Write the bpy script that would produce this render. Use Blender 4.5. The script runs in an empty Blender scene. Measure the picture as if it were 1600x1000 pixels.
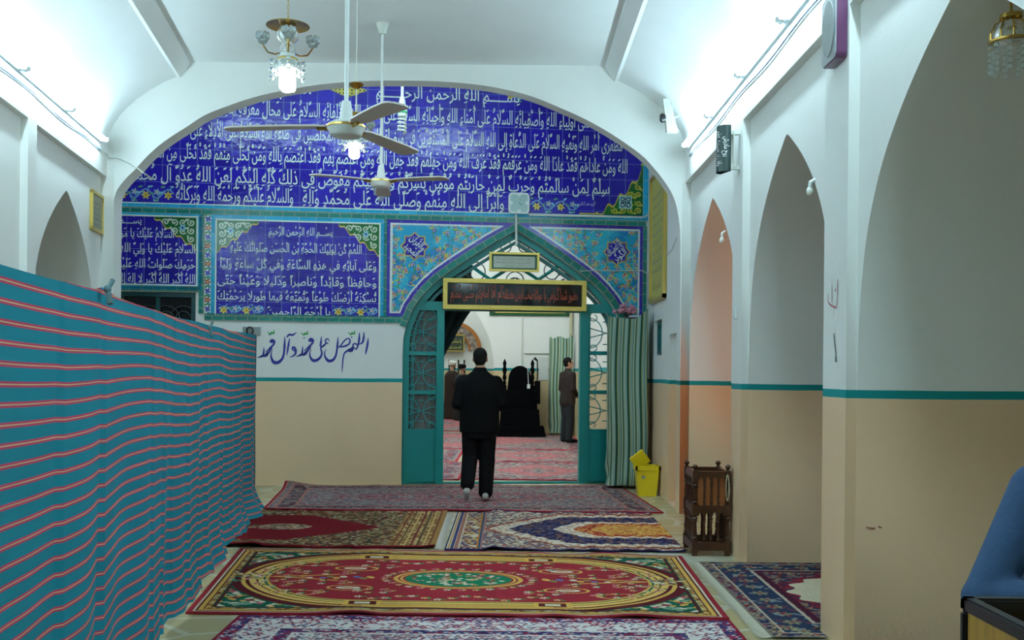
import bpy, bmesh, math, random
import numpy as np
from mathutils import Vector, Matrix
random.seed(7)
rng = np.random.default_rng(11)
SC = bpy.context.scene
C = SC.collection
PI = math.pi

# ------------------------------------------------------------------ camera, world, exposure
F, TH, HC = 1600.0, 0.010, 1.49
cam_d = bpy.data.cameras.new('camera')
cam = bpy.data.objects.new('camera', cam_d)
C.objects.link(cam)
cam_d.sensor_width = 36.0
cam_d.sensor_fit = 'HORIZONTAL'
cam_d.lens = 36.0
cam_d.shift_y = 0.05
cam_d.clip_end = 200
_c, _s = math.cos(TH), math.sin(TH)
cam.matrix_world = Matrix(((_c, -_s, 0, 0), (0, 0, -1, 0), (_s, _c, 0, HC), (0, 0, 0, 1)))
SC.camera = cam
SC.view_settings.view_transform = 'Standard'
SC.view_settings.look = 'None'
SC.view_settings.gamma = 1.0
SC.view_settings.use_curve_mapping = False
SC.view_settings.exposure = 0.42
SC.cycles.use_denoising = True
SC.cycles.max_bounces = 10
SC.cycles.diffuse_bounces = 6
SC.cycles.sample_clamp_indirect = 6.0
W = bpy.data.worlds.new('World')
SC.world = W
W.use_nodes = True
W.node_tree.nodes['Background'].inputs[0].default_value = (0.75, 0.88, 0.9, 1)
W.node_tree.nodes['Background'].inputs[1].default_value = 0.05
TUBE_E = 62.0      # strength of the cove tubes
FAR_E = 190.0       # tubes of the room beyond the door
BULB_E = 26.0


def px(u, v, Y):
    """the point of the photo's ray u,v at depth Y"""
    du, dv = u - 800.0, v - 580.0
    return Vector(((du + TH * dv) * Y / F, Y, HC + (-dv + TH * du) * Y / F))


# back wall frame: s along the wall, z up, n towards the viewer
SK = 0.12
BC, BS = 1 / math.sqrt(1 + SK * SK), SK / math.sqrt(1 + SK * SK)
BO = 13.47


def B(s, z, n=0.0):
    return Vector((s * BC + n * BS, BO + s * BS - n * BC, z))


def bw(u, v):
    du, dv = u - 800.0, v - 580.0
    x = (du + TH * dv) / F
    t = BO / (1 - SK * x)
    return (t * x / BC, HC + t * (-dv + TH * du) / F)


# ------------------------------------------------------------------ materials
def lin(c):
    return tuple(((x / 255) / 12.92 if x / 255 <= 0.04045 else ((x / 255 + 0.055) / 1.055) ** 2.4) for x in c[:3])


def lin4(c):
    return lin(c) + (1.0,)


class NT:
    def __init__(self, name):
        self.m = bpy.data.materials.new(name)
        self.m.use_nodes = True
        self.t = self.m.node_tree
        self.b = self.t.nodes['Principled BSDF']

    def n(self, typ, **kw):
        nd = self.t.nodes.new(typ)
        for k, v in kw.items():
            setattr(nd, k, v)
        return nd

    def l(self, a, b):
        self.t.links.new(a, b)

    def math(self, op, a, b=None, c=None):
        nd = self.n('ShaderNodeMath', operation=op)
        for i, x in enumerate((a, b, c)):
            if x is None:
                continue
            if isinstance(x, (int, float)):
                nd.inputs[i].default_value = x
            else:
                self.l(x, nd.inputs[i])
        return nd.outputs[0]

    def mix(self, f, a, b, mode='MIX'):
        nd = self.n('ShaderNodeMix', data_type='RGBA', blend_type=mode)
        for s, x in ((0, f), (6, a), (7, b)):
            if isinstance(x, (int, float)):
                nd.inputs[s].default_value = x
            elif isinstance(x, tuple):
                nd.inputs[s].default_value = x
            else:
                self.l(x, nd.inputs[s])
        return nd.outputs[2]

    def noise(self, scale, detail=3, vec=None):
        nd = self.n('ShaderNodeTexNoise')
        nd.inputs['Scale'].default_value = scale
        nd.inputs['Detail'].default_value = detail
        if vec is None:
            g = self.n('ShaderNodeNewGeometry')
            vec = g.outputs['Position']
        self.l(vec, nd.inputs['Vector'])
        return nd.outputs['Fac']

    def bump(self, h, strength, dist=0.01):
        nd = self.n('ShaderNodeBump')
        nd.inputs['Strength'].default_value = strength
        nd.inputs['Distance'].default_value = dist
        self.l(h, nd.inputs['Height'])
        self.l(nd.outputs[0], self.b.inputs['Normal'])


def mat(name, col, rough=0.6, metal=0.0, var=0.08, scale=6.0, bump=0.0, bscale=60.0, spec=None, trans=0.0, sheen=0.0):
    k = NT(name)
    a = lin4(col)
    if var > 0:
        lo = tuple(x * (1 - var) for x in a[:3]) + (1,)
        hi = tuple(min(1, x * (1 + var)) for x in a[:3]) + (1,)
        k.l(k.mix(k.noise(scale, 4), lo, hi), k.b.inputs['Base Color'])
    else:
        k.b.inputs['Base Color'].default_value = a
    k.b.inputs['Roughness'].default_value = rough
    k.b.inputs['Metallic'].default_value = metal
    if spec is not None:
        k.b.inputs['Specular IOR Level'].default_value = spec
    if trans:
        k.b.inputs['Transmission Weight'].default_value = trans
    if sheen:
        k.b.inputs['Sheen Weight'].default_value = sheen
    if bump:
        k.bump(k.noise(bscale, 4), bump)
    return k.m


def emit(name, col, strength):
    k = NT(name)
    k.b.inputs['Base Color'].default_value = lin4(col)
    k.b.inputs['Emission Color'].default_value = lin4(col)
    k.b.inputs['Emission Strength'].default_value = strength
    return k.m


def wall_mat(name, white, stripe, dado, z0, z1):
    k = NT(name)
    g = k.n('ShaderNodeNewGeometry')
    sx = k.n('ShaderNodeSeparateXYZ')
    k.l(g.outputs['Position'], sx.inputs[0])
    wob = k.math('MULTIPLY_ADD', k.noise(1.3, 2), 0.02, sx.outputs['Z'])
    z = k.math('SUBTRACT', wob, 0.01)
    n1, n2 = k.noise(1.1, 5), k.noise(9, 4)
    wcol = k.mix(n1, tuple(x * 0.93 for x in lin(white)) + (1,), lin4(white))
    wcol = k.mix(k.math('MULTIPLY', n2, 0.12), wcol, tuple(x * 0.7 for x in lin(white)) + (1,))
    dcol = k.mix(n1, tuple(x * 0.9 for x in lin(dado)) + (1,), lin4(dado))
    dcol = k.mix(k.math('MULTIPLY', n2, 0.14), dcol, tuple(x * 0.75 for x in lin(dado)) + (1,))
    up = k.math('GREATER_THAN', z, z0)
    st = k.math('LESS_THAN', z, z1)
    col = k.mix(up, dcol, k.mix(st, wcol, lin4(stripe)))
    k.l(col, k.b.inputs['Base Color'])
    # the painted dado has a slight gloss, the lime wash above none
    k.l(k.math('MULTIPLY_ADD', up, 0.35, 0.45), k.b.inputs['Roughness'])
    k.b.inputs['Specular IOR Level'].default_value = 0.3
    k.bump(k.noise(35, 5), 0.12, 0.01)
    return k.m


def tile_mat(name, col, grout, size, rough=0.12, var=0.25):
    k = NT(name)
    uv = k.n('ShaderNodeUVMap')
    sx = k.n('ShaderNodeSeparateXYZ')
    k.l(uv.outputs[0], sx.inputs[0])
    a = k.math('DIVIDE', sx.outputs[0], size)
    b = k.math('DIVIDE', sx.outputs[1], size)
    fa, fb = k.math('FRACT', a), k.math('FRACT', b)
    ga = k.math('LESS_THAN', fa, 0.022)
    gb = k.math('LESS_THAN', fb, 0.022)
    gr = k.math('MAXIMUM', ga, gb)
    cmb = k.n('ShaderNodeCombineXYZ')
    k.l(k.math('FLOOR', a), cmb.inputs[0])
    k.l(k.math('FLOOR', b), cmb.inputs[1])
    wn = k.n('ShaderNodeTexWhiteNoise', noise_dimensions='3D')
    k.l(cmb.outputs[0], wn.inputs['Vector'])
    c = lin(col)
    base = k.mix(wn.outputs['Value'], tuple(x * (1 - var) for x in c) + (1,), tuple(min(1, x * (1 + var)) for x in c) + (1,))
    base = k.mix(k.math('MULTIPLY', k.noise(14, 4), 0.35), base, tuple(min(1, x * 1.6 + 0.004) for x in c) + (1,))
    k.l(k.mix(gr, base, lin4(grout)), k.b.inputs['Base Color'])
    k.l(k.math('MULTIPLY_ADD', gr, 0.5, rough), k.b.inputs['Roughness'])
    k.b.inputs['Specular IOR Level'].default_value = 0.36
    # every tile is set at its own slight tilt and has an uneven glaze
    sc = k.n('ShaderNodeVectorMath', operation='SUBTRACT')
    k.l(wn.outputs['Color'], sc.inputs[0])
    sc.inputs[1].default_value = (0.5, 0.5, 0.5)
    dx = k.n('ShaderNodeSeparateXYZ')
    k.l(sc.outputs[0], dx.inputs[0])
    tilt = k.math('ADD', k.math('MULTIPLY', dx.outputs[0], fa), k.math('MULTIPLY', dx.outputs[1], fb))
    h = k.math('ADD', k.math('MULTIPLY', tilt, 0.9), k.math('MULTIPLY', k.noise(16, 3), 0.8))
    k.bump(h, 0.55, 0.012)
    return k.m


def brick_mat(name, col, grout, bwid, bhei, rough=0.18):
    k = NT(name)
    uv = k.n('ShaderNodeUVMap')
    br = k.n('ShaderNodeTexBrick')
    k.l(uv.outputs[0], br.inputs['Vector'])
    c = lin(col)
    br.inputs['Color1'].default_value = tuple(x * 0.8 for x in c) + (1,)
    br.inputs['Color2'].default_value = tuple(min(1, x * 1.2) for x in c) + (1,)
    br.inputs['Mortar'].default_value = lin4(grout)
    br.inputs['Scale'].default_value = 1.0
    br.inputs['Brick Width'].default_value = bwid
    br.inputs['Row Height'].default_value = bhei
    br.inputs['Mortar Size'].default_value = 0.004
    k.l(k.mix(k.math('MULTIPLY', k.noise(18, 4), 0.5), br.outputs['Color'], tuple(x * 0.55 for x in c) + (1,)), k.b.inputs['Base Color'])
    k.b.inputs['Roughness'].default_value = rough
    k.bump(br.outputs['Fac'], -0.3, 0.004)
    return k.m


def attr_mat(name, rough=0.9, bump=0.0, bscale=300, spec=0.2, var=0.0, sheen=0.0):
    """colour comes from the woven or glazed pattern computed below"""
    k = NT(name)
    a = k.n('ShaderNodeVertexColor', layer_name='pattern')
    if var:
        k.l(k.mix(k.math('MULTIPLY', k.noise(5, 4), var), a.outputs[0], (0.05, 0.045, 0.04, 1)), k.b.inputs['Base Color'])
    else:
        k.l(a.outputs[0], k.b.inputs['Base Color'])
    k.b.inputs['Roughness'].default_value = rough
    k.b.inputs['Specular IOR Level'].default_value = spec
    if sheen:
        k.b.inputs['Sheen Weight'].default_value = sheen
    if bump:
        k.bump(k.noise(bscale, 2), bump, 0.004)
    return k.m


def stripe_mat(name, period, bands, base, rough=0.85, axis=1, var=0.12):
    """bands: (start, end, colour) as fractions of a period along uv axis"""
    k = NT(name)
    uv = k.n('ShaderNodeUVMap')
    sx = k.n('ShaderNodeSeparateXYZ')
    k.l(uv.outputs[0], sx.inputs[0])
    f = k.math('FRACT', k.math('DIVIDE', sx.outputs[axis], period))
    col = lin4(base)
    for a, b, c in bands:
        m = k.math('MULTIPLY', k.math('GREATER_THAN', f, a), k.math('LESS_THAN', f, b))
        col = k.mix(m, col, lin4(c))
    col = k.mix(k.math('MULTIPLY', k.noise(3, 4), var * 2), col, (0.03, 0.05, 0.05, 1))
    k.l(col, k.b.inputs['Base Color'])
    k.b.inputs['Roughness'].default_value = rough
    k.b.inputs['Specular IOR Level'].default_value = 0.15
    k.bump(k.noise(220, 2), 0.1, 0.003)
    return k.m


def stone_floor_mat():
    k = NT('flagstone')
    g = k.n('ShaderNodeNewGeometry')
    v = k.n('ShaderNodeTexVoronoi', feature='DISTANCE_TO_EDGE')
    v2 = k.n('ShaderNodeTexVoronoi', feature='F1')
    for x in (v, v2):
        x.inputs['Scale'].default_value = 2.6
        k.l(g.outputs['Position'], x.inputs['Vector'])
    e = k.math('LESS_THAN', v.outputs['Distance'], 0.05)
    c = k.mix(v2.outputs['Color'], lin4((172, 152, 98)), lin4((150, 142, 104)))
    c = k.mix(k.math('MULTIPLY', k.noise(8, 5), 0.6), c, lin4((186, 172, 128)))
    k.l(k.mix(e, c, lin4((188, 186, 165))), k.b.inputs['Base Color'])
    k.b.inputs['Roughness'].default_value = 0.35
    k.bump(v.outputs['Distance'], 0.2, 0.01)
    return k.m


M = {}
M['wall'] = wall_mat('wall_paint', (236, 238, 234), (10, 138, 140), (238, 202, 164), 1.362, 1.408)
M['wallback'] = wall_mat('back_wall_paint', (232, 235, 232), (10, 138, 140), (232, 202, 164), 1.330, 1.378)
M['wallfar'] = wall_mat('far_wall_paint', (236, 238, 236), (20, 140, 145), (214, 192, 150), 1.50, 1.565)
M['ceil'] = mat('ceiling_plaster', (232, 236, 236), 0.85, var=0.05, scale=2, bump=0.1, bscale=25)
M['stone'] = stone_floor_mat()
M['blue'] = tile_mat('cobalt_tile', (32, 20, 142), (118, 132, 190), 0.213)
M['white'] = mat('white_glaze', (214, 226, 214), 0.3, var=0.1, scale=20)
M['turq'] = tile_mat('turquoise_tile', (28, 150, 190), (150, 195, 200), 0.213)
M['brick'] = brick_mat('teal_brick', (22, 122, 112), (168, 172, 150), 0.145, 0.06)
M['pborder'] = tile_mat('violet_tile', (48, 34, 150), (140, 140, 190), 0.213)
M['glaze'] = attr_mat('painted_glaze', 0.2, spec=0.5)
M['rug'] = attr_mat('wool_pile', 0.95, bump=0.5, bscale=260, spec=0.05)
M['teal'] = mat('teal_paint', (10, 128, 126), 0.4, var=0.1)
M['tealdark'] = mat('teal_iron', (24, 96, 98), 0.45, var=0.1)
M['iron'] = mat('wrought_iron', (30, 52, 56), 0.5, var=0.1)
M['whitemetal'] = mat('white_enamel', (226, 232, 230), 0.3, var=0.04)
M['offwhite'] = mat('aged_white_plastic', (205, 210, 200), 0.45, var=0.08)
M['fanblade'] = mat('fan_blade_grey', (206, 200, 196), 0.45, var=0.06)
M['brass'] = mat('brass', (196, 160, 84), 0.25, metal=1.0, var=0.12, scale=30)
M['gold'] = mat('gold_frame', (206, 180, 92), 0.35, metal=0.55, var=0.1, scale=20)
M['tube'] = emit('fluorescent_glow', (208, 243, 255), TUBE_E)
M['tubefar'] = emit('far_fluorescent_glow', (232, 250, 250), FAR_E)
M['bulb'] = emit('lamp_glow', (250, 255, 250), BULB_E)
M['bulbwarm'] = emit('warm_lamp_glow', (255, 150, 84), 150.0)
M['cflwhite'] = mat('cfl_glass', (226, 228, 218), 0.3, var=0.03)
M['green'] = mat('green_plastic', (20, 150, 90), 0.4)
M['black'] = mat('black_cloth', (16, 16, 19), 0.85, var=0.25, scale=14, spec=0.1)
M['velvet'] = mat('black_velvet', (9, 9, 12), 0.95, var=0.3, scale=8, spec=0.05)
M['blackplastic'] = mat('black_metal', (26, 28, 32), 0.3, var=0.1)
M['darkgreen'] = mat('dark_green_drape', (14, 34, 36), 0.9, var=0.25, scale=10)
M['wood'] = mat('dark_turned_wood', (66, 36, 18), 0.3, var=0.35, scale=18)
M['woodpanel'] = mat('brown_wood_panel', (142, 82, 36), 0.4, var=0.25, scale=14)
M['yellow'] = mat('yellow_plastic', (232, 205, 26), 0.4, var=0.05)
M['skin'] = mat('skin', (186, 136, 108), 0.55, var=0.06, scale=20)
M['hair'] = mat('black_hair', (13, 11, 10), 0.7, var=0.3, scale=60, spec=0.2)
M['sock'] = mat('grey_sock', (170, 168, 164), 0.9, var=0.1)
M['eye'] = mat('dark_eye', (22, 18, 16), 0.2, var=0)
M['glass'] = mat('clear_crystal', (240, 250, 250), 0.03, var=0, trans=0.85)
M['red'] = mat('red_glass', (200, 40, 40), 0.2, var=0.1)


# ------------------------------------------------------------------ mesh builder
class MB:
    def __init__(self):
        self.v, self.f, self.uv = [], [], {}

    def add(self, vs, fs):
        o = len(self.v)
        self.v += [tuple(p) for p in vs]
        self.f += [tuple(i + o for i in f) for f in fs]
        return self

    def quad(self, a, b, c, d, uv=None):
        o = len(self.v)
        self.v += [tuple(a), tuple(b), tuple(c), tuple(d)]
        if uv:
            self.uv[len(self.f)] = uv
        self.f.append((o, o + 1, o + 2, o + 3))
        return self

    def box(self, x0, y0, z0, x1, y1, z1):
        vs = [(x, y, z) for z in (z0, z1) for y in (y0, y1) for x in (x0, x1)]
        return self.add(vs, [(0, 2, 3, 1), (4, 5, 7, 6), (0, 1, 5, 4), (2, 6, 7, 3), (0, 4, 6, 2), (1, 3, 7, 5)])

    def bbox(self, x0, y0, z0, x1, y1, z1, r=0.01):
        """box with chamfered edges"""
        bm = bmesh.new()
        bmesh.ops.create_cube(bm, size=1)
        for v in bm.verts:
            v.co = Vector(((x0 + x1) / 2 + v.co.x * (x1 - x0), (y0 + y1) / 2 + v.co.y * (y1 - y0), (z0 + z1) / 2 + v.co.z * (z1 - z0)))
        bmesh.ops.bevel(bm, geom=bm.edges[:], offset=r, segments=2, affect='EDGES')
        bm.verts.index_update()
        self.add([v.co[:] for v in bm.verts], [[v.index for v in f.verts] for f in bm.faces])
        bm.free()
        return self

    def tube(self, pts, r, n=8, cap=True):
        pts = [Vector(p) for p in pts]
        rs = r if isinstance(r, (list, tuple)) else [r] * len(pts)
        vs, fs = [], []
        up = None
        for i, p in enumerate(pts):
            d = (pts[min(i + 1, len(pts) - 1)] - pts[max(i - 1, 0)])
            if d.length < 1e-9:
                d = Vector((0, 0, 1))
            d.normalize()
            if up is None:
                up = Vector((0, 0, 1)) if abs(d.z) < 0.9 else Vector((1, 0, 0))
            a = d.cross(up)
            if a.length < 1e-5:
                a = d.cross(Vector((0.3, 0.9, 0.2)))
            a.normalize()
            b = a.cross(d).normalized()
            up = b
            for k in range(n):
                t = 2 * PI * k / n
                vs.append(p + (a * math.cos(t) + b * math.sin(t)) * rs[i])
        for i in range(len(pts) - 1):
            for k in range(n):
                k2 = (k + 1) % n
                fs.append((i * n + k, i * n + k2, (i + 1) * n + k2, (i + 1) * n + k))
        if cap:
            fs.append(tuple(range(n - 1, -1, -1)))
            fs.append(tuple(range((len(pts) - 1) * n, len(pts) * n)))
        return self.add(vs, fs)

    def lathe(self, prof, c=(0, 0, 0), n=16, sx=1.0, sy=1.0):
        """prof: (r,z) list, about the vertical"""
        vs, fs = [], []
        for r, z in prof:
            for k in range(n):
                t = 2 * PI * k / n
                vs.append((c[0] + r * sx * math.cos(t), c[1] + r * sy * math.sin(t), c[2] + z))
        for i in range(len(prof) - 1):
            for k in range(n):
                k2 = (k + 1) % n
                fs.append((i * n + k, i * n + k2, (i + 1) * n + k2, (i + 1) * n + k))
        fs.append(tuple(range(n - 1, -1, -1)))
        fs.append(tuple(range((len(prof) - 1) * n, len(prof) * n)))
        return self.add(vs, fs)

    def ball(self, c, rx, ry=None, rz=None, n=12, m=8):
        ry = rx if ry is None else ry
        rz = rx if rz is None else rz
        pr = [(math.sin(PI * i / m), -math.cos(PI * i / m)) for i in range(m + 1)]
        vs, fs = [], []
        for r, z in pr:
            for k in range(n):
                t = 2 * PI * k / n
                vs.append((c[0] + max(r, 1e-4) * rx * math.cos(t), c[1] + max(r, 1e-4) * ry * math.sin(t), c[2] + z * rz))
        for i in range(m):
            for k in range(n):
                k2 = (k + 1) % n
                fs.append((i * n + k, i * n + k2, (i + 1) * n + k2, (i + 1) * n + k))
        fs.append(tuple(range(n - 1, -1, -1)))
        fs.append(tuple(range(m * n, m * n + n)))
        return self.add(vs, fs)

    def ribbon(self, pts):
        """flat brush stroke: (x, z, width) points -> quads in the xz plane"""
        P = [Vector((p[0], p[1])) for p in pts]
        # resample with Catmull-Rom
        out = []
        for i in range(len(P) - 1):
            p0, p1, p2, p3 = P[max(i - 1, 0)], P[i], P[i + 1], P[min(i + 2, len(P) - 1)]
            for j in range(5):
                t = j / 5
                q = 0.5 * ((2 * p1) + (p2 - p0) * t + (2 * p0 - 5 * p1 + 4 * p2 - p3) * t * t + (3 * p1 - p0 - 3 * p2 + p3) * t ** 3)
                out.append((q, pts[i][2] * (1 - t) + pts[i + 1][2] * t))
        out.append((P[-1], pts[-1][2]))
        vs, fs = [], []
        for i, (q, w) in enumerate(out):
            d = out[min(i + 1, len(out) - 1)][0] - out[max(i - 1, 0)][0]
            d = d.normalized() if d.length > 1e-9 else Vector((1, 0))
            nn = Vector((-d.y, d.x)) * (w / 2)
            vs += [(q.x + nn.x, 0, q.y + nn.y), (q.x - nn.x, 0, q.y - nn.y)]
            if i:
                k = 2 * i
                fs.append((k - 2, k - 1, k + 1, k))
        return self.add(vs, fs)

    def extrude_outline(self, pts, y0, y1):
        """closed outline in xz, extruded in y"""
        n = len(pts)
        vs = [(p[0], y0, p[1]) for p in pts] + [(p[0], y1, p[1]) for p in pts]
        fs = [tuple(range(n)), tuple(range(2 * n - 1, n - 1, -1))]
        fs += [(i, (i + 1) % n, n + (i + 1) % n, n + i) for i in range(n)]
        return self.add(vs, fs)

    def map(self, fn):
        self.v = [tuple(fn(*p)) for p in self.v]
        return self

    def bake_uv_xz(self):
        self.uvxz = True
        return self


def loc_of(o):
    p = Vector((0, 0, 0))
    while o is not None:
        p += o.location
        o = o.parent
    return p


def mesh_of(name, mb, off=Vector((0, 0, 0)), smooth=None):
    me = bpy.data.meshes.new(name)
    me.from_pydata([(v[0] - off.x, v[1] - off.y, v[2] - off.z) for v in mb.v], [], mb.f)
    if mb.uv:
        ul = me.uv_layers.new(name='UVMap')
        for p in me.polygons:
            q = mb.uv.get(p.index)
            if q:
                for li, uvc in zip(p.loop_indices, q):
                    ul.data[li].uv = uvc
    if smooth is not None:
        if not mb.uv:
            bm = bmesh.new()
            bm.from_mesh(me)
            bmesh.ops.remove_doubles(bm, verts=bm.verts, dist=0.0003)
            bm.to_mesh(me)
            bm.free()
        me.shade_smooth()
        me.set_sharp_from_angle(angle=math.radians(smooth))
    return me


def obj(name, mb, m, parent=None, loc=None, smooth=None):
    """link mb (world coordinates) as one object; its origin is loc or its parent's place"""
    me = mb if isinstance(mb, bpy.types.Mesh) else mesh_of(name, mb, Vector(loc) if loc else loc_of(parent), smooth)
    if m is not None and not me.materials:
        me.materials.append(m)
    o = bpy.data.objects.new(name, me)
    C.objects.link(o)
    if parent:
        o.parent = parent
    elif loc:
        o.location = loc
    return o


def tag(o, label, cat, group=None, kind=None):
    o['label'] = label
    o['category'] = cat
    if group:
        o['group'] = group
    if kind:
        o['kind'] = kind
    return o


def thing(name, label, cat, loc=(0, 0, 0), group=None):
    o = bpy.data.objects.new(name, None)
    o.empty_display_size = 0.1
    C.objects.link(o)
    o.location = loc
    return tag(o, label, cat, group)


def struct(name, mb, m, smooth=None, label=None):
    o = obj(name, mb, m, smooth=smooth)
    o['kind'] = 'structure'
    if label:
        o['label'] = label
    return o


def dup(root, loc, rotz=0.0, label=None):
    r = root.copy()
    C.objects.link(r)
    r.location = loc
    r.rotation_euler = (0, 0, rotz)
    if label:
        r['label'] = label
    for ch in list(root.children):
        c = ch.copy()
        C.objects.link(c)
        c.parent = r
        for g in list(ch.children):
            d = g.copy()
            C.objects.link(d)
            d.parent = c
    return r


# ------------------------------------------------------------------ Arabic shaping and lettering
_F4 = dict(zip('بتثجحخسشصضطظعغفقكلمنهيئ',
               (0xFE8F, 0xFE95, 0xFE99, 0xFE9D, 0xFEA1, 0xFEA5, 0xFEB1, 0xFEB5, 0xFEB9, 0xFEBD, 0xFEC1, 0xFEC5, 0xFEC9, 0xFECD,
                0xFED1, 0xFED5, 0xFED9, 0xFEDD, 0xFEE1, 0xFEE5, 0xFEE9, 0xFEF1, 0xFE89)))
_F2 = dict(zip('اأآإؤةدذرزوى', (0xFE8D, 0xFE83, 0xFE81, 0xFE87, 0xFE85, 0xFE93, 0xFEA9, 0xFEAB, 0xFEAD, 0xFEAF, 0xFEED, 0xFEEF)))
_LA = {'ا': 0xFEFB, 'أ': 0xFEF7, 'آ': 0xFEF5, 'إ': 0xFEF9}
_MARK = set('\u064b\u064c\u064d\u064e\u064f\u0650\u0651\u0652\u0670')


def shape_ar(s):
    cl = []
    for ch in s:
        if ch in _MARK and cl:
            cl[-1][1].append(ch)
        else:
            cl.append([ch, []])
    out = []
    i = 0
    n = len(cl)
    join_prev = False
    while i < n:
        ch, mk = cl[i]
        if ch == 'ل' and i + 1 < n and cl[i + 1][0] in _LA:
            out.append((chr(_LA[cl[i + 1][0]] + (1 if join_prev else 0)), mk))
            join_prev = False
            i += 2
            continue
        nxt = cl[i + 1][0] if i + 1 < n else ' '
        nj = nxt in _F4 or nxt in _F2 or nxt == 'ـ'
        if ch in _F4:
            base = _F4[ch]
            f = (3 if nj else 1) if join_prev else (2 if nj else 0)
            out.append((chr(base + f), mk))
            join_prev = nj
        elif ch in _F2:
            out.append((chr(_F2[ch] + (1 if join_prev else 0)), mk))
            join_prev = False
        elif ch == 'ـ':
            out.append((ch, mk))
            join_prev = True
        else:
            out.append((chr(0xFE80) if ch == 'ء' else ch, mk))
            join_prev = False
        i += 1
    return ''.join(''.join(m) + c for c, m in reversed(out))


_tc = bpy.data.curves.new('lettering', 'FONT')
_to = bpy.data.objects.new('lettering', _tc)


def text_mb(s, raw=False, bold=0.012, res=2):
    """outline of a line of writing, x from 0, y in x-z plane; font units"""
    if _to.name not in C.objects:
        C.objects.link(_to)
    _tc.body = s if raw else shape_ar(s)
    _tc.offset = bold
    _tc.resolution_u = res
    bpy.context.view_layer.update()
    dg = bpy.context.evaluated_depsgraph_get()
    ev = _to.evaluated_get(dg)
    me = ev.to_mesh()
    mb = MB()
    mb.add([(v.co.x, 0, v.co.y) for v in me.vertices], [tuple(p.vertices) for p in me.polygons])
    ev.to_mesh_clear()
    C.objects.unlink(_to)
    return mb


def put_line(dst, s, x0, x1, z, h, raw=False, bold=0.006, fn=None, rev=None):
    """fit one line of writing to x0..x1 with upright height h; fn places (x,z)"""
    t = text_mb(s, raw, bold)
    if not t.v:
        return
    a, b = min(v[0] for v in t.v), max(v[0] for v in t.v)
    k = (x1 - x0) / (b - a)
    kz = h / 0.71
    # tall uprights over low bodies, as in thuluth
    bend = lambda y: y * 0.80 if y < 0.30 else 0.24 + (y - 0.30) * 1.13 if y < 0.72 else 0.715 + (y - 0.72) * 0.8
    t.v = [(x0 + (v[0] - a) * k + 0.0, 0, z + bend(v[2]) * kz) for v in t.v]
    if fn:
        t.map(fn)
    dst.add(t.v, t.f)


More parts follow.
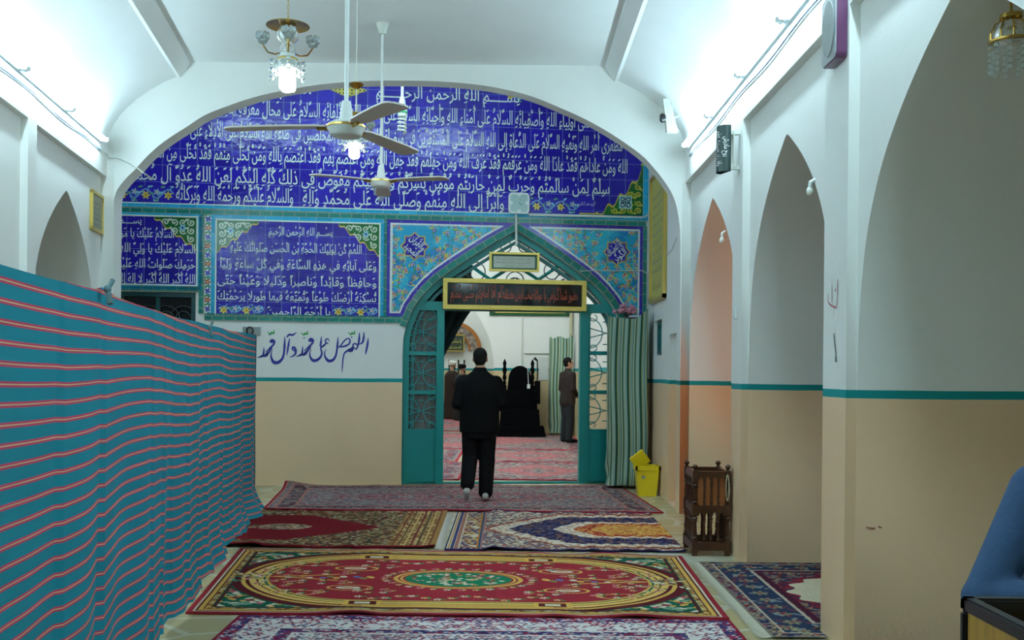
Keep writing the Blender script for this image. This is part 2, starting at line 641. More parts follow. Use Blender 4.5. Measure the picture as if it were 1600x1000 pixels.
# ------------------------------------------------------------------ pattern canvas (rugs, painted tiles)
class Cv:
    def __init__(self, w, h, nx, ny, bg):
        self.w, self.h, self.nx, self.ny = w, h, nx, ny
        xs, ys = np.linspace(0, w, nx), np.linspace(0, h, ny)
        self.X, self.Y = np.meshgrid(xs, ys)
        self.C = np.empty((ny, nx, 3))
        self.C[:] = lin(bg)

    def fill(self, m, col):
        self.C[m] = lin(col)
        return self

    def rect(self, x0, y0, x1, y1, col):
        return self.fill((self.X >= x0) & (self.X <= x1) & (self.Y >= y0) & (self.Y <= y1), col)

    def inset(self, d, col):
        return self.rect(d, d, self.w - d, self.h - d, col)

    def frame(self, d0, d1, col):
        D = np.minimum(np.minimum(self.X, self.w - self.X), np.minimum(self.Y, self.h - self.Y))
        return self.fill((D >= d0) & (D < d1), col)

    def win(self, cx, cy, r):
        i0 = max(0, int((cx - r) / self.w * (self.nx - 1)))
        i1 = min(self.nx, int((cx + r) / self.w * (self.nx - 1)) + 2)
        j0 = max(0, int((cy - r) / self.h * (self.ny - 1)))
        j1 = min(self.ny, int((cy + r) / self.h * (self.ny - 1)) + 2)
        return slice(j0, max(j0, j1)), slice(i0, max(i0, i1))

    def ell(self, cx, cy, rx, ry, col, rot=0.0):
        w = self.win(cx, cy, max(rx, ry))
        dx, dy = self.X[w] - cx, self.Y[w] - cy
        if rot:
            c, s = math.cos(rot), math.sin(rot)
            dx, dy = dx * c + dy * s, -dx * s + dy * c
        self.C[w][(dx / rx) ** 2 + (dy / ry) ** 2 <= 1] = lin(col)
        return self

    def ring(self, cx, cy, rx, ry, t, col):
        d = np.sqrt(((self.X - cx) / rx) ** 2 + ((self.Y - cy) / ry) ** 2)
        return self.fill(abs(d - 1) * min(rx, ry) < t / 2, col)

    def flower(self, cx, cy, r, ca, cb, n=6, rot=0.0, cc=None):
        w = self.win(cx, cy, r)
        dx, dy = self.X[w] - cx, self.Y[w] - cy
        d = np.hypot(dx, dy)
        a = np.arctan2(dy, dx) + rot
        R = r * (0.72 + 0.28 * np.cos(n * a))
        S = self.C[w]
        S[d < R] = lin(ca)
        S[d < R * 0.62] = lin(cb)
        if cc is not None:
            S[d < r * 0.28] = lin(cc)
        return self

    def line(self, pts, wd, col):
        for (x0, y0), (x1, y1) in zip(pts, pts[1:]):
            cx, cy = (x0 + x1) / 2, (y0 + y1) / 2
            L = math.hypot(x1 - x0, y1 - y0) + 1e-9
            w = self.win(cx, cy, L / 2 + wd)
            dx, dy = self.X[w] - x0, self.Y[w] - y0
            ux, uy = (x1 - x0) / L, (y1 - y0) / L
            t = np.clip(dx * ux + dy * uy, 0, L)
            self.C[w][np.hypot(dx - t * ux, dy - t * uy) < wd / 2] = lin(col)
        return self

    def speck(self, mask, cols, sx, sy, dens=1.0, seed=0, sym=True):
        """small woven motifs: each cell takes one palette colour, mirrored about both axes"""
        r = np.random.default_rng(seed)
        X, Y = self.X, self.Y
        if sym:
            X = np.minimum(X, self.w - X)
            Y = np.minimum(Y, self.h - Y)
        wx = X + 0.4 * sx * np.sin(Y / sy * 1.9)
        wy = Y + 0.4 * sy * np.sin(X / sx * 1.7)
        i, j = (wx / sx).astype(int) + 50, (wy / sy).astype(int) + 50
        T = r.integers(0, len(cols), (i.max() + 2, j.max() + 2))
        K = r.random((i.max() + 2, j.max() + 2)) < dens
        P = np.array([lin(c) for c in cols])
        m = mask & K[i, j]
        fx, fy = wx / sx - np.floor(wx / sx) - 0.5, wy / sy - np.floor(wy / sy) - 0.5
        m = m & (fx * fx + fy * fy < 0.24)
        self.C[m] = P[T[i, j]][m]
        return self

    def soft(self, a=0.06, seed=3):
        r = np.random.default_rng(seed)
        self.C *= 1 + a * r.standard_normal(self.C.shape[:2])[..., None]
        self.C = np.clip(self.C, 0, 1)
        return self


def grid_mesh(name, V, cv, keep=None, thick=0.0):
    """V: (ny,nx,3) vertex positions, colours from the canvas; keep: (ny-1,nx-1) mask"""
    ny, nx = V.shape[:2]
    co = V.reshape(-1, 3)
    idx = np.arange(ny * nx).reshape(ny, nx)
    q = np.stack([idx[:-1, :-1], idx[:-1, 1:], idx[1:, 1:], idx[1:, :-1]], -1)
    q = q[keep] if keep is not None else q.reshape(-1, 4)
    col = np.concatenate([cv.C.reshape(-1, 3), np.ones((ny * nx, 1))], 1)
    if thick:
        b = np.concatenate([idx[0, :], idx[1:, -1], idx[-1, -2::-1], idx[-2:0:-1, 0]])
        low = co[b].copy()
        low[:, 2] -= thick
        n0 = len(co)
        co = np.concatenate([co, low])
        col = np.concatenate([col, col[b] * np.array([0.8, 0.8, 0.8, 1])])
        k = np.arange(len(b))
        k2 = (k + 1) % len(b)
        q = np.concatenate([q, np.stack([b[k2], b[k], n0 + k, n0 + k2], -1)])
    me = bpy.data.meshes.new(name)
    me.vertices.add(len(co))
    me.vertices.foreach_set('co', co.astype(np.float32).ravel())
    me.loops.add(q.size)
    me.loops.foreach_set('vertex_index', q.astype(np.int32).ravel())
    me.polygons.add(len(q))
    me.polygons.foreach_set('loop_start', np.arange(0, q.size, 4, dtype=np.int32))
    me.update(calc_edges=True)
    ca = me.color_attributes.new('pattern', 'FLOAT_COLOR', 'POINT')
    ca.data.foreach_set('color', col.astype(np.float32).ravel())
    me.validate()
    return me

# ================================================================== THE SETTING
X1, PSH, ZC = 1.81, 0.06, 3.50           # right wall plane, recess of the panels, underside of the cornice
YA, YB = 10.80, 11.02                    # the arched wall across the corridor
LD = Vector((-0.1435, 0.98965, 0))       # the left wall runs outwards
LO = Vector((-0.98965, -0.1435, 0))
LA = Vector((-2.73, 0, 0))


def mr(x, y, z):
    return (X1 + x, y, z)


def ml(x, y, z):
    p = LA + LD * (y / 0.98965) + LO * x
    return (p.x, p.y, z)


ARC = [(1, 1.5), (0.985, 1.75), (0.955, 1.98), (0.90, 2.21), (0.81, 2.42), (0.70, 2.59), (0.57, 2.735), (0.43, 2.86), (0.29, 2.965), (0.15, 3.055), (0.05, 3.115), (0, 3.135)]


_z = [p[1] for p in ARC]
_dense = []
for i in range(len(ARC) - 1):
    p0, p1, p2, p3 = (Vector(ARC[max(0, min(len(ARC) - 1, k))]) for k in (i - 1, i, i + 1, i + 2))
    for j in range(4):
        t = j / 4
        q = 0.5 * ((2 * p1) + (p2 - p0) * t + (2 * p0 - 5 * p1 + 4 * p2 - p3) * t * t + (3 * p1 - p0 - 3 * p2 + p3) * t ** 3)
        _dense.append((min(1.0, q.x), q.y))
ARC = _dense + [ARC[-1]]


def arcade(name, mp, piers, bays, y0, y1, depth=3.3):
    mb = MB()
    for a, b in piers:
        mb.add(*(lambda m: (m.v, m.f))(MB().box(0, a, 0, depth, b, ZC)))
    for a, b, c, hw in bays:
        if c is None:
            mb.quad((PSH, a, 0), (PSH, b, 0), (PSH, b, ZC), (PSH, a, ZC))
            continue
        cur = [(c - hw * d, z) for d, z in ARC] + [(c + hw * d, z) for d, z in ARC[-2::-1]]
        cur = [(cur[0][0], 0)] + cur + [(cur[-1][0], 0)]
        for (ya, za), (yb, zb) in zip(cur, cur[1:]):
            if yb > ya:
                mb.quad((PSH, ya, za), (PSH, yb, zb), (PSH, yb, ZC), (PSH, ya, ZC))
            mb.quad((PSH, ya, za), (depth, ya, za), (depth, yb, zb), (PSH, yb, zb))
        if cur[0][0] > a + 0.001:
            mb.quad((PSH, a, 0), (PSH, cur[0][0], 0), (PSH, cur[0][0], ZC), (PSH, a, ZC))
        if cur[-1][0] < b - 0.001:
            mb.quad((PSH, cur[-1][0], 0), (PSH, b, 0), (PSH, b, ZC), (PSH, cur[-1][0], ZC))
    mb.box(0, y0, ZC, 0.4, y1, 3.74)                     # the cornice beam over the panels
    mb.quad((depth, y0, 0), (depth, y1, 0), (depth, y1, ZC), (depth, y0, ZC))
    mb.map(mp)
    return struct(name, mb, M['wall'], smooth=25)


YN = -2.5
arcade('wall_right', mr, [(YN, 0.15), (2.70, 3.10), (5.55, 5.96), (8.10, 8.45)],
       [(0.15, 2.70, None, 0), (3.10, 5.55, 4.325, 1.221), (5.96, 8.10, 7.03, 1.066), (8.45, YA, 9.62, 1.165)], YN, YA)
arcade('wall_left', ml, [(YN, 0.3), (2.9, 3.1), (5.5, 5.7), (8.28, 8.50)],
       [(0.3, 2.9, None, 0), (3.1, 5.5, None, 0), (5.7, 8.28, None, 0), (8.50, 10.95, 9.58, 1.03)], YN, 10.95)

mb = MB()
mb.quad((-8, YN, 0), (6, YN, 0), (6, 34, 0), (-8, 34, 0))
struct('floor', mb, M['stone'])
mb = MB()
mb.quad((-3.2, YN, 0), (5.2, YN, 0), (5.2, YN, 5), (-3.2, YN, 5))
struct('wall_rear', mb, M['wall'])

# coves, beams and ceiling of the corridor
COV = [(0, 3.74), (0.006, 3.86), (0.03, 3.96), (0.07, 4.05), (0.13, 4.14), (0.21, 4.235), (0.32, 4.33), (0.45, 4.42), (0.58, 4.495), (0.72, 4.56)]
for side, mp in (('left', ml), ('right', mr)):
    mb = MB()
    for (a, za), (b, zb) in zip(COV, COV[1:]):
        mb.quad(mp(-a, YN, za), mp(-a, 11.0, za), mp(-b, 11.0, zb), mp(-b, YN, zb))
    struct('ceiling_cove', mb, M['ceil'], smooth=40)
    mb = MB()
    pr = [(0.72, 4.56), (0.76, 4.55), (0.86, 4.70), (0.86, 4.76)]
    for (a, za), (b, zb) in zip(pr, pr[1:]):
        mb.quad(mp(-a, YN, za), mp(-a, 11.0, za), mp(-b, 11.0, zb), mp(-b, YN, zb))
    struct('trim_1' if side == 'left' else 'trim_2', mb, M['ceil'])
mb = MB()
a, b, c, d = ml(-0.80, YN, 4.72), ml(-0.80, 11.0, 4.72), mr(-0.80, 11.0, 4.72), mr(-0.80, YN, 4.72)
mb.quad(a, b, c, d)
struct('ceiling', mb, M['ceil'])

# the white wall with the wide arch
AO = [(178, 620), (178, 440), (178, 340), (180, 304), (194, 282), (210, 266), (232, 242), (258, 220), (292, 198), (320, 180), (360, 164), (400, 151),
      (440, 142), (500, 132), (560, 127), (620, 126), (680, 127), (740, 131.5), (790, 140), (832, 151), (874, 168), (916, 187), (958, 211), (1000, 240.5),
      (1021, 262), (1038.5, 284), (1052.5, 308), (1060, 338), (1063, 374), (1063, 440), (1063, 620)]
aw = [(p.x, p.z) for p in (px(u, v, YA) for u, v in AO)]
aw = [(aw[0][0], 0.0)] + aw + [(aw[-1][0], 0.0)]
# refine the curve
ref = []
for i in range(len(aw) - 1):
    p0, p1, p2, p3 = (Vector(aw[max(0, min(len(aw) - 1, k))]) for k in (i - 1, i, i + 1, i + 2))
    for j in range(3):
        t = j / 3
        if 2 < i < len(aw) - 4:
            q = 0.5 * ((2 * p1) + (p2 - p0) * t + (2 * p0 - 5 * p1 + 4 * p2 - p3) * t * t + (3 * p1 - p0 - 3 * p2 + p3) * t ** 3)
        else:
            q = p1.lerp(p2, t)
        ref.append((q.x, q.y))
ref.append(aw[-1])
zspr = px(180, 304, YA).z
xm = min(x for x, z in ref[:20])
ref = [(xm if (i < 20 and z < zspr) else x, z) for i, (x, z) in enumerate(ref)]
mb = MB()
ZT = 4.85
for Y in (YA, YB):
    for (xa, za), (xb, zb) in zip(ref, ref[1:]):
        if xb > xa + 1e-5:
            mb.quad((xa, Y, za), (xb, Y, zb), (xb, Y, ZT), (xa, Y, ZT))
    xl, xr = ref[0][0], ref[-1][0]
    mb.quad((-6.0, Y, 0), (xl, Y, 0), (xl, Y, ZT), (-6.0, Y, ZT))
    mb.quad((xr, Y, 0), (2.6, Y, 0), (2.6, Y, ZT), (xr, Y, ZT))
for (xa, za), (xb, zb) in zip(ref, ref[1:]):
    mb.quad((xa, YA, za), (xb, YA, zb), (xb, YB, zb), (xa, YB, za))
struct('wall_arch', mb, M['wall'], smooth=30)

# the space behind the arch
mb = MB()
mb.quad((-6.0, YB, 0), (-6.0, 13.4, 0), (-6.0, 13.4, 5.7), (-6.0, YB, 5.7))
struct('wall_alcove_left', mb, M['wall'])
mb = MB()
mb.quad((-6.0, YA + 0.01, 5.6), (2.2, YA + 0.01, 5.6), (2.2, 14.2, 5.6), (-6.0, 14.2, 5.6))
mb.quad((-6.0, YA + 0.1, 4.8), (2.2, YA + 0.1, 4.8), (2.2, YA + 0.1, 5.7), (-6.0, YA + 0.1, 5.7))
struct('ceiling_alcove', mb, M['ceil'])


def holed(mb, fn, x0, x1, z0, z1, holes):
    """rectangular wall with recesses: holes (xa,xb,za,zb,depth or None)"""
    xs = sorted({x0, x1} | {h[0] for h in holes} | {h[1] for h in holes})
    zs = sorted({z0, z1} | {h[2] for h in holes} | {h[3] for h in holes})
    for a, b in zip(xs, xs[1:]):
        for c, d in zip(zs, zs[1:]):
            m, n = (a + b) / 2, (c + d) / 2
            if any(h[0] < m < h[1] and h[2] < n < h[3] for h in holes):
                continue
            mb.quad(fn(a, c, 0), fn(b, c, 0), fn(b, d, 0), fn(a, d, 0))
    for xa, xb, za, zb, dp in holes:
        for p, q in (((xa, za), (xb, za)), ((xb, za), (xb, zb)), ((xb, zb), (xa, zb)), ((xa, zb), (xa, za))):
            mb.quad(fn(p[0], p[1], 0), fn(q[0], q[1], 0), fn(q[0], q[1], -abs(dp)), fn(p[0], p[1], -abs(dp)))
        if dp > 0:
            mb.quad(fn(xa, za, -dp), fn(xb, za, -dp), fn(xb, zb, -dp), fn(xa, zb, -dp))


XR = 1.80
mb = MB()
holed(mb, lambda y, z, n: (XR - n, y, z), YB, 13.9, 0, 5.7, [(11.22, 11.72, 0.02, 1.93, 0.10), (12.35, 12.95, 1.70, 2.14, 0.12)])
struct('wall_alcove_right', mb, M['wall'])

# ---- tiled back wall: openings for the doorway and the dark window
DC = 0.04                                    # centre of the doorway along the wall
sL, zb_ = bw(627, 757)
sA, zA = bw(807, 360)
HWD = sA - sL
DARC = [(1, 0), (1, 1.70), (0.995, 1.90)] + [((sA - bw(u, v)[0]) / HWD, bw(u, v)[1]) for u, v in ((634, 511), (638.7, 498), (645, 483), (656, 466.5), (670, 450.5), (686.4, 435.5), (708, 420), (737, 401), (769, 381))] + [(0, zA)]


def darc(off=0.0, n=1):
    """points of the doorway arch, left foot over the apex to the right foot"""
    L = [(sA - HWD * d, z) for d, z in DARC]
    R = [(sA + HWD * d, z) for d, z in DARC[-2::-1]]
    P = L + R
    if off:
        Q = []
        for i, p in enumerate(P):
            a, b = P[max(i - 1, 0)], P[min(i + 1, len(P) - 1)]
            dx, dz = b[0] - a[0], b[1] - a[1]
            l = math.hypot(dx, dz)
            if i == len(P) // 2:
                k = off / math.cos(math.atan2(P[i][1] - P[i - 1][1], P[i][0] - P[i - 1][0]))
                Q.append((p[0], p[1] + k))
            else:
                Q.append((p[0] - dz / l * off, p[1] + dx / l * off))
        P = Q
    return P


WIN = (bw(183, 456)[0], bw(306, 456)[0], 1.55, bw(250, 456)[1])
mb = MB()
xs = -5.9
P = darc()
wall_y = lambda s, z, n=0: B(s, z, n)
holed(mb, lambda s, z, n: B(s, z, n), -5.6, P[0][0], 0, 5.6, [(WIN[0], WIN[1], WIN[2], WIN[3], 0.16)])
for (a, za), (b, zb) in zip(P, P[1:]):
    if b > a + 1e-6:
        mb.quad(B(a, za), B(b, zb), B(b, 5.6), B(a, 5.6))
    mb.quad(B(a, za), B(b, zb), B(b, zb, -0.35), B(a, za, -0.35))
mb.quad(B(P[-1][0], 0), B(2.0, 0), B(2.0, 5.6), B(P[-1][0], 5.6))
for (a, za), (b, zb) in zip(P, P[1:]):
    if b > a + 1e-6:
        mb.quad(B(a, za, -0.35), B(b, zb, -0.35), B(b, 5.6, -0.35), B(a, 5.6, -0.35))
mb.quad(B(-7, 0, -0.35), B(P[0][0], 0, -0.35), B(P[0][0], 5.6, -0.35), B(-7, 5.6, -0.35))
mb.quad(B(P[-1][0], 0, -0.35), B(2.0, 0, -0.35), B(2.0, 5.6, -0.35), B(P[-1][0], 5.6, -0.35))
struct('wall_back', mb, M['wallback'])

# ---- rooms beyond the doorway
YF = 24.5
mb = MB()
mb.quad((1.47, 13.9, 0), (1.47, YF, 0), (1.47, YF, 6), (1.47, 13.9, 6))
struct('wall_far_right', mb, M['wallfar'])
FA = [(-0.43, 0), (-0.43, 1.56), (-0.47, 1.95), (-0.58, 2.35), (-0.78, 2.74), (-1.06, 3.12), (-1.45, 3.52), (-2.05, 3.95)]
FAl = [(-4.10 - x, z) for x, z in FA[-2::-1]]
fa = FA + FAl
mb = MB()
for Y in (YF, YF + 0.3):
    for (a, za), (b, zb) in zip(fa, fa[1:]):
        if a > b + 1e-6:
            mb.quad((a, Y, za), (b, Y, zb), (b, Y, 6), (a, Y, 6))
    mb.quad((-0.43, Y, 0), (1.9, Y, 0), (1.9, Y, 6), (-0.43, Y, 6))
    mb.quad((-7, Y, 0), (-3.67, Y, 0), (-3.67, Y, 6), (-7, Y, 6))
for (a, za), (b, zb) in zip(fa, fa[1:]):
    mb.quad((a, YF, za), (b, YF, zb), (b, YF + 0.3, zb), (a, YF + 0.3, za))
struct('wall_far', mb, M['wallfar'])
mb = MB()
mb.quad((-8, 33, 0), (3, 33, 0), (3, 33, 6), (-8, 33, 6))
struct('wall_farthest', mb, M['wallfar'])
mb = MB()
mb.quad((-7, 13.4, 0), (-7, 33, 0), (-7, 33, 6), (-7, 13.4, 6))
mb.quad((2.5, YF + 0.3, 0), (2.5, 33, 0), (2.5, 33, 6), (2.5, YF + 0.3, 6))
struct('wall_far_left', mb, M['wallfar'])
mb = MB()
mb.quad((-8, 12.9, 6), (3, 13.7, 6), (3, 33, 6), (-8, 33, 6))
mb.quad((-7, 17.5, 4.9), (1.5, 17.5, 4.9), (1.5, 18.3, 4.9), (-7, 18.3, 4.9))
mb.quad((-7, 17.5, 4.9), (1.5, 17.5, 4.9), (1.5, 17.5, 6), (-7, 17.5, 6))
mb.quad((-7, 18.3, 4.9), (1.5, 18.3, 4.9), (1.5, 18.3, 6), (-7, 18.3, 6))
struct('ceiling_far', mb, M['ceil'])

# ================================================================== LIGHTS: fluorescent battens
def batten(p, q, label, m, group, side):
    """batten with a tube from p to q; side points away from the wall"""
    p, q, side = Vector(p), Vector(q), Vector(side).normalized()
    t = thing('fluorescent_lamp', label, 'lamp', (p + q) / 2, group)
    d = (q - p).normalized()
    up = Vector((0, 0, 1))
    m1 = MB()
    L = (q - p).length
    for a, b, c, e, f, g in ((0, L, -0.05, -0.012, 0.004, 0.03), (0, 0.03, -0.012, 0.03, -0.012, 0.02), (L - 0.03, L, -0.012, 0.03, -0.012, 0.02)):
        vs = [p + d * x + side * y + up * z for z in (f, g) for y in (c, e) for x in (a, b)]
        m1.add(vs, [(0, 2, 3, 1), (4, 5, 7, 6), (0, 1, 5, 4), (2, 6, 7, 3), (0, 4, 6, 2), (1, 3, 7, 5)])
    obj('housing', m1, M['whitemetal'], t)
    m2 = MB().tube([p + d * 0.03 + side * 0.012, q - d * 0.03 + side * 0.012], 0.016, 10)
    obj('tube', m2, m, t, smooth=40)
    return t


ordn = ['end one by the arched wall', 'second one from the arched wall', 'third one from the arched wall', 'fourth one from the arched wall', 'fifth one from the arched wall']
ordn += ['sixth one from the arched wall', 'seventh one from the arched wall', 'eighth one from the arched wall']
for i in range(8):
    y1 = 10.45 - i * 1.26
    p, q = mr(-0.075, y1 - 1.22, 3.80), mr(-0.075, y1, 3.80)
    batten(p, q, 'white fluorescent tube lamp on the right cornice, ' + ordn[i], M['tube'], 'fluorescent lamps along the coves', (-1, 0, 0.35))
    p, q = ml(-0.075, y1 - 1.22, 3.80), ml(-0.075, y1, 3.80)
    batten(p, q, 'white fluorescent tube lamp on the left cornice, ' + ordn[i], M['tube'], 'fluorescent lamps along the coves', (1, 0.145, 0.35))
for i, x in enumerate((-3.9, -2.5, -1.1)):
    batten((x, YB + 0.06, 4.97), (x + 1.22, YB + 0.06, 4.97), 'fluorescent tube lamp behind the wide arch, facing the blue tiles', M['tube'], 'fluorescent lamps behind the arch', (0, 1, -0.2))
for i, (x, y) in enumerate(((-5.2, 15.2), (-3.2, 15.2), (-1.2, 15.2), (-4.6, 20.5), (-2.6, 20.5), (-0.6, 20.5), (-3.2, 26.8), (-1.2, 29.5), (-3.4, 30.5))):
    batten((x, y, 5.5), (x + 1.22, y, 5.5), 'fluorescent tube lamp under the ceiling of the far hall', M['tubefar'], 'fluorescent lamps of the far hall', (0, 0, -1))
batten((-1.35, 16.6, 3.98), (-0.30, 16.6, 4.32), 'slanting bright fluorescent tube lamp seen through the left of the lunette', M['tubefar'], None, (0, -1, -0.3))

# ================================================================== THE TILED WALL
def bquad(mb, s0, z0, s1, z1, n):
    mb.quad(B(s0, z0, n), B(s1, z0, n), B(s1, z1, n), B(s0, z1, n), uv=((s0, z0), (s1, z0), (s1, z1), (s0, z1)))
    return mb


def bslab(mb, s0, z0, s1, z1, n0, n1, along=None):
    """raised strip with a front face and four edges; along: 's' or 'z' gives the uv run"""
    if along == 'z':
        uv = ((z0, s0 - s0), (z0, s1 - s0), (z1, s1 - s0), (z1, s0 - s0))
    else:
        uv = ((s0, 0), (s1, 0), (s1, z1 - z0), (s0, z1 - z0))
    mb.quad(B(s0, z0, n1), B(s1, z0, n1), B(s1, z1, n1), B(s0, z1, n1), uv=uv)
    for (a, b), (c, d) in (((s0, z0), (s1, z0)), ((s1, z0), (s1, z1)), ((s1, z1), (s0, z1)), ((s0, z1), (s0, z0))):
        mb.quad(B(a, b, n0), B(c, d, n0), B(c, d, n1), B(a, b, n1), uv=((0, 0), (0, 0), (0, 0), (0, 0)))
    return mb


def frame_slabs(mb, s0, z0, s1, z1, w, n0, n1):
    bslab(mb, s0, z0, s1, z0 + w, n0, n1)
    bslab(mb, s0, z1 - w, s1, z1, n0, n1)
    bslab(mb, s0, z0 + w, s0 + w, z1 - w, n0, n1, 'z')
    bslab(mb, s1 - w, z0 + w, s1, z1 - w, n0, n1, 'z')
    return mb


FB = lambda n: (lambda x, y, z: B(x, z, n))
ZL = 3.565                                   # foot of the great panel
sR = bw(1004, 340)[0]

# ---- the great lunette panel
big = thing('tiled_inscription', 'huge arched cobalt blue tile panel with six rows of white calligraphy', 'tile panel', B(-1.6, ZL, 0))
bquad(m_ := MB(), -5.55, ZL, sR, 5.45, 0.012)
obj('tile_field', m_, M['blue'], big)
LN = [
    ('مظهري أَمْرِ اللهِ وَنَهْيِهِ السَّلامُ عَلَى الدُّعاةِ إِلى اللهِ السَّلامُ عَلَى الْمُسْتَقِرّينَ في مَرْضاةِ اللهِ السَّلامُ عَلَى الْمُخْلَصينَ في طاعَةِ اللهِ السَّلامُ عَلى الأَدِلاءِ عَلى اللهِ', 278, 972, 4.43),
    ('اللهَ وَمَنْ عاداهُمْ فَقَدْ عادَا اللهَ وَمَنْ عَرَفَهُمْ فَقَدْ عَرَفَ اللهَ وَمَنْ جَهِلَهُمْ فَقَدْ جَهِلَ اللهَ وَمَنْ اعْتَصَمَ بِهِمْ فَقَدْ اعْتَصَمَ بِاللهِ وَمَنْ تَخَلّى مِنْهُمْ فَقَدْ تَخَلّى مِنَ اللهِ', 240, 980, 4.14),
    ('سِلْمٌ لِمَنْ سالَمْتُمْ وَحَرْبٌ لِمَنْ حارَبْتُمْ مُؤْمِنٌ بِسِرِّكُمْ وَعَلانِيَتِكُمْ مُفَوِّضٌ في ذلِكَ كُلِّهِ إِلَيْكُمْ لَعَنَ اللهُ عَدُوَّ آلِ مُحَمَّدٍ', 204, 952, 3.855),
    ('عَلى أَولِياءِ اللهِ وَأَصْفِيائِهِ السَّلامُ عَلى أُمَناءِ اللهِ وَأَحِبّائِهِ السَّلامُ عَلى أَنْصارِ اللهِ وَخُلَفائِهِ السَّلامُ عَلى مَحالِّ مَعْرِفَةِ اللهِ', 352, 922, 4.725),
]
ins = MB()
for t, u0, u1, z in LN:
    zv = 580 - (z - HC) * 122
    put_line(ins, t, bw(u0, zv)[0], bw(u1, zv)[0], z, 0.188, fn=FB(0.016))
for t, u0, u1, z in (('وَأَبْرَأُ إِلى اللهِ مِنْهُمْ وَصَلَّى اللهُ عَلى مُحَمَّدٍ وَآلِهِ', 473, 787, 3.615), ('وَالسَّلامُ عَلَيْكُمْ وَرَحْمَةُ اللهِ وَبَرَكاتُهُ', 275, 458, 3.615),
                     ('بِسْـــــمِ اللهِ الرَّحْمنِ الرَّحيـــــمِ', 588, 812, 5.02), ('اللهُمَّ', 436, 486, 5.02)):
    zv = 580 - (z - HC) * 122
    put_line(ins, t, bw(u0, zv)[0], bw(u1, zv)[0], z, 0.188, fn=FB(0.016))
obj('inscription', ins, M['white'], big)['label'] = 'white glazed calligraphy'
m_ = MB()
zc_ = ZL + 0.115
put_line(m_, 'گروه هنر کاشی', bw(902, 313)[0], bw(930, 313)[0], zc_ + 0.02, 0.045, fn=FB(0.016), bold=0.0)
obj('signature', m_, M['white'], big)

GR, YL, LB, PK, DB, WH, OR, TQ, RD = (14, 92, 38), (214, 196, 70), (130, 190, 205), (190, 160, 160), (32, 26, 120), (220, 226, 214), (196, 110, 60), (28, 150, 190), (170, 50, 60)


def vine(w, h, nx, ny, n, seed, bg=(38, 28, 158)):
    c = Cv(w, h, nx, ny, bg)
    pts = [(w * i / 60, h * (0.5 + 0.28 * math.sin(i / 60 * n * PI))) for i in range(61)]
    c.line(pts, 0.010, LB)
    r = random.Random(seed)
    for k in range(n * 2):
        x = w * (k + 0.5) / (n * 2)
        y = h * (0.5 + 0.28 * math.sin(x / w * n * PI))
        s = 1 if k % 2 else -1
        c.ell(x + 0.02, y + s * 0.05, 0.035, 0.012, LB, r.uniform(-1, 1))
        c.ell(x - 0.03, y - s * 0.045, 0.03, 0.012, (90, 150, 110), r.uniform(-1, 1))
        c.line([(x - 0.02, y), (x + 0.02, y + s * 0.06)], 0.007, LB)
    for k in range(n):
        x = w * (k + 0.5) / n
        y = h * (0.5 - 0.1 * (-1) ** k)
        if k % 2 == 0:
            c.flower(x, y, 0.055, YL, YL, 6, r.uniform(0, 1), (170, 120, 40))
        else:
            c.flower(x, y, 0.045, LB, PK, 5, 0)
    return c


def tile_patch(name, c, s0, z0, s1, z1, n, parent, keep=None):
    S, Z = np.meshgrid(np.linspace(s0, s1, c.nx), np.linspace(z0, z1, c.ny))
    V = np.stack([S * BC + n * BS, BO + S * BS - n * BC, Z], -1) - np.array(loc_of(parent))
    me = grid_mesh(name, V, c, keep)
    return obj(name, me, M['glaze'], parent)


a, b = bw(184, 310)[0], bw(272, 310)[0]
tile_patch('flower_tiles', vine(b - a, 0.2, 180, 40, 5, 2), a, ZL + 0.02, b, ZL + 0.22, 0.014, big)
a, b = bw(829, 320)[0], bw(904, 320)[0]
tile_patch('flower_tiles', vine(b - a, 0.2, 160, 44, 4, 5), a, ZL + 0.02, b, ZL + 0.22, 0.014, big)
a, b = bw(790, 150)[0], bw(850, 150)[0]
tile_patch('flower_tiles', vine(b - a, 0.18, 120, 40, 4, 9), a, 5.03, b, 5.21, 0.014, big)


def corner(w, h, nx, ny, bg, line, outline, seed, curve, rosette=False):
    """green corner piece with scrolling arabesque; right angle at the lower right"""
    c = Cv(w, h, nx, ny, (38, 28, 158))
    u, v = (w - c.X) / w, c.Y / h
    lim = curve(u)
    ins_ = v < lim
    c.fill(ins_, outline)
    c.fill(v < lim - 0.045, bg)
    r = random.Random(seed)
    step = 0.105 if w > 0.5 else 0.075
    i = 0
    y = step * 0.6
    while y < h:
        x = step * 0.6
        while x < w:
            if y / h < curve(np.array(x / w)) - 0.10:
                cx = w - x
                R = step * 0.42
                d = 1 if (i % 2) else -1
                pts = [(cx + d * R * (1 - t / 22) * math.cos(t * 0.42 + i), y + R * (1 - t / 22) * math.sin(t * 0.42 + i)) for t in range(20)]
                c.line(pts, step * 0.14, line)
                c.ell(cx + d * R * 0.9, y - R * 0.7, R * 0.5, R * 0.22, line, r.uniform(-1.5, 1.5))
            x += step
            i += 1
        y += step
        i += 1
    c.X = c.X
    m = v >= lim
    return c, m


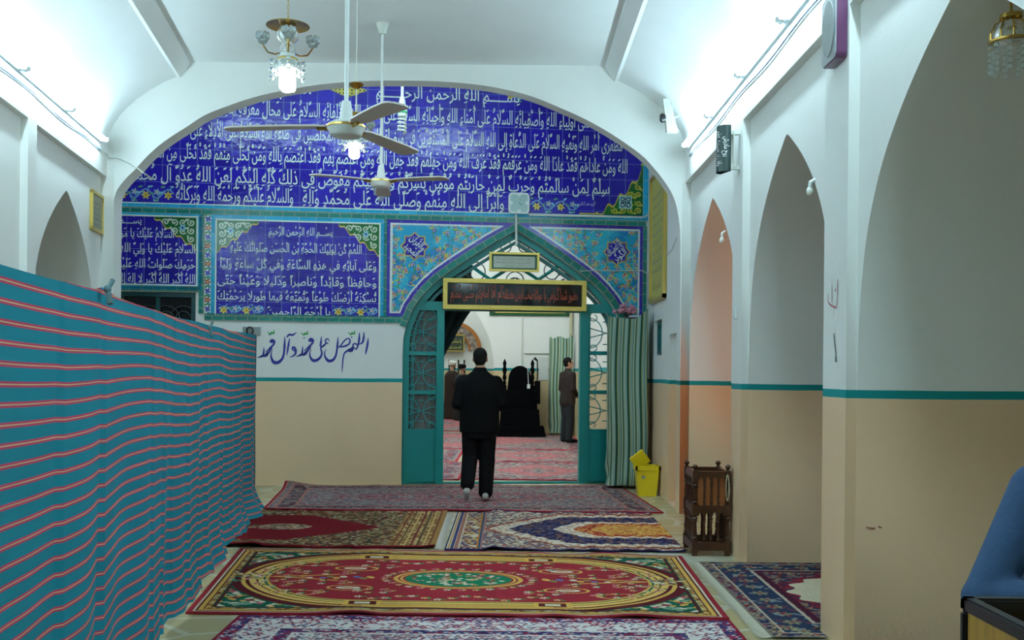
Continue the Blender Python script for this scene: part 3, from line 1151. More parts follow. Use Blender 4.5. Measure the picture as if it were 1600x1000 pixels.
cv_r = lambda u: np.where(u < 0.04, 1.0, np.clip(1.02 - 1.25 * u ** 0.62 + 0.06 * np.cos(u * 34), 0.03, 1))
w_, h_ = bw(1003, 300)[0] - bw(905, 330)[0], 0.70
c, m = corner(w_, h_, 150, 100, GR, (188, 178, 60), (196, 176, 60), 3, cv_r)
rs = (w_ - 0.235, 0.175)
c.rect(rs[0] - 0.085, rs[1] - 0.085, rs[0] + 0.085, rs[1] + 0.085, (150, 196, 206))
for dx in (-0.04, 0.04):
    for dz in (-0.04, 0.04):
        c.ring(rs[0] + dx, rs[1] + dz, 0.024, 0.024, 0.014, (24, 26, 60))
c.line([(rs[0] - 0.06, rs[1]), (rs[0] + 0.06, rs[1])], 0.014, (24, 26, 60))
c.line([(rs[0], rs[1] - 0.06), (rs[0], rs[1] + 0.06)], 0.014, (24, 26, 60))
kk = ~m[:-1, :-1]
tile_patch('corner_tiles', c, bw(905, 330)[0], ZL + 0.015, sR, ZL + 0.015 + h_, 0.014, big, kk)['label'] = 'green corner tiles with yellow scrolls'
# gold arabesque let into the first row
c = Cv(0.56, 0.19, 140, 50, (38, 28, 158))
d = (abs(c.X - 0.28) / 0.28) + (abs(c.Y - 0.095) / 0.11)
c.fill(d < 0.93, (96, 100, 40))
for i in range(-4, 5):
    for j in (-1, 0, 1):
        if abs(i) / 5.0 + abs(j) / 2.2 < 0.95:
            c.ring(0.28 + i * 0.055, 0.095 + j * 0.045, 0.026, 0.022, 0.012, (206, 186, 80))
kk = (d < 0.97)[:-1, :-1]
a, b = bw(511, 145)[0], bw(576, 145)[0]
tile_patch('arabesque_tile', c, a, 5.0, b, 5.19, 0.014, big, kk)

m_ = MB()
bslab(m_, -5.55, ZL - 0.052, sR + 0.07, ZL - 0.008, 0.004, 0.016)
bslab(m_, sR, ZL, sR + 0.07, 5.4, 0.004, 0.016, 'z')
obj('turquoise_border', m_, M['turq'], big)
m_ = MB()
bslab(m_, -5.55, ZL - 0.008, sR, ZL + 0.006, 0.004, 0.02)
obj('white_line', m_, M['white'], big)

# teal brick courses between the panels
bk = MB()
bslab(bk, -5.55, ZL - 0.125, bw(1009, 350)[0], ZL - 0.052, 0.0, 0.02)
zM0, zM1 = 2.185, ZL - 0.125                         # brick edging under the panels
sv = bw(332, 420)[0]
bslab(bk, bw(309, 420)[0] + 0.015, zM0 - 0.0, bw(320, 420)[0] - 0.005, zM1, 0.0, 0.018, 'z')
sp0 = bw(604.5, 400)[0]
bslab(bk, bw(594, 400)[0] + 0.045, zM0 - 0.08, sp0, zM1, 0.0, 0.018, 'z')
bslab(bk, bw(320, 500)[0], zM0 - 0.085, P[1][0] + 0.0, zM0, 0.0, 0.02)
bslab(bk, -5.55, bw(250, 455)[1] - 0.0, bw(309, 452)[0] + 0.015, bw(250, 449)[1] + 0.02, 0.0, 0.018)
bslab(bk, bw(1004, 400)[0], 2.18, bw(1010, 400)[0], zM1, 0.0, 0.018, 'z')
o = obj('brick_course', bk, M['brick'])
o['kind'] = 'structure'

# ---- middle and left text panels
def text_panel(label, u0, u1, vt, vb, lines, corners, flowers):
    um, vm = (u0 + u1) / 2, (vt + vb) / 2
    s0, s1 = bw(u0, vm)[0], bw(u1, vm)[0]
    z1, z0 = bw(um, vt)[1], bw(um, vb)[1]
    t = thing('tiled_inscription', label, 'tile panel', B((s0 + s1) / 2, z0, 0))
    bquad(f := MB(), s0, z0, s1, z1, 0.012)
    obj('tile_field', f, M['blue'], t)
    frame_slabs(f := MB(), s0 - 0.017, z0 - 0.017, s1 + 0.017, z1 + 0.017, 0.017, 0.004, 0.02)
    obj('white_line', f, M['white'], t)
    frame_slabs(f := MB(), s0 - 0.07, z0 - 0.07, s1 + 0.07, z1 + 0.07, 0.053, 0.004, 0.018)
    obj('turquoise_border', f, M['turq'], t)
    f = MB()
    for tx, a, b, v, h in lines:
        s_a, s_b = bw(a, v)[0], bw(b, v)[0]
        z = bw(um, v)[1]
        put_line(f, tx, s_a, s_b, z, h, fn=FB(0.016))
    obj('inscription', f, M['white'], t)['label'] = 'white glazed calligraphy'
    ca = lambda u: np.clip(0.98 - 0.95 * u ** 1.05 + 0.05 * np.cos(u * 26), 0.02, 1)
    for side in corners:
        w, h = 0.52, 0.42
        c, m = corner(w, h, 110, 90, GR, (200, 212, 190), (206, 176, 80), 4, ca)
        c.flower(w - 0.17, 0.13, 0.05, LB, (120, 190, 210), 6, 0, DB)
        k = (~m)
        c.C, k = c.C[::-1], k[::-1]
        if side == 'l':
            c.C, k = c.C[:, ::-1], k[:, ::-1]
            x0 = s0
        else:
            x0 = s1 - w
        tile_patch('corner_tiles', c, x0, z1 - h, x0 + w, z1, 0.014, t, k[1:, 1:])['label'] = 'green corner tiles with white scrolls'
    for a, b, v0, v1 in flowers:
        sa, sb, za, zb = bw(a, v0)[0], bw(b, v0)[0], bw(um, v1)[1], bw(um, v0)[1]
        tile_patch('flower_tiles', vine(sb - sa, zb - za, 140, 30, 4, 7), sa, za, sb, zb, 0.014, t)
    return t


text_panel('square cornered blue tile panel between the flower strip and the doorway, six rows of calligraphy', 338.5, 592, 347.5, 494.5,
           [('بِسْـــمِ اللهِ الرَّحْمنِ الرَّحيمِ', 420, 520, 367.5, 0.10), ('اللهُمَّ كُنْ لِوَلِيِّكَ الْحُجَّةِ بْنِ الْحَسَنِ صَلَواتُكَ عَلَيْهِ', 360, 565, 394.5, 0.115),
            ('وَعَلى آبائِهِ في هذِهِ السّاعَةِ وَفي كُلِّ ساعَةٍ وَلِيّاً', 344, 588, 420, 0.115), ('وَحافِظاً وَقائِداً وَناصِراً وَدَليلاً وَعَيْناً حَتّى', 340, 588, 446, 0.115),
            ('تُسْكِنَهُ أَرْضَكَ طَوْعاً وَتُمَتِّعَهُ فيها طَويلاً بِرَحْمَتِكَ', 340, 588, 470, 0.115), ('يا أَرْحَمَ الرّاحِمينَ', 418, 516, 492, 0.10)],
           'lr', [(341, 412, 477, 493), (520, 590, 477, 493)])
text_panel('blue tile panel cut off by the left leg of the arch, above the dark window', 120, 307, 338, 443.5,
           [('بِسْــــمِ اللهِ الرَّحْمنِ', 130, 222, 349.5, 0.10), ('السَّلامُ عَلَيْكَ يا مَولايَ', 172, 272, 370.5, 0.115), ('السَّلامُ عَلَيْكَ يا وَلِيَّ اللهِ ابْ', 168, 305, 394, 0.115),
            ('حَرَمِكَ صَلَواتُ اللهِ عَلَيْكَ وَ', 170, 305, 418, 0.115), ('اللهُ أَكْبَر اللهُ أَكْبَر لا إِلهَ إِلا ا', 180, 305, 441, 0.115)],
           'r', [])

# ---- flower strip
fs = thing('tile_strip', 'narrow upright white tile strip painted with red and blue flowers', 'tile strip', B(bw(327, 420)[0], zM0, 0))
s0, s1 = bw(320.5, 420)[0], bw(329.5, 420)[0]
c = Cv(s1 - s0, zM1 - zM0, 24, 300, (214, 224, 220))
w = s1 - s0
c.line([(w * (0.5 + 0.28 * math.sin(i / 6)), i * 0.012) for i in range(int((zM1 - zM0) / 0.012))], 0.008, (40, 120, 60))
n = 11
for i in range(n):
    z = (i + 0.5) / n * (zM1 - zM0)
    if i % 2:
        c.flower(w / 2, z, 0.045, (150, 54, 40), (120, 40, 50), 5, 0, (210, 180, 70))
    else:
        c.flower(w / 2, z, 0.04, (44, 40, 150), (60, 60, 170), 4, 0.6)
    c.ell(w * 0.25, z + 0.055, 0.028, 0.011, (40, 120, 60), 0.7)
    c.ell(w * 0.75, z - 0.05, 0.028, 0.011, (40, 130, 150), -0.7)
    c.ell(w * 0.72, z + 0.05, 0.024, 0.01, (40, 120, 60), 2.2)
tile_patch('flower_tiles', c, s0, zM0, s1, zM1, 0.014, fs)

# ---- turquoise spandrels over the doorway arch
s0, s1 = sp0 + 0.0, bw(1004, 400)[0]
z0, z1 = 2.185, ZL - 0.125
DX = darc(0.085)[2:-2]
DXs = np.array([p[0] for p in DX])
DXz = np.array([p[1] for p in DX])


def spandrel(label, xa, xb, side):
    t = thing('tiled_spandrel', label, 'tile panel', B((xa + xb) / 2, z0, 0))
    w, h = xb - xa, z1 - z0
    nx, ny = int(w / 0.0075), int(h / 0.0075)
    c = Cv(w, h, nx, ny, TQ)
    r = random.Random(21)
    mir = (lambda x: x) if side == 'l' else (lambda x: w - x)
    used = []
    tries = 0
    for i in range(70):
        c.speck(np.ones_like(c.X, bool), [TQ, (40, 170, 200), (20, 120, 180)], 0.21, 0.21, 1, 3, False) if i == 0 else None
    while len(used) < 170 and tries < 12000:
        tries += 1
        x, y = r.uniform(0.05, w - 0.03), r.uniform(0.04, h - 0.04)
        if all((x - a) ** 2 + (y - b) ** 2 > 0.076 ** 2 for a, b in used) and (x - 0.37) ** 2 + (y - 0.98) ** 2 > 0.25 ** 2:
            used.append((x, y))
    for k, (x, y) in enumerate(used):
        X = mir(x)
        a = r.uniform(0, 6)
        c.line([(X + 0.05 * math.cos(a + j * 0.35) * (1 - j / 14), y + 0.05 * math.sin(a + j * 0.35) * (1 - j / 14)) for j in range(11)], 0.007, (190, 190, 130))
        c.ell(X + 0.045 * math.cos(a + 2), y + 0.045 * math.sin(a + 2), 0.026, 0.010, (190, 186, 60), a)
        c.ell(X + 0.045 * math.cos(a + 4), y + 0.045 * math.sin(a + 4), 0.024, 0.009, (70, 140, 60), a + 1)
        if k % 3 == 0:
            c.flower(X, y, 0.040, (40, 30, 110), (222, 214, 220), 6, a, (60, 30, 110))
        elif k % 3 == 1:
            c.flower(X, y, 0.032, (176, 120, 130), (206, 176, 150), 5, a, (130, 60, 70))
        else:
            if k % 2:
                c.ell(X, y, 0.048, 0.018, (200, 168, 130), a)
                c.ell(X, y, 0.03, 0.009, (176, 90, 80), a)
            else:
                c.flower(X, y, 0.026, (90, 40, 110), (170, 70, 90), 4, a, (200, 180, 80))
    # edging: white line and violet band against the frame and the arch
    S = c.X + xa
    Z = c.Y + z0
    P2 = np.stack([S.ravel(), Z.ravel()], 1)
    dist = np.full(len(P2), 9.0)
    for i in range(len(DX) - 1):
        A, Bv = np.array(DX[i]), np.array(DX[i + 1])
        dd = Bv - A
        tt = np.clip(((P2 - A) @ dd) / (dd @ dd), 0, 1)
        dist = np.minimum(dist, np.hypot(*(P2 - (A + tt[:, None] * dd)).T))
    dist = dist.reshape(S.shape)
    inside = Z < np.interp(S, DXs, DXz)
    edge = np.minimum(np.minimum(h - c.Y, c.Y), c.X if side == 'l' else w - c.X)
    D = np.minimum(edge, dist)
    c.fill(D < 0.068, (216, 222, 216))
    c.fill(D < 0.045, (48, 34, 150))
    gl = (np.mod(S, 0.21) < 0.006) | (np.mod(Z, 0.21) < 0.006)
    c.C[gl] = c.C[gl] * 0.75 + 0.25 * np.array(lin((150, 190, 200)))
    keep = ~(inside[:-1, :-1] | inside[1:, 1:])
    c.soft(0.12, 5)
    tile_patch('glazed_field', c, xa, z0, xb, z1, 0.012, t, keep)
    # eight pointed star medallion
    cs, cz = (bw(648, 385) if side == 'l' else bw(963.5, 394))
    for rr, mm, nn, nm in ((0.19, 'gold', 0.016, 'star_edge'), (0.168, 'blue', 0.019, 'star')):
        pts = []
        for i in range(16):
            R = rr if i % 2 == 0 else rr * 0.765
            a = PI / 2 + i * PI / 8
            pts.append((cs + R * math.cos(a), cz + R * math.sin(a)))
        f = MB()
        f.add([B(x, z, nn) for x, z in pts], [tuple(range(16))])
        f.uv[0] = tuple(pts)
        obj(nm, f, M[mm] if mm == 'blue' else mat('ochre_glaze', (196, 160, 60), 0.3), t)
    lines = (('وَالقُرآنِ', -0.115, 0.115, 0.02), ('المَجيد', -0.105, 0.105, -0.10)) if side == 'l' else (('إِنّا أَعطَيناكَ', -0.12, 0.12, 0.02), ('الكَوثَر', -0.10, 0.10, -0.10))
    ang = -0.72 if side == 'l' else 0.72
    for tx, a, b, zz in lines:
        f = MB()
        put_line(f, tx, a, b, zz, 0.10, bold=0.014, fn=lambda x, y, z: B(cs + x * math.cos(ang) - z * math.sin(ang), cz + x * math.sin(ang) + z * math.cos(ang), 0.022))
        obj('inscription', f, M['white'], t)['label'] = 'white glazed calligraphy'
    return t


spandrel('turquoise flowered tile spandrel left of the arch point, with a blue star', s0, sA, 'l')
spandrel('turquoise flowered tile spandrel right of the arch point, with a blue star', sA, s1, 'r')

# teal brick rib along the arch
rib = MB()
Pi, Po = darc(0.0), darc(0.085)
dd = 0
for i in range(3, len(Pi) - 4):
    l = math.hypot(Pi[i + 1][0] - Pi[i][0], Pi[i + 1][1] - Pi[i][1])
    a, b, c_, d = Pi[i], Pi[i + 1], Po[i + 1], Po[i]
    rib.quad(B(a[0], a[1], 0.03), B(b[0], b[1], 0.03), B(c_[0], c_[1], 0.022), B(d[0], d[1], 0.022), uv=((dd, 0), (dd + l, 0), (dd + l, 0.06), (dd, 0.06)))
    rib.quad(B(a[0], a[1], 0.0), B(b[0], b[1], 0.0), B(b[0], b[1], 0.03), B(a[0], a[1], 0.03), uv=((dd, 0), (dd + l, 0), (dd + l, 0.03), (dd, 0.03)))
    rib.quad(B(d[0], d[1], 0.0), B(c_[0], c_[1], 0.0), B(c_[0], c_[1], 0.022), B(d[0], d[1], 0.022), uv=((dd, 0), (dd + l, 0), (dd + l, 0.03), (dd, 0.03)))
    dd += l
o = obj('brick_arch', rib, M['brick'])
o['kind'] = 'structure'

# ---- painted writing on the plaster below
def stroke_obj(name, strokes, m, parent):
    f = MB()
    for st in strokes:
        pts = []
        for x, y, w in st:
            s, z = bw(390 + x / 6.4, 500 + y / 6.4)
            pts.append((s, z, w / 6.4 / 120.0))
        r = MB().ribbon(pts)
        r.map(FB(0.004))
        f.add(r.v, r.f)
    return obj(name, f, m, parent)


MH = [[(592, 208, 20), (612, 190, 26), (634, 202, 22), (628, 232, 18), (602, 258, 18), (570, 290, 14), (548, 308, 8)],
      [(628, 212, 16), (604, 208, 20), (592, 214, 14)], [(612, 262, 16), (588, 300, 18), (566, 322, 26), (540, 346, 26), (515, 345, 18), (488, 358, 12), (464, 364, 4)],
      [(572, 318, 20), (560, 336, 26), (548, 352, 14)], [(530, 262, 5), (528, 315, 18), (514, 350, 20), (470, 362, 6)]]
ST = [[(1186, 178, 5), (1180, 240, 22), (1166, 310, 18), (1158, 348, 4)],
      [(1144, 118, 5), (1141, 178, 22), (1130, 222, 20), (1108, 238, 12), (1094, 238, 8)], [(1099, 125, 5), (1096, 185, 22), (1088, 240, 18), (1072, 284, 14), (1060, 300, 8)],
      [(1080, 250, 14), (1056, 236, 14), (1036, 246, 14), (1034, 270, 14), (1052, 286, 12), (1064, 292, 8)], [(1040, 262, 14), (1022, 284, 22), (1000, 296, 24), (972, 312, 20), (946, 338, 14), (933, 400, 14), (928, 470, 12), (925, 522, 4)],
      [(1026, 272, 20), (1030, 300, 20), (1008, 312, 20), (985, 306, 16)],
      [(905, 264, 14), (950, 206, 14), (985, 184, 12), (1003, 198, 14), (998, 234, 16), (962, 258, 20), (920, 268, 16), (884, 268, 12)],
      [(885, 168, 5), (880, 240, 20), (872, 310, 18), (858, 365, 20), (830, 402, 28), (790, 408, 30), (760, 376, 20), (750, 332, 12), (766, 292, 4)],
      [(800, 214, 5), (782, 188, 12), (760, 200, 14), (764, 226, 14), (790, 236, 8)], [(764, 226, 14), (748, 252, 18), (716, 268, 18), (704, 268, 10)], [(718, 163, 5), (713, 225, 20), (706, 262, 16)],
      [(744, 248, 14), (712, 288, 14), (722, 320, 18), (714, 362, 20), (682, 396, 28), (640, 406, 30), (610, 376, 20), (602, 332, 12), (618, 290, 4)],
      [(430, 300, 14), (430, 276, 18), (448, 276, 22), (462, 305, 22), (456, 340, 20), (430, 362, 14), (398, 373, 3)], [(432, 298, 14), (446, 308, 14), (460, 306, 10)],
      [(401, 180, 5), (391, 240, 20), (381, 300, 18), (372, 355, 4)], [(372, 172, 14), (398, 146, 20), (430, 150, 20), (470, 123, 5)],
      [(352, 163, 5), (350, 250, 22), (344, 330, 20), (326, 388, 24), (290, 422, 32), (250, 425, 34), (225, 396, 24), (215, 348, 14), (228, 298, 4)],
      [(1028, 170, 10), (1010, 172, 10)], [(556, 178, 10), (536, 180, 10)], [(214, 144, 9), (192, 148, 9)]]
ST += MH + [[(x - 387, y + 12, w) for x, y, w in s] for s in MH]
wi = thing('wall_writing', 'line of dark blue painted calligraphy with green marks on the white wall', 'writing', B(bw(520, 545)[0], 1.7, 0))
stroke_obj('blue_letters', ST, mat('blue_paint', (34, 38, 140), 0.5, var=0.08), wi)
GS = [[(1050, 104, 6), (1046, 138, 16), (1026, 130, 14), (1014, 146, 14), (986, 124, 7)], [(1026, 134, 12), (1022, 118, 4)]]
gpaint = mat('green_paint', (20, 150, 50), 0.5, var=0.08)
for o_, p_ in ((0, 0), (-470, 4), (-805, -4)):
    stroke_obj('green_mark', [[(x + o_, y + p_, w) for x, y, w in g] for g in GS], gpaint, wi)

# ---- dark window under the left panel
wn = thing('window', 'dark window with a teal frame and scrolled grille behind the striped curtain', 'window', B((WIN[0] + WIN[1]) / 2, WIN[2], -0.1))
m_ = MB()
a, b, c_, d = WIN
frame_slabs(m_, a, c_, b, d, 0.06, -0.14, -0.03)
bslab(m_, (a + b) / 2 - 0.02, c_ + 0.06, (a + b) / 2 + 0.02, d - 0.06, -0.13, -0.05)
obj('frame', m_, mat('dark_teal_paint', (12, 70, 74), 0.4), wn)
bquad(m_ := MB(), a + 0.05, c_ + 0.05, b - 0.05, d - 0.05, -0.12)
obj('pane', m_, mat('dark_window_glass', (10, 16, 18), 0.1, var=0.2), wn)
m_ = MB()
for k in range(4):
    cx = a + 0.16 + k * (b - a - 0.32) / 3
    for rr in (0.17, 0.10):
        m_.tube([B(cx + rr * math.cos(t * PI / 12), d - 0.34 + rr * math.sin(t * PI / 12), -0.06) for t in range(0, 25)], 0.007, 6)
obj('grille', m_, M['iron'], wn)

# ================================================================== DOORWAY
D = thing('door_1', 'teal double doorway with scrolled iron grilles under a pointed arch', 'door', B(sA, 0, -0.08))
D['kind'] = 'structure'
Pi, Pn = darc(-0.004), darc(-0.085)


def arch_band(mb, A, Bn, n0, n1, skip=0):
    for i in range(len(A) - 1):
        a, b, c, d = A[i], A[i + 1], Bn[i + 1], Bn[i]
        mb.quad(B(a[0], a[1], n1), B(b[0], b[1], n1), B(c[0], c[1], n1), B(d[0], d[1], n1))
        mb.quad(B(d[0], d[1], n1), B(c[0], c[1], n1), B(c[0], c[1], n0), B(d[0], d[1], n0))
        mb.quad(B(a[0], a[1], n1), B(b[0], b[1], n1), B(b[0], b[1], n0), B(a[0], a[1], n0))


mb = MB()
arch_band(mb, Pi, Pn, -0.20, -0.06)
obj('frame', mb, M['teal'], D)
mb = MB()
arch_band(mb, darc(-0.11), darc(-0.15), -0.17, -0.09)
obj('inner_frame', mb, M['tealdark'], D)


def S(u, v=600):
    return bw(u, v)[0]


def ZB(v, u=700):
    return bw(u, v)[1]


zT0, zT1 = ZB(484, 660), ZB(470, 660)
mb = MB()
bslab(mb, S(634), zT0, sA + HWD - 0.08, zT1, -0.16, -0.07)
obj('transom', mb, M['teal'], D)
# lunette bars in a W
mb = MB()
wz = [(722, 404), (768, 436), (806, 412), (843, 436), (890, 404)]
for (a, b), (c, d) in zip(wz, wz[1:]):
    p, q = bw(a, b), bw(c, d)
    mb.tube([B(p[0], p[1], -0.11), B(q[0], q[1], -0.11)], 0.022, 4)
for u in (768, 843):
    p = bw(u, 436)
    mb.tube([B(p[0], p[1], -0.11), B(p[0], zT1, -0.11)], 0.02, 4)
obj('lunette_bars', mb, M['teal'], D)


def spiral(cx, cz, r, a0, turns, n=26, sgn=1, shrink=0.25, nn=-0.10):
    return [B(cx + r * (1 - (1 - shrink) * t / n) * math.cos(a0 + sgn * turns * 2 * PI * t / n), cz + r * (1 - (1 - shrink) * t / n) * math.sin(a0 + sgn * turns * 2 * PI * t / n), nn) for t in range(n + 1)]


mb = MB()
for u, v, r, a, sg in ((700, 458, 0.16, 2.5, -1), (745, 425, 0.15, 2.2, -1), (790, 385, 0.12, 3.0, -1), (822, 385, 0.12, 0.1, 1), (866, 424, 0.15, 1.0, 1), (906, 456, 0.16, 0.6, 1),
                       (722, 440, 0.13, 0.2, 1), (884, 440, 0.13, 2.9, -1), (806, 440, 0.14, PI / 2, 1), (806, 440, 0.14, PI / 2, -1), (780, 450, 0.10, 0, 1), (832, 450, 0.10, PI, -1), (756, 455, 0.12, 1, -1), (858, 455, 0.12, 2, 1)):
    p = bw(u, v)
    mb.tube(spiral(p[0], p[1], r, a, 1.25, sgn=sg), 0.008, 5)
obj('lunette_grille', mb, M['iron'], D)
mb = MB()
mb.tube([B(S(632), 0.012, -0.10), B(sA + HWD - 0.06, 0.012, -0.10)], 0.022, 6)
obj('threshold', mb, M['teal'], D)


def leaf(u0, u1, post0, post1, side):
    """fixed side leaf: glass from u0 to u1, door post from post0 to post1"""
    s0, s1, q0, q1 = S(u0), S(u1), S(post0), S(post1)
    t = obj('side_leaf', bslab(MB(), q0, 0.0, q1, zT0, -0.16, -0.05), M['teal'], D)
    zg0, zg1 = ZB(671, u0), zT0
    g = MB()
    e0, e1 = min(s0, q0), max(s1, q1)
    bslab(g, s0, 0.03, s1, zg0, -0.14, -0.07)
    bslab(g, s0 + 0.05, 0.10, s1 - 0.03, zg0 - 0.09, -0.08, -0.062)
    obj('bottom_panel', g, M['teal'], t)
    r = MB()
    for v in (551.5, 613):
        z = ZB(v, u0)
        bslab(r, s0, z - 0.025, s1, z + 0.025, -0.13, -0.075)
    bslab(r, s0 - 0.0, zg0, s0 + 0.03, zg1, -0.13, -0.075)
    obj('rail', r, M['teal'], t)
    bquad(g := MB(), s0, zg0, s1, zg1, -0.125)
    k = NT('door_glass_' + side)
    k.b.inputs['Base Color'].default_value = (0.55, 0.6, 0.6, 1)
    k.b.inputs['Roughness'].default_value = 0.08
    k.b.inputs['Alpha'].default_value = 0.28
    obj('glass_pane', g, k.m, t)
    g = MB()
    w = s1 - s0
    cells = [zg0, ZB(613, u0), ZB(551.5, u0), zg1]
    for za, zb in zip(cells, cells[1:]):
        h = zb - za
        for ex, sg in ((s0, 1), (s1, -1)):
            R = min(h * 0.36, w * 0.46)
            cz = (za + zb) / 2
            arc = [(ex + sg * R * math.cos(t * PI / 20), cz + R * 1.05 * math.sin(t * PI / 20)) for t in range(-10, 11)]
            g.tube([B(x, z, -0.085) for x, z in arc], 0.007, 5)
            for s2 in (1, -1):
                r2 = min(h * 0.13, w * 0.2)
                cc = (ex + sg * r2 * 1.15, cz + s2 * (R * 1.05 + r2 * 0.1))
                g.tube([B(cc[0] + r2 * (1 - 0.035 * q) * math.cos(PI / 2 - sg * s2 * 0 + q * 0.38 * sg * s2 + (PI if s2 < 0 else 0)), cc[1] + r2 * (1 - 0.035 * q) * math.sin(PI / 2 + q * 0.38 * sg * s2 + (PI if s2 < 0 else 0)), -0.085) for q in range(17)], 0.007, 5)
        g.tube([B(s0 + 0.02, za + h * 0.62, -0.085), B((s0 + s1) / 2, za + h * 0.5, -0.085), B(s1 - 0.02, za + h * 0.62, -0.085)], 0.007, 5)
        g.tube([B(s0 + 0.02, za + h * 0.38, -0.085), B((s0 + s1) / 2, za + h * 0.5, -0.085), B(s1 - 0.02, za + h * 0.38, -0.085)], 0.007, 5)
        for q in (0.22, 0.78):
            g.tube([B(s0 + w * 0.4, za + h * q, -0.085), B(s0 + w * 0.6, za + h * q, -0.085)], 0.007, 5)
    obj('grille', g, M['teal'], t)


leaf(634, 683, 682, 694, 'left')
leaf(920, 978, 907, 920.5, 'right')

# the long black framed banner and the small frame over it
def framed(name, label, cat, s0, z0, s1, z1, n0, n1, w, mframe, mfield, nfield=0.012):
    t = thing(name, label, cat, B((s0 + s1) / 2, z0, n0))
    f = MB()
    frame_slabs(f, s0, z0, s1, z1, w, n0, n1)
    frame_slabs(f, s0 + w * 0.75, z0 + w * 0.75, s1 - w * 0.75, z1 - w * 0.75, w * 0.3, n0, n1 - 0.012)
    obj('frame', f, mframe, t)
    bquad(g := MB(), s0 + w * 0.5, z0 + w * 0.5, s1 - w * 0.5, z1 - w * 0.5, n0 + nfield)
    obj('field', g, mfield, t)
    return t


s0, s1 = S(692.3, 458), S(916, 462)
z0, z1 = ZB(482.6, 692), ZB(434.4, 692)
bn = framed('framed_banner', 'long black banner with red calligraphy in a gold frame across the doorway', 'banner', s0, z0, s1, z1, -0.055, 0.02, 0.055, M['gold'], mat('black_glass', (14, 22, 24), 0.06, var=0.1))
zb = z0 + 0.15
L_ = s1 - s0
redp = mat('red_ochre_paint', (168, 66, 40), 0.5)
for tx, a, b, dz in (('خَتْمِ حُسَين مُحتَرَم', s0 + 0.10, s0 + 0.52, 0), ('خدّام آقا امام', s0 + 0.50, s0 + 0.85, 0.01), ('يا صاحب الزمان بمقدمك', s0 + 0.82, s0 + 1.22, 0), ('حضور شما گرامي يا مولانا', s0 + 1.20, s1 - 0.10, 0)):
    f = MB()
    put_line(f, tx, a, b, zb + dz, 0.155, fn=FB(-0.040))
    obj('inscription', f, redp, bn)['label'] = 'red calligraphy'
s0, s1 = S(765, 408), S(843, 410)
z0, z1 = ZB(424, 800), ZB(394, 800)
fr = framed('framed_text', 'small pale framed text with a green mount hung at the arch point', 'picture', s0, z0, s1, z1, -0.055, -0.005, 0.028, M['gold'], mat('green_mount', (52, 100, 76), 0.5))
bquad(g := MB(), s0 + 0.055, z0 + 0.05, s1 - 0.055, z1 - 0.05, -0.038)
obj('paper', g, mat('grey_paper', (186, 194, 180), 0.6, var=0.1), fr)
f = MB()
for i, z in enumerate((z1 - 0.095, z1 - 0.14)):
    put_line(f, 'وقف مسجد بر زائران محترم خدام', s0 + 0.09, s1 - 0.12, z, 0.026, fn=FB(-0.036), bold=0)
put_line(f, 'سلام بر شهيدان', s0 + 0.2, s1 - 0.2, z0 + 0.075, 0.022, fn=FB(-0.036), bold=0)
obj('inscription', f, mat('grey_ink', (120, 110, 96), 0.6), fr)['label'] = 'faint brown writing'

# wall clock on the tiles
cs, cz = bw(810, 318.5)
ck = thing('wall_clock', 'square white wall clock with a pale dial on the blue tiles over the door arch', 'clock', B(cs, cz - 0.14, 0.03))


def roundrect(cx, cz, w, h, r, n=5):
    pts = []
    for qx, qz, a0 in ((1, 1, 0), (-1, 1, PI / 2), (-1, -1, PI), (1, -1, 1.5 * PI)):
        for i in range(n + 1):
            a = a0 + PI / 2 * i / n
            pts.append((cx + qx * (w / 2 - r) + r * math.cos(a), cz + qz * (h / 2 - r) + r * math.sin(a)))
    return pts


f = MB().extrude_outline(roundrect(0, 0, 0.275, 0.275, 0.05), 0.0, 0.045)
f.map(lambda x, y, z: B(cs + x, cz + z, 0.018 + y))
obj('case', f, M['whitemetal'], ck)
f = MB().extrude_outline(roundrect(0, 0, 0.225, 0.225, 0.03), 0.0, 0.006)
f.map(lambda x, y, z: B(cs + x, cz + z, 0.062 + y))
obj('dial', f, mat('pale_dial', (168, 196, 192), 0.25), ck)
for x, z in ((0, 0.108), (0, -0.108), (0.108, 0), (-0.108, 0)):
    f = MB().extrude_outline([(x + 0.026 * math.cos(a * PI / 6), z + 0.026 * math.sin(a * PI / 6)) for a in range(12)], 0.05, 0.058)
    f.map(lambda x, y, z: B(cs + x, cz + z, 0.018 + y))
    obj('stud', f, M['whitemetal'], ck)
f = MB().ribbon([(0, 0, 0.010), (0.044, -0.03, 0.006)])
f.map(lambda x, y, z: B(cs + x, cz + z, 0.070))
obj('hour_hand', f, M['blackplastic'], ck)
f = MB().ribbon([(-0.004, -0.012, 0.005), (0.03, 0.075, 0.003)])
f.map(lambda x, y, z: B(cs + x, cz + z, 0.071))
obj('minute_hand', f, mat('grey_hand', (120, 130, 130), 0.4), ck)
gmark = mat('grey_mark', (120, 140, 138), 0.5)
for x, z in ((0, 0.05), (0, -0.05), (0.05, 0.004), (-0.04, 0.0)):
    f = MB().ribbon([(x - 0.012, z, 0.005), (x + 0.012, z, 0.005)])
    f.map(lambda x, y, z: B(cs + x, cz + z, 0.0695))
    obj('numeral', f, gmark, ck)

# conduits and cables on the tiled wall
def cable(label, pts, r, m, name='cable'):
    return tag(obj(name, MB().tube(pts, r, 6), m, loc=pts[0], smooth=60), label, 'cable')


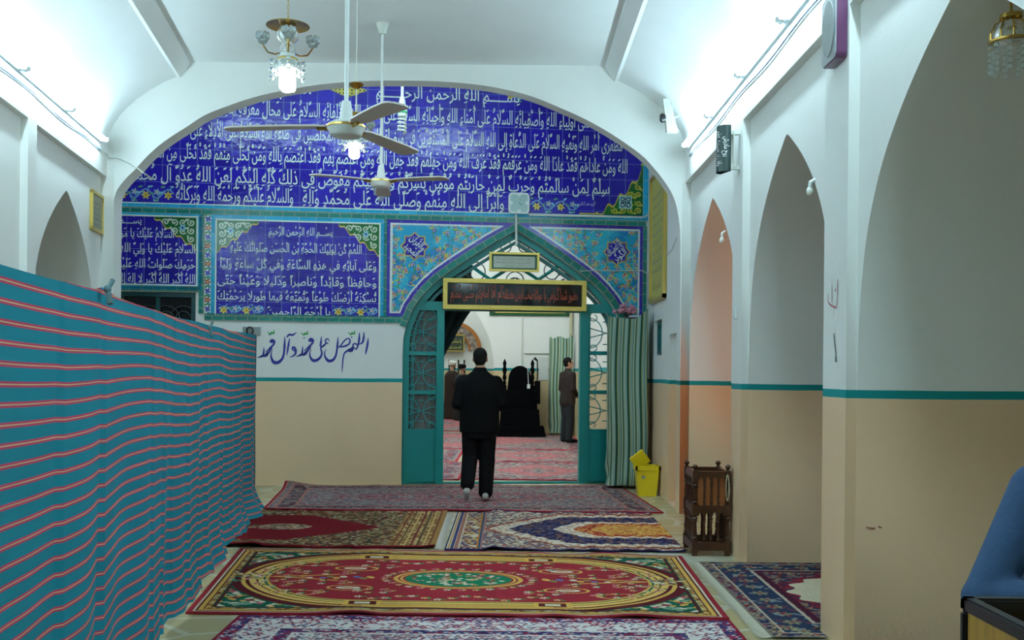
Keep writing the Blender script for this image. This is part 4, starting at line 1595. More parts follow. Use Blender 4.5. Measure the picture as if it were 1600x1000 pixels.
WM = M['offwhite']
p1, p2 = bw(806, 336), bw(806, 384)
cable('short white conduit from the clock down to the point of the door arch', [B(p1[0], p1[1], 0.045), B(p2[0], p2[1], 0.045)], 0.016, WM, 'conduit')
pts = [bw(u, v) for u, v in ((826, 337), (880, 338.2), (950, 339.5), (1003, 340.5))]
cable('thin white conduit running right from the clock along the tile border', [B(a, b, 0.032) for a, b in pts] + [(1.785, 13.45, pts[-1][1] + 0.02)], 0.010, WM, 'conduit')
pts = [bw(u, v) for u, v in ((906, 424), (925, 423), (960, 423.5), (1003, 423))]
cable('thin wire across the right spandrel to the yellow framed text', [B(a, b, 0.035) for a, b in pts] + [(1.785, 13.4, 2.76), (1.785, 13.22, 2.79)], 0.006, M['offwhite'])
cable('thin wire from the yellow framed text towards the leg of the wide arch', [(1.785, 11.96, 2.86), (1.785, 11.5, 2.88), (1.78, 11.1, 2.98)], 0.006, M['offwhite'])

# wall bracket at the end of the curtain wire
s_, z_ = bw(391, 517)
br = thing('wall_bracket', 'grey metal plate with a ring on the white wall at the end of the curtain', 'bracket', B(s_, z_ - 0.05, 0.02))
f = MB()
bslab(f, s_ - 0.09, z_ - 0.05, s_ + 0.13, z_ + 0.05, 0.004, 0.03)
obj('plate', f, mat('galvanised_plate', (140, 148, 146), 0.4, metal=0.4), br)
obj('ring', MB().tube([B(s_ + 0.04 * math.cos(a * PI / 8), z_ + 0.045 * math.sin(a * PI / 8), 0.045) for a in range(17)], 0.012, 6), M['blackplastic'], br)

# ================================================================== ALCOVE RIGHT SIDE
# tall yellow framed text
t = thing('framed_text', 'tall yellow framed text on the side wall right of the tiles', 'picture', (XR - 0.03, 12.6, 2.37))
y0, y1, z0, z1 = 11.98, 13.2, 2.37, 3.98
mX = lambda n: (lambda x, y, z: (XR - n, x, z))
f = MB()
for a, b, c, d in ((y0, z0, y1, z0 + 0.05), (y0, z1 - 0.05, y1, z1), (y0, z0, y0 + 0.05, z1), (y1 - 0.05, z0, y1, z1)):
    f.box(XR - 0.05, a, b, XR - 0.004, c, d)
obj('frame', f, M['gold'], t)
f = MB().box(XR - 0.025, y0 + 0.03, z0 + 0.03, XR - 0.006, y1 - 0.03, z1 - 0.03)
obj('paper', f, mat('yellow_paper', (196, 186, 96), 0.5, var=0.12), t)
f = MB()
for i in range(9):
    put_line(f, 'بسم الله الرحمن الرحيم السلام عليك' if i % 2 else 'السلام عليك يا وارث آدم صفوة الله', y1 - 0.15, y0 + 0.15, z1 - 0.32 - i * 0.115, 0.07, fn=lambda x, y, z: (XR - 0.027, x, z), bold=0.004)
obj('inscription', f, mat('blue_grey_ink', (110, 124, 130), 0.6), t)['label'] = 'blue grey writing'
f = MB()
put_line(f, 'التماس دعا', y1 - 0.3, y0 + 0.3, z0 + 0.16, 0.12, fn=lambda x, y, z: (XR - 0.027, x, z), bold=0.004)
obj('signature', f, mat('brown_ink', (150, 110, 90), 0.6), t)
w1 = MB().box(XR + 0.06, 12.37, 1.72, XR + 0.09, 12.93, 2.12)
o = struct('window_1', w1, mat('shutter_teal', (20, 120, 118), 0.4), label='small teal shutter in the side wall')
f = MB()
for a, b, c, d in ((12.37, 1.72, 12.93, 1.76), (12.37, 2.08, 12.93, 2.12), (12.37, 1.72, 12.41, 2.12), (12.89, 1.72, 12.93, 2.12)):
    f.box(XR + 0.03, a, b, XR + 0.06, c, d)
obj('window_frame', f, M['tealdark'], o)

# ---- yellow bin
bx, by = 1.645, 12.42
t = thing('waste_bin', 'yellow plastic waste bin with its lid flipped open', 'bin', (bx, by, 0.0))
f = MB()
w0, w1 = 0.105, 0.135
vs = [(bx + sx * w, by + sy * w, z) for z, w in ((0.0, w0), (0.33, w1)) for sx, sy in ((-1, -1), (1, -1), (1, 1), (-1, 1))]
f.add(vs, [(0, 1, 5, 4), (1, 2, 6, 5), (2, 3, 7, 6), (3, 0, 4, 7), (3, 2, 1, 0)])
obj('body', f, M['yellow'], t)
f = MB()
for a, b, c, d in ((-0.15, -0.15, 0.15, -0.125), (-0.15, 0.125, 0.15, 0.15), (-0.15, -0.15, -0.125, 0.15), (0.125, -0.15, 0.15, 0.15)):
    f.box(bx + a, by + b, 0.315, bx + c, by + d, 0.365)
obj('rim', f, M['yellow'], t)
f = MB().bbox(-0.12, -0.012, 0, 0.12, 0.012, 0.2, 0.008)
rm = Matrix.Rotation(math.radians(-38), 3, 'Y') @ Matrix.Rotation(math.radians(18), 3, 'X')
f.map(lambda x, y, z: Vector((bx - 0.03, by - 0.02, 0.36)) + rm @ Vector((x * 0.8, y, z)))
obj('lid', f, M['yellow'], t)
obj('badge', MB().lathe([(0.0005, 0), (0.022, 0.0), (0.022, 0.004), (0.0005, 0.004)], n=14).map(lambda x, y, z: (bx - 0.055 + x, by - 0.128 - z, 0.235 + y)), mat('grey_badge', (150, 150, 140), 0.4), t)

# ---- striped cloth hung over the stand beside the door
GB = [(0.0, 0.20, (38, 78, 62)), (0.20, 0.26, (190, 182, 120)), (0.26, 0.34, (120, 150, 140)), (0.42, 0.47, (52, 92, 76)), (0.55, 0.60, (190, 182, 120)), (0.60, 0.72, (66, 106, 90)), (0.80, 0.84, (186, 190, 156))]
M['greenstripe'] = stripe_mat('green_striped_cloth', 0.155, GB, (146, 172, 162), axis=0)


def cloth(mb, path, ztop, zbot, amp, freq, seed, m=30, hem=0.0):
    """hanging cloth along a plan path of (x,y); uv in metres"""
    pts = [Vector((p[0], p[1], 0)) for p in path]
    n = 10 * (len(pts) - 1)
    acc, L, dens = [0.0], [], []
    for a, b in zip(pts, pts[1:]):
        acc.append(acc[-1] + (b - a).length)
    tot = acc[-1]
    N = max(12, int(tot / 0.02))
    r = random.Random(seed)
    ph = [r.uniform(0, 6) for _ in range(6)]
    vs, uvs = [], []
    for j in range(m + 1):
        w = j / m
        for i in range(N + 1):
            d = tot * i / N
            k = max(q for q in range(len(acc) - 1) if acc[q] <= d + 1e-9)
            t = (d - acc[k]) / (acc[k + 1] - acc[k])
            p = pts[k].lerp(pts[k + 1], t)
            tg = (pts[k + 1] - pts[k]).normalized()
            nn = Vector((tg.y, -tg.x, 0))
            zt = ztop(i / N) if callable(ztop) else ztop
            z = zt + (zbot - zt) * w
            f_ = amp * (0.35 + 0.65 * w) * (math.sin(d * freq + ph[0]) + 0.5 * math.sin(d * freq * 2.3 + ph[1] + w * 2) + 0.3 * math.sin(w * 9 + d * 4 + ph[2])) + hem * max(0, w - 0.75) * 2 * math.sin(w * 30 + d * 7)
            p = p + nn * f_
            vs.append((p.x, p.y, z))
            uvs.append((d + 0.012 * math.sin(w * 7 + ph[3]), z))
    o = len(mb.v)
    mb.v += vs
    for j in range(m):
        for i in range(N):
            a = j * (N + 1) + i
            q = (a, a + 1, a + N + 2, a + N + 1)
            mb.uv[len(mb.f)] = tuple(uvs[x] for x in q)
            mb.f.append(tuple(x + o for x in q))
    return mb


cv = thing('covered_stand', 'tall stand beside the door hung with a green striped cloth', 'curtain', (1.48, 13.15, 0))
f = MB()
cloth(f, [(1.235, 13.42), (1.25, 13.02), (1.55, 13.0), (1.715, 12.98), (1.725, 13.45)], lambda q: 2.19 + 0.13 * max(0, 1 - abs(q - 0.66) / 0.13) + 0.02 * math.sin(q * 9), 0.05, 0.016, 13, 5, hem=0.05)
o = obj('cloth', f, M['greenstripe'], cv, smooth=80)
obj('rack', MB().box(1.30, 13.10, 0.035, 1.67, 13.42, 2.19), M['wood'], cv)
fl = thing('flower_bunch', 'bunch of pink artificial flowers on top of the cloth covered stand', 'flowers', (1.47, 13.2, 2.12))
r = random.Random(4)
st = MB()
fl.location.z = 2.195
petal = mat('pink_petals', (196, 130, 150), 0.7, var=0.25, scale=40)
for k in range(26):
    a, e, d = r.uniform(0, 2 * PI), r.uniform(0.35, 1.3), r.uniform(0.10, 0.17)
    tip = (1.47 + d * math.cos(a) * math.cos(e), 13.25 + d * math.sin(a) * math.cos(e) * 0.6, 2.21 + d * math.sin(e) * 0.95)
    st.tube([(1.47, 13.25, 2.195), tip], 0.003, 4)
    pt = MB().ball(tip, 0.022, 0.022, 0.018, 6, 4)
    for q in range(4):
        b = q * PI / 2 + k
        pt.ball((tip[0] + 0.02 * math.cos(b), tip[1] + 0.012, tip[2] + 0.02 * math.sin(b)), 0.014, 0.008, 0.014, 6, 4)
    obj('flower_head', pt, petal, fl)
obj('stems', st, mat('leaf_green', (40, 80, 50), 0.6), fl)

# dark curtain gathered behind the left leaf
dr = MB()
nU, nV = 44, 40
zk, zt_ = bw(694, 566)[1], bw(738, 482)[1]
for j in range(nV + 1):
    z = 3.05 + (0.05 - 3.05) * j / nV
    k = max(0, (zt_ - z) / (zt_ - zk))
    xr = S(741, 484) + (S(692, 566) - S(741, 484)) * k ** 0.9 if k < 1 else S(690, 600)
    for i in range(nU + 1):
        q = i / nU
        n = -0.50 + 0.03 * math.sin(q * 38 + z * 1.5) + 0.012 * math.sin(q * 71)
        dr.v.append(tuple(B(S(628) + (xr - S(628)) * q, z, n)))
for j in range(nV):
    for i in range(nU):
        a = j * (nU + 1) + i
        dr.f.append((a, a + 1, a + nU + 2, a + nU + 1))
o = obj('door_drape', dr, M['darkgreen'], loc=B(S(680), 0.05, -0.5), smooth=80)
tag(o, 'dark green drape pulled aside behind the left leaf of the doorway', 'curtain')

# ================================================================== HANGING THINGS
def fan(label, c, zhub, angs, R=0.70):
    x, y = c
    t = thing('ceiling_fan', label, 'ceiling fan', (x, y, zhub), 'ceiling fans')
    f = MB().tube([(x, y, zhub + 0.1), (x, y, 4.72)], 0.0125, 10)
    obj('rod', f, M['whitemetal'], t, smooth=50)
    f = MB().lathe([(0.012, 0.165), (0.026, 0.16), (0.028, 0.15), (0.040, 0.06), (0.042, 0.045), (0.01, 0.04)], (x, y, zhub), 18)
    obj('rod_cover', f, M['whitemetal'], t, smooth=40)
    f = MB().lathe([(0.02, 0.05), (0.07, 0.044), (0.105, 0.026), (0.112, 0.01), (0.110, 0.0), (0.098, -0.014), (0.094, -0.032), (0.08, -0.044), (0.03, -0.05), (0.001, -0.05)], (x, y, zhub), 28)
    obj('motor_housing', f, M['whitemetal'], t, smooth=40)
    f = MB().lathe([(0.104, 0.022), (0.116, 0.016), (0.116, 0.006), (0.104, 0.002)], (x, y, zhub), 28)
    obj('gold_trim', f, M['brass'], t, smooth=40)
    f = MB().lathe([(0.001, 4.72 - zhub - 0.10), (0.03, 4.72 - zhub - 0.10), (0.06, 4.72 - zhub), (0.001, 4.72 - zhub)], (x, y, zhub), 16)
    obj('ceiling_cup', f, M['offwhite'], t, smooth=40)
    for a in angs:
        a = math.radians(a)
        f = MB()
        prof = [(0.10, 0.022), (0.14, 0.030), (0.18, 0.050), (0.35, 0.060), (0.52, 0.068), (R - 0.05, 0.072), (R - 0.015, 0.060), (R, 0.03)]
        vs = []
        for d, w in prof:
            for q in (-1, 1):
                for h in (-0.005, 0.005):
                    dz = -q * w * 0.07 - 0.0 + h + 0.02 - 0.02 * (d / R) ** 2
                    vs.append((x + d * math.cos(a) - q * w * math.sin(a), y + d * math.sin(a) + q * w * math.cos(a), zhub - 0.005 + dz))
        fs = []
        for i in range(len(prof) - 1):
            o_ = 4 * i
            fs += [(o_, o_ + 2, o_ + 6, o_ + 4), (o_ + 1, o_ + 5, o_ + 7, o_ + 3), (o_, o_ + 4, o_ + 5, o_ + 1), (o_ + 2, o_ + 3, o_ + 7, o_ + 6)]
        e = 4 * (len(prof) - 1)
        fs += [(0, 1, 3, 2), (e, e + 2, e + 3, e + 1)]
        f.add(vs, fs)
        bl = obj('blade', f, M['fanblade'], t)
        ir = MB().tube([(x + 0.08 * math.cos(a), y + 0.08 * math.sin(a), zhub), (x + 0.17 * math.cos(a), y + 0.17 * math.sin(a), zhub + 0.004)], 0.012, 6)
        obj('blade_iron', ir, M['brass'], bl)
    return t


fan('nearest white ceiling fan with three grey brown blades on a long rod', (-0.97, 5.9), 2.875, (179, -58, 63), 0.70)
fan('farther white ceiling fan hanging lower in the picture, in front of the tiles', (-1.24, 9.55), 3.235, (-24, 214, 95), 0.70)


def drops(t, pts, r, name='crystal_drop'):
    for p in pts:
        obj(name, MB().ball(p, r, r, r * 1.15, 8, 6), M['glass'], t, smooth=60)


def cluster_bulb(t, x, y, z, k=1.0, m=None):
    obj('socket', MB().lathe([(0.03 * k, 0.10 * k), (0.045 * k, 0.06 * k), (0.045 * k, 0.03 * k), (0.02 * k, 0.025 * k)], (x, y, z), 12), M['whitemetal'], t, smooth=40)
    f = MB()
    for i in range(4):
        a = PI / 4 + i * PI / 2
        cx, cy = x + 0.026 * k * math.cos(a), y + 0.026 * k * math.sin(a)
        f.tube([(cx, cy, z + 0.03 * k), (cx, cy, z - 0.045 * k)], 0.013 * k, 8)
        f.ball((cx, cy, z - 0.045 * k), 0.0145 * k, 0.0145 * k, 0.02 * k, 8, 6)
    f.ball((x, y, z - 0.03 * k), 0.036 * k, 0.036 * k, 0.042 * k, 12, 8)
    obj('lit_bulb', f, m or M['bulb'], t, smooth=50)


def crystal_chandelier(label, x, y, zt, ztop, k=1.0):
    """zt: height of the brass plate"""
    t = thing('chandelier', label, 'chandelier', (x, y, zt))
    f = MB()
    n = int((ztop - zt) / 0.03)
    for i in range(n):
        z = zt + (ztop - zt) * (i + 0.5) / n
        a = (i % 2) * PI / 2
        f.tube([(x + 0.007 * math.cos(q * PI / 4) * math.cos(a), y + 0.007 * math.cos(q * PI / 4) * math.sin(a), z + 0.019 * math.sin(q * PI / 4)) for q in range(9)], 0.0022, 4, False)
    obj('chain', f, M['brass'], t)
    obj('brass_plate', MB().lathe([(0.002, 0.008), (0.10 * k, 0.012), (0.143 * k, 0.0), (0.145 * k, -0.006), (0.10 * k, 0.002), (0.002, -0.004)], (x, y, zt), 28), M['brass'], t, smooth=40)
    obj('stem', MB().lathe([(0.012, 0), (0.012, -0.08), (0.03, -0.10), (0.012, -0.13), (0.01, -0.2), (0.068 * k, -0.225 * k), (0.068 * k, -0.235 * k), (0.01, -0.24 * k), (0.01, -0.30 * k)], (x, y, zt), 16), M['brass'], t, smooth=40)
    obj('glass_bowl', MB().lathe([(0.055 * k, -0.015), (0.075 * k, -0.05 * k), (0.07 * k, -0.09 * k), (0.04 * k, -0.12 * k), (0.055 * k, -0.15 * k), (0.062 * k, -0.19 * k)], (x, y, zt), 18), M['glass'], t, smooth=60)
    for i in range(4):
        a = 0.25 + i * PI / 2
        ca, sa = math.cos(a), math.sin(a)
        P = [(x + d * ca, y + d * sa, zt + h) for d, h in ((0.03 * k, -0.17 * k), (0.08 * k, -0.20 * k), (0.13 * k, -0.19 * k), (0.165 * k, -0.14 * k))]
        ar = obj('arm', MB().tube(P, 0.006, 6), M['brass'], t, smooth=60)
        c = P[-1]
        f = MB()
        for q in range(7):
            b = q * 2 * PI / 7
            f.ball((c[0] + 0.034 * k * math.cos(b), c[1] + 0.034 * k * math.sin(b), c[2] + 0.055 * k), 0.015 * k, 0.015 * k, 0.03 * k, 7, 5)
        f.lathe([(0.008, 0), (0.03 * k, 0.012), (0.036 * k, 0.05 * k)], c, 12)
        obj('tulip_shade', f, M['glass'], ar, smooth=60)
    pts = []
    for i in range(7):
        a = i * 2 * PI / 7
        pts.append((x + 0.075 * k * math.cos(a), y + 0.075 * k * math.sin(a), zt - 0.265 * k))
        pts.append((x + 0.082 * k * math.cos(a + 0.45), y + 0.082 * k * math.sin(a + 0.45), zt - 0.325 * k))
    for i in range(4):
        a = 0.25 + i * PI / 2
        for q in range(3):
            pts.append((x + 0.105 * k * math.cos(a), y + 0.105 * k * math.sin(a), zt - (0.25 + 0.055 * q) * k))
    drops(t, pts, 0.019 * k)
    cluster_bulb(t, x, y, zt - 0.34 * k, 1.55 * k)
    return t


p = px(450, 40, 7.7)
crystal_chandelier('crystal chandelier with a brass plate and a glowing lamp, left of the fans', p.x, p.y, p.z, 4.72, 1.12)
p = px(554, 180, 8.4)
t2 = crystal_chandelier('glowing crystal chandelier half hidden under the hub of the nearest fan', p.x, p.y, p.z, p.z + 0.02, 0.8)
q1 = px(557, 134, 8.4)
obj('brass_cup', MB().lathe([(0.008, 0.03), (0.05, 0.022), (0.062, 0.01), (0.04, -0.012), (0.012, -0.03)], q1, 18), M['brass'], t2, smooth=40)
obj('cord', MB().tube([(q1.x, q1.y, 4.72), (q1.x, q1.y, p.z)], 0.006, 6), M['offwhite'], t2)

# small unlit chandelier behind the second fan, hung from the alcove ceiling
p = px(597, 292, 12.2)
t = thing('chandelier', 'small unlit crystal lamp with a red bead under the farther fan', 'chandelier', p)
obj('cord', MB().tube([(p.x, p.y, 5.6), (p.x, p.y, p.z)], 0.008, 6), M['offwhite'], t)
obj('crown', MB().lathe([(0.01, 0.04), (0.09, 0.02), (0.10, 0.0), (0.01, -0.01)], p, 16), M['brass'], t, smooth=40)
drops(t, [(p.x + 0.09 * math.cos(i), p.y + 0.09 * math.sin(i), p.z - 0.04 - 0.05 * (i % 3)) for i in range(12)], 0.02)
obj('red_bead', MB().ball((p.x + 0.0, p.y - 0.03, p.z - 0.07), 0.04, 0.04, 0.045, 10, 8), M['red'], t, smooth=60)

# spiral energy lamp on a white rod
p = px(628, 205, 11.9)
t = thing('pendant_lamp', 'unlit spiral energy saving bulb hanging on a white rod before the tiles', 'lamp', p)
obj('rod', MB().tube([(p.x, p.y, 5.6), (p.x, p.y, p.z + 0.34)], 0.018, 8), M['whitemetal'], t, smooth=50)
obj('socket', MB().lathe([(0.02, 0.40), (0.035, 0.36), (0.04, 0.30), (0.055, 0.27), (0.06, 0.22), (0.05, 0.17), (0.01, 0.165)], p, 16), M['cflwhite'], t, smooth=40)
obj('green_band', MB().lathe([(0.0605, 0.225), (0.063, 0.222), (0.063, 0.208), (0.0605, 0.205)], p, 16), M['green'], t)
obj('spiral_tube', MB().tube([(p.x + 0.047 * math.cos(i * 0.5), p.y + 0.047 * math.sin(i * 0.5), p.z + 0.165 - i * 0.0034) for i in range(54)], 0.012, 8), M['cflwhite'], t, smooth=60)

# crystal lamp in the nearest right arch
p = px(1580, 27, 4.35)
t = thing('chandelier', 'unlit brass and crystal lamp hanging in the nearest right arch', 'chandelier', p)
obj('cord', MB().tube([(p.x, p.y, 3.13), (p.x, p.y, p.z)], 0.006, 6), M['brass'], t)
obj('brass_cap', MB().lathe([(0.01, 0.02), (0.045, 0.012), (0.047, -0.006), (0.02, -0.016)], p, 18), M['brass'], t, smooth=40)
f = MB()
for i in range(10):
    a = i * 2 * PI / 10
    f.tube([(p.x + r_ * math.cos(a), p.y + r_ * math.sin(a), p.z + h) for r_, h in ((0.03, -0.01), (0.065, -0.03), (0.085, -0.07), (0.082, -0.105))], 0.004, 5)
obj('wire_dome', f, M['brass'], t)
obj('ring', MB().lathe([(0.084, -0.098), (0.09, -0.1), (0.09, -0.108), (0.084, -0.11)], p, 24), M['brass'], t, smooth=40)
obj('glass_dome', MB().lathe([(0.03, -0.012), (0.06, -0.03), (0.078, -0.07), (0.076, -0.1), (0.06, -0.125), (0.01, -0.13)], p, 18), M['glass'], t, smooth=60)
drops(t, [(p.x + 0.078 * math.cos(i * 0.7), p.y + 0.078 * math.sin(i * 0.7), p.z - 0.125 - 0.026 * q) for i in range(9) for q in range(5)], 0.011)

# ================================================================== THINGS ON THE WALLS
# dark sign on the second pier
p = px(1134, 234, 8.22)
t = thing('wall_sign', 'dark curved metal sign with white handwriting on the second pier', 'sign', (p.x, p.y, p.z - 0.185))
f = MB()
N = 14
R = 0.075
pts = []
for i in range(N + 1):
    a = PI * 0.62 + i / N * PI * 1.0
    pts.append((p.x + R * math.cos(a), p.y + R * math.sin(a)))
for (a, b), (c, d) in zip(pts, pts[1:]):
    f.quad((a, b, p.z - 0.185), (c, d, p.z - 0.185), (c, d, p.z + 0.185), (a, b, p.z + 0.185))
f.quad((pts[0][0], pts[0][1], p.z - 0.185), (pts[-1][0], pts[-1][1], p.z - 0.185), (pts[-1][0], pts[-1][1], p.z + 0.185), (pts[0][0], pts[0][1], p.z + 0.185))
obj('shade', f, mat('dark_green_tin', (36, 58, 56), 0.4), t, smooth=60)
f = MB()
f.box(p.x + 0.02, p.y - 0.02, p.z + 0.12, 1.806, p.y + 0.02, p.z + 0.15)
f.box(p.x + 0.02, p.y - 0.02, p.z - 0.16, 1.806, p.y + 0.02, p.z - 0.13)
f.tube([(p.x + 0.05, p.y - 0.06, p.z + 0.14), (p.x + 0.055, p.y - 0.065, p.z), (p.x + 0.06, p.y - 0.06, p.z - 0.14)], 0.006, 6)
obj('bracket', f, M['offwhite'], t)


def on_shade(a0):
    def fn(x, y, z):
        a = a0 + z / R
        return (p.x + (R + 0.002) * math.cos(a), p.y + (R + 0.002) * math.sin(a), p.z - x)
    return fn


f = MB()
put_line(f, 'وقف در حسينيه اعظم', -0.14, 0.14, 0.0, 0.05, fn=on_shade(PI * 1.10), bold=0.01)
put_line(f, 'روح مادرش', -0.09, 0.07, 0.0, 0.045, fn=on_shade(PI * 1.38), bold=0.01)
obj('inscription', f, M['whitemetal'], t)['label'] = 'white handwriting'

# clock on the nearest pier
cy, czz, cw, chh, cxx = 5.70, 3.41, 0.25, 0.38, 1.75
t = thing('wall_clock', 'purple framed wall clock seen from the side on the nearest pier', 'clock', (1.80, cy, czz - 0.19))
f = MB().extrude_outline([(a, b) for a, b in roundrect(0, 0, cw, chh, 0.03)], 0, 0.055)
f.map(lambda x, y, z: (1.806 - y, cy + x, czz + z))
obj('case', f, mat('purple_plastic', (96, 48, 88), 0.3), t)
f = MB().extrude_outline(roundrect(0, 0, cw - 0.01, chh - 0.01, 0.03), 0, 0.008)
f.map(lambda x, y, z: (1.750 - y, cy + x, czz + z))
obj('bezel', f, mat('silver_bezel', (170, 176, 180), 0.3, metal=0.6), t)
f = MB().extrude_outline([(0.105 * math.cos(a * PI / 16), 0.155 * math.sin(a * PI / 16)) for a in range(32)], 0, 0.004)
f.map(lambda x, y, z: (1.7415 - y, cy + x, czz + z))
obj('dial', f, mat('grey_dial', (140, 150, 150), 0.25), t)
f = MB().ribbon([(0, 0, 0.01), (-0.05, 0.01, 0.006)]).ribbon([(0, 0, 0.008), (0.02, -0.09, 0.004)])
f.map(lambda x, y, z: (1.7365, cy + x, czz + z))
obj('hands', f, M['blackplastic'], t)

# loudspeaker-like white box on the arched wall
p = px(1047, 180, 10.42)
t = thing('wall_light', 'white wedge shaped wall box with a black lamp, right of the arch', 'lamp', (p.x, 10.45, p.z - 0.18))
f = MB()
vs = [(p.x - 0.075, 10.50, p.z + 0.16), (p.x - 0.01, 10.50, p.z + 0.17), (p.x + 0.08, 10.50, p.z - 0.17), (p.x - 0.03, 10.50, p.z - 0.17)]
vs += [(a, 10.40, z) for a, _, z in vs]
f.add(vs, [(0, 1, 2, 3), (7, 6, 5, 4), (0, 4, 5, 1), (1, 5, 6, 2), (2, 6, 7, 3), (3, 7, 4, 0)])
obj('housing', f, M['offwhite'], t)
f = MB()
for k in range(3):
    f.tube([(p.x - 0.035 + 0.022 * k, 10.398, p.z + 0.15), (p.x - 0.005 + 0.03 * k, 10.398, p.z - 0.16)], 0.004, 5)
obj('ribs', f, M['whitemetal'], t)
obj('bracket', MB().tube([(p.x, 10.48, p.z - 0.05), (p.x + 0.10, 10.50, p.z + 0.02), (p.x + 0.20, 10.52, p.z + 0.0)], 0.012, 6), M['offwhite'], t)
obj('lamp_head', MB().lathe([(0.001, 0), (0.04, 0), (0.05, 0.04), (0.03, 0.06), (0.001, 0.06)], n=14).map(lambda x, y, z: (p.x - 0.045 - z, 10.42 + y * 0.6, p.z - 0.03 + x)), M['blackplastic'], t, smooth=40)

# small framed picture on the left wall
t = thing('framed_text', 'small framed sheet on the left wall beside the wide arch', 'picture', ml(PSH - 0.02, 10.6, 2.89))
f = MB()
a, b, c, d = 10.37, 10.83, 2.885, 3.29
for q in ((a, c, b, c + 0.03), (a, d - 0.03, b, d), (a, c, a + 0.03, d), (b - 0.03, c, b, d)):
    g = MB().box(PSH - 0.035, q[0], q[1], PSH - 0.004, q[2], q[3])
    f.add(g.v, g.f)
f.map(ml)
obj('frame', f, M['gold'], t)
obj('sheet', MB().box(PSH - 0.02, a + 0.02, c + 0.02, PSH - 0.006, b - 0.02, d - 0.02).map(ml), mat('aged_sheet', (140, 140, 124), 0.4, var=0.2, scale=12), t)
f = MB()
for i in range(5):
    put_line(f, 'بسم الله الرحمن الرحيم', a + 0.07, b - 0.07, d - 0.12 - 0.055 * i, 0.035, fn=lambda x, y, z: ml(PSH - 0.022, x, z), bold=0)
obj('inscription', f, mat('dark_ink', (70, 70, 60), 0.6), t)

# switches and bulbs by the piers
f = MB().bbox(1.79, 8.24, 1.93, 1.807, 8.32, 2.03, 0.005)
tag(obj('light_switch', f, M['whitemetal'], loc=(1.80, 8.28, 1.93)), 'small white switch on the second pier above the teal line', 'switch')


def arch_bulb(label, cyy, ysign, z, hw, lit):
    d = np.interp(z, [q[1] for q in ARC], [q[0] for q in ARC])
    y = cyy - hw * d + 0.004
    t = thing('wall_bulb', label, 'lamp', (X1 + PSH + 0.25, y, z))
    x = X1 + PSH + 0.12
    obj('socket', MB().tube([(x, y - 0.002, z + 0.02), (x, y + 0.03, z - 0.01), (x, y + 0.04, z - 0.04)], 0.016, 8), M['whitemetal'], t)
    obj('bulb', MB().ball((x, y + 0.045, z - 0.075), 0.028, 0.028, 0.036, 10, 8), M['bulbwarm'] if lit else M['cflwhite'], t, smooth=60)


p = px(1272, 290, 6.35)
t = thing('wall_bulb', 'small white bulb on the near side of the second right arch', 'lamp', (1.88, 6.36, p.z))
obj('socket', MB().tube([(1.875, 6.36, p.z + 0.04), (1.84, 6.36, p.z + 0.02), (1.838, 6.36, p.z - 0.01)], 0.012, 8), M['whitemetal'], t)
obj('bulb', MB().ball((1.838, 6.36, p.z - 0.035), 0.022, 0.022, 0.028, 10, 8), M['cflwhite'], t, smooth=60)
p = px(1131, 370, 9.05)
t = thing('wall_bulb', 'small white bulb on the near side of the farthest right arch', 'lamp', (1.88, 9.05, p.z))
obj('socket', MB().tube([(1.875, 9.05, p.z + 0.05), (1.845, 9.05, p.z + 0.03), (1.843, 9.05, p.z - 0.01)], 0.012, 8), M['whitemetal'], t)
obj('bulb', MB().ball((1.843, 9.05, p.z - 0.035), 0.024, 0.024, 0.03, 10, 8), M['cflwhite'], t, smooth=60)
# the lit bulb inside the farthest niche
t = thing('hanging_bulb', 'lit orange bulb inside the niche of the farthest right arch', 'lamp', (3.6, 9.3, 2.3))
obj('cord', MB().tube([(3.6, 9.3, 3.0), (3.6, 9.3, 2.36)], 0.005, 6), M['offwhite'], t)
obj('bulb', MB().ball((3.6, 9.3, 2.31), 0.045, 0.045, 0.055, 12, 8), M['bulbwarm'], t, smooth=60)

# red scrawl and dark mark on the nearest pier
f = MB()
for st in ([(5.70, 2.02, 0.008), (5.71, 1.88, 0.008), (5.76, 1.87, 0.012), (5.86, 1.90, 0.008), (5.87, 1.95, 0.006)], [(5.80, 2.0, 0.006), (5.80, 1.90, 0.006)], [(5.73, 1.97, 0.01), (5.745, 1.955, 0.01)]):
    f.ribbon(st)
f.map(lambda x, y, z: (X1 - 0.003, x, z))
tag(obj('scrawl', f, mat('faded_red_paint', (168, 92, 100), 0.7), loc=(X1, 5.75, 1.87)), 'small faded red scrawl painted on the nearest pier', 'writing')
f = MB().ribbon([(5.76, 1.72, 0.015), (5.74, 1.66, 0.02), (5.72, 1.60, 0.015), (5.72, 1.585, 0.03), (5.72, 1.56, 0.03)])
f.map(lambda x, y, z: (X1 - 0.003, x, z))
tag(obj('wall_stain', f, mat('grey_stain', (120, 124, 120), 0.8), loc=(X1, 5.75, 1.56)), 'small dark smudge on the nearest pier under the red scrawl', 'mark')
f = MB().ribbon([(1.925, 0.505, 0.006), (1.955, 0.498, 0.012), (1.975, 0.50, 0.008)]).ribbon([(1.99, 0.508, 0.010), (2.01, 0.503, 0.008)])
f.map(lambda x, y, z: (x, 5.543, z + 0.16))
tag(obj('wall_stain', f, mat('red_smear', (176, 116, 92), 0.7), loc=(2.05, 5.55, 0.7)), 'faint red smear low on the beige face of the nearest pier', 'mark')

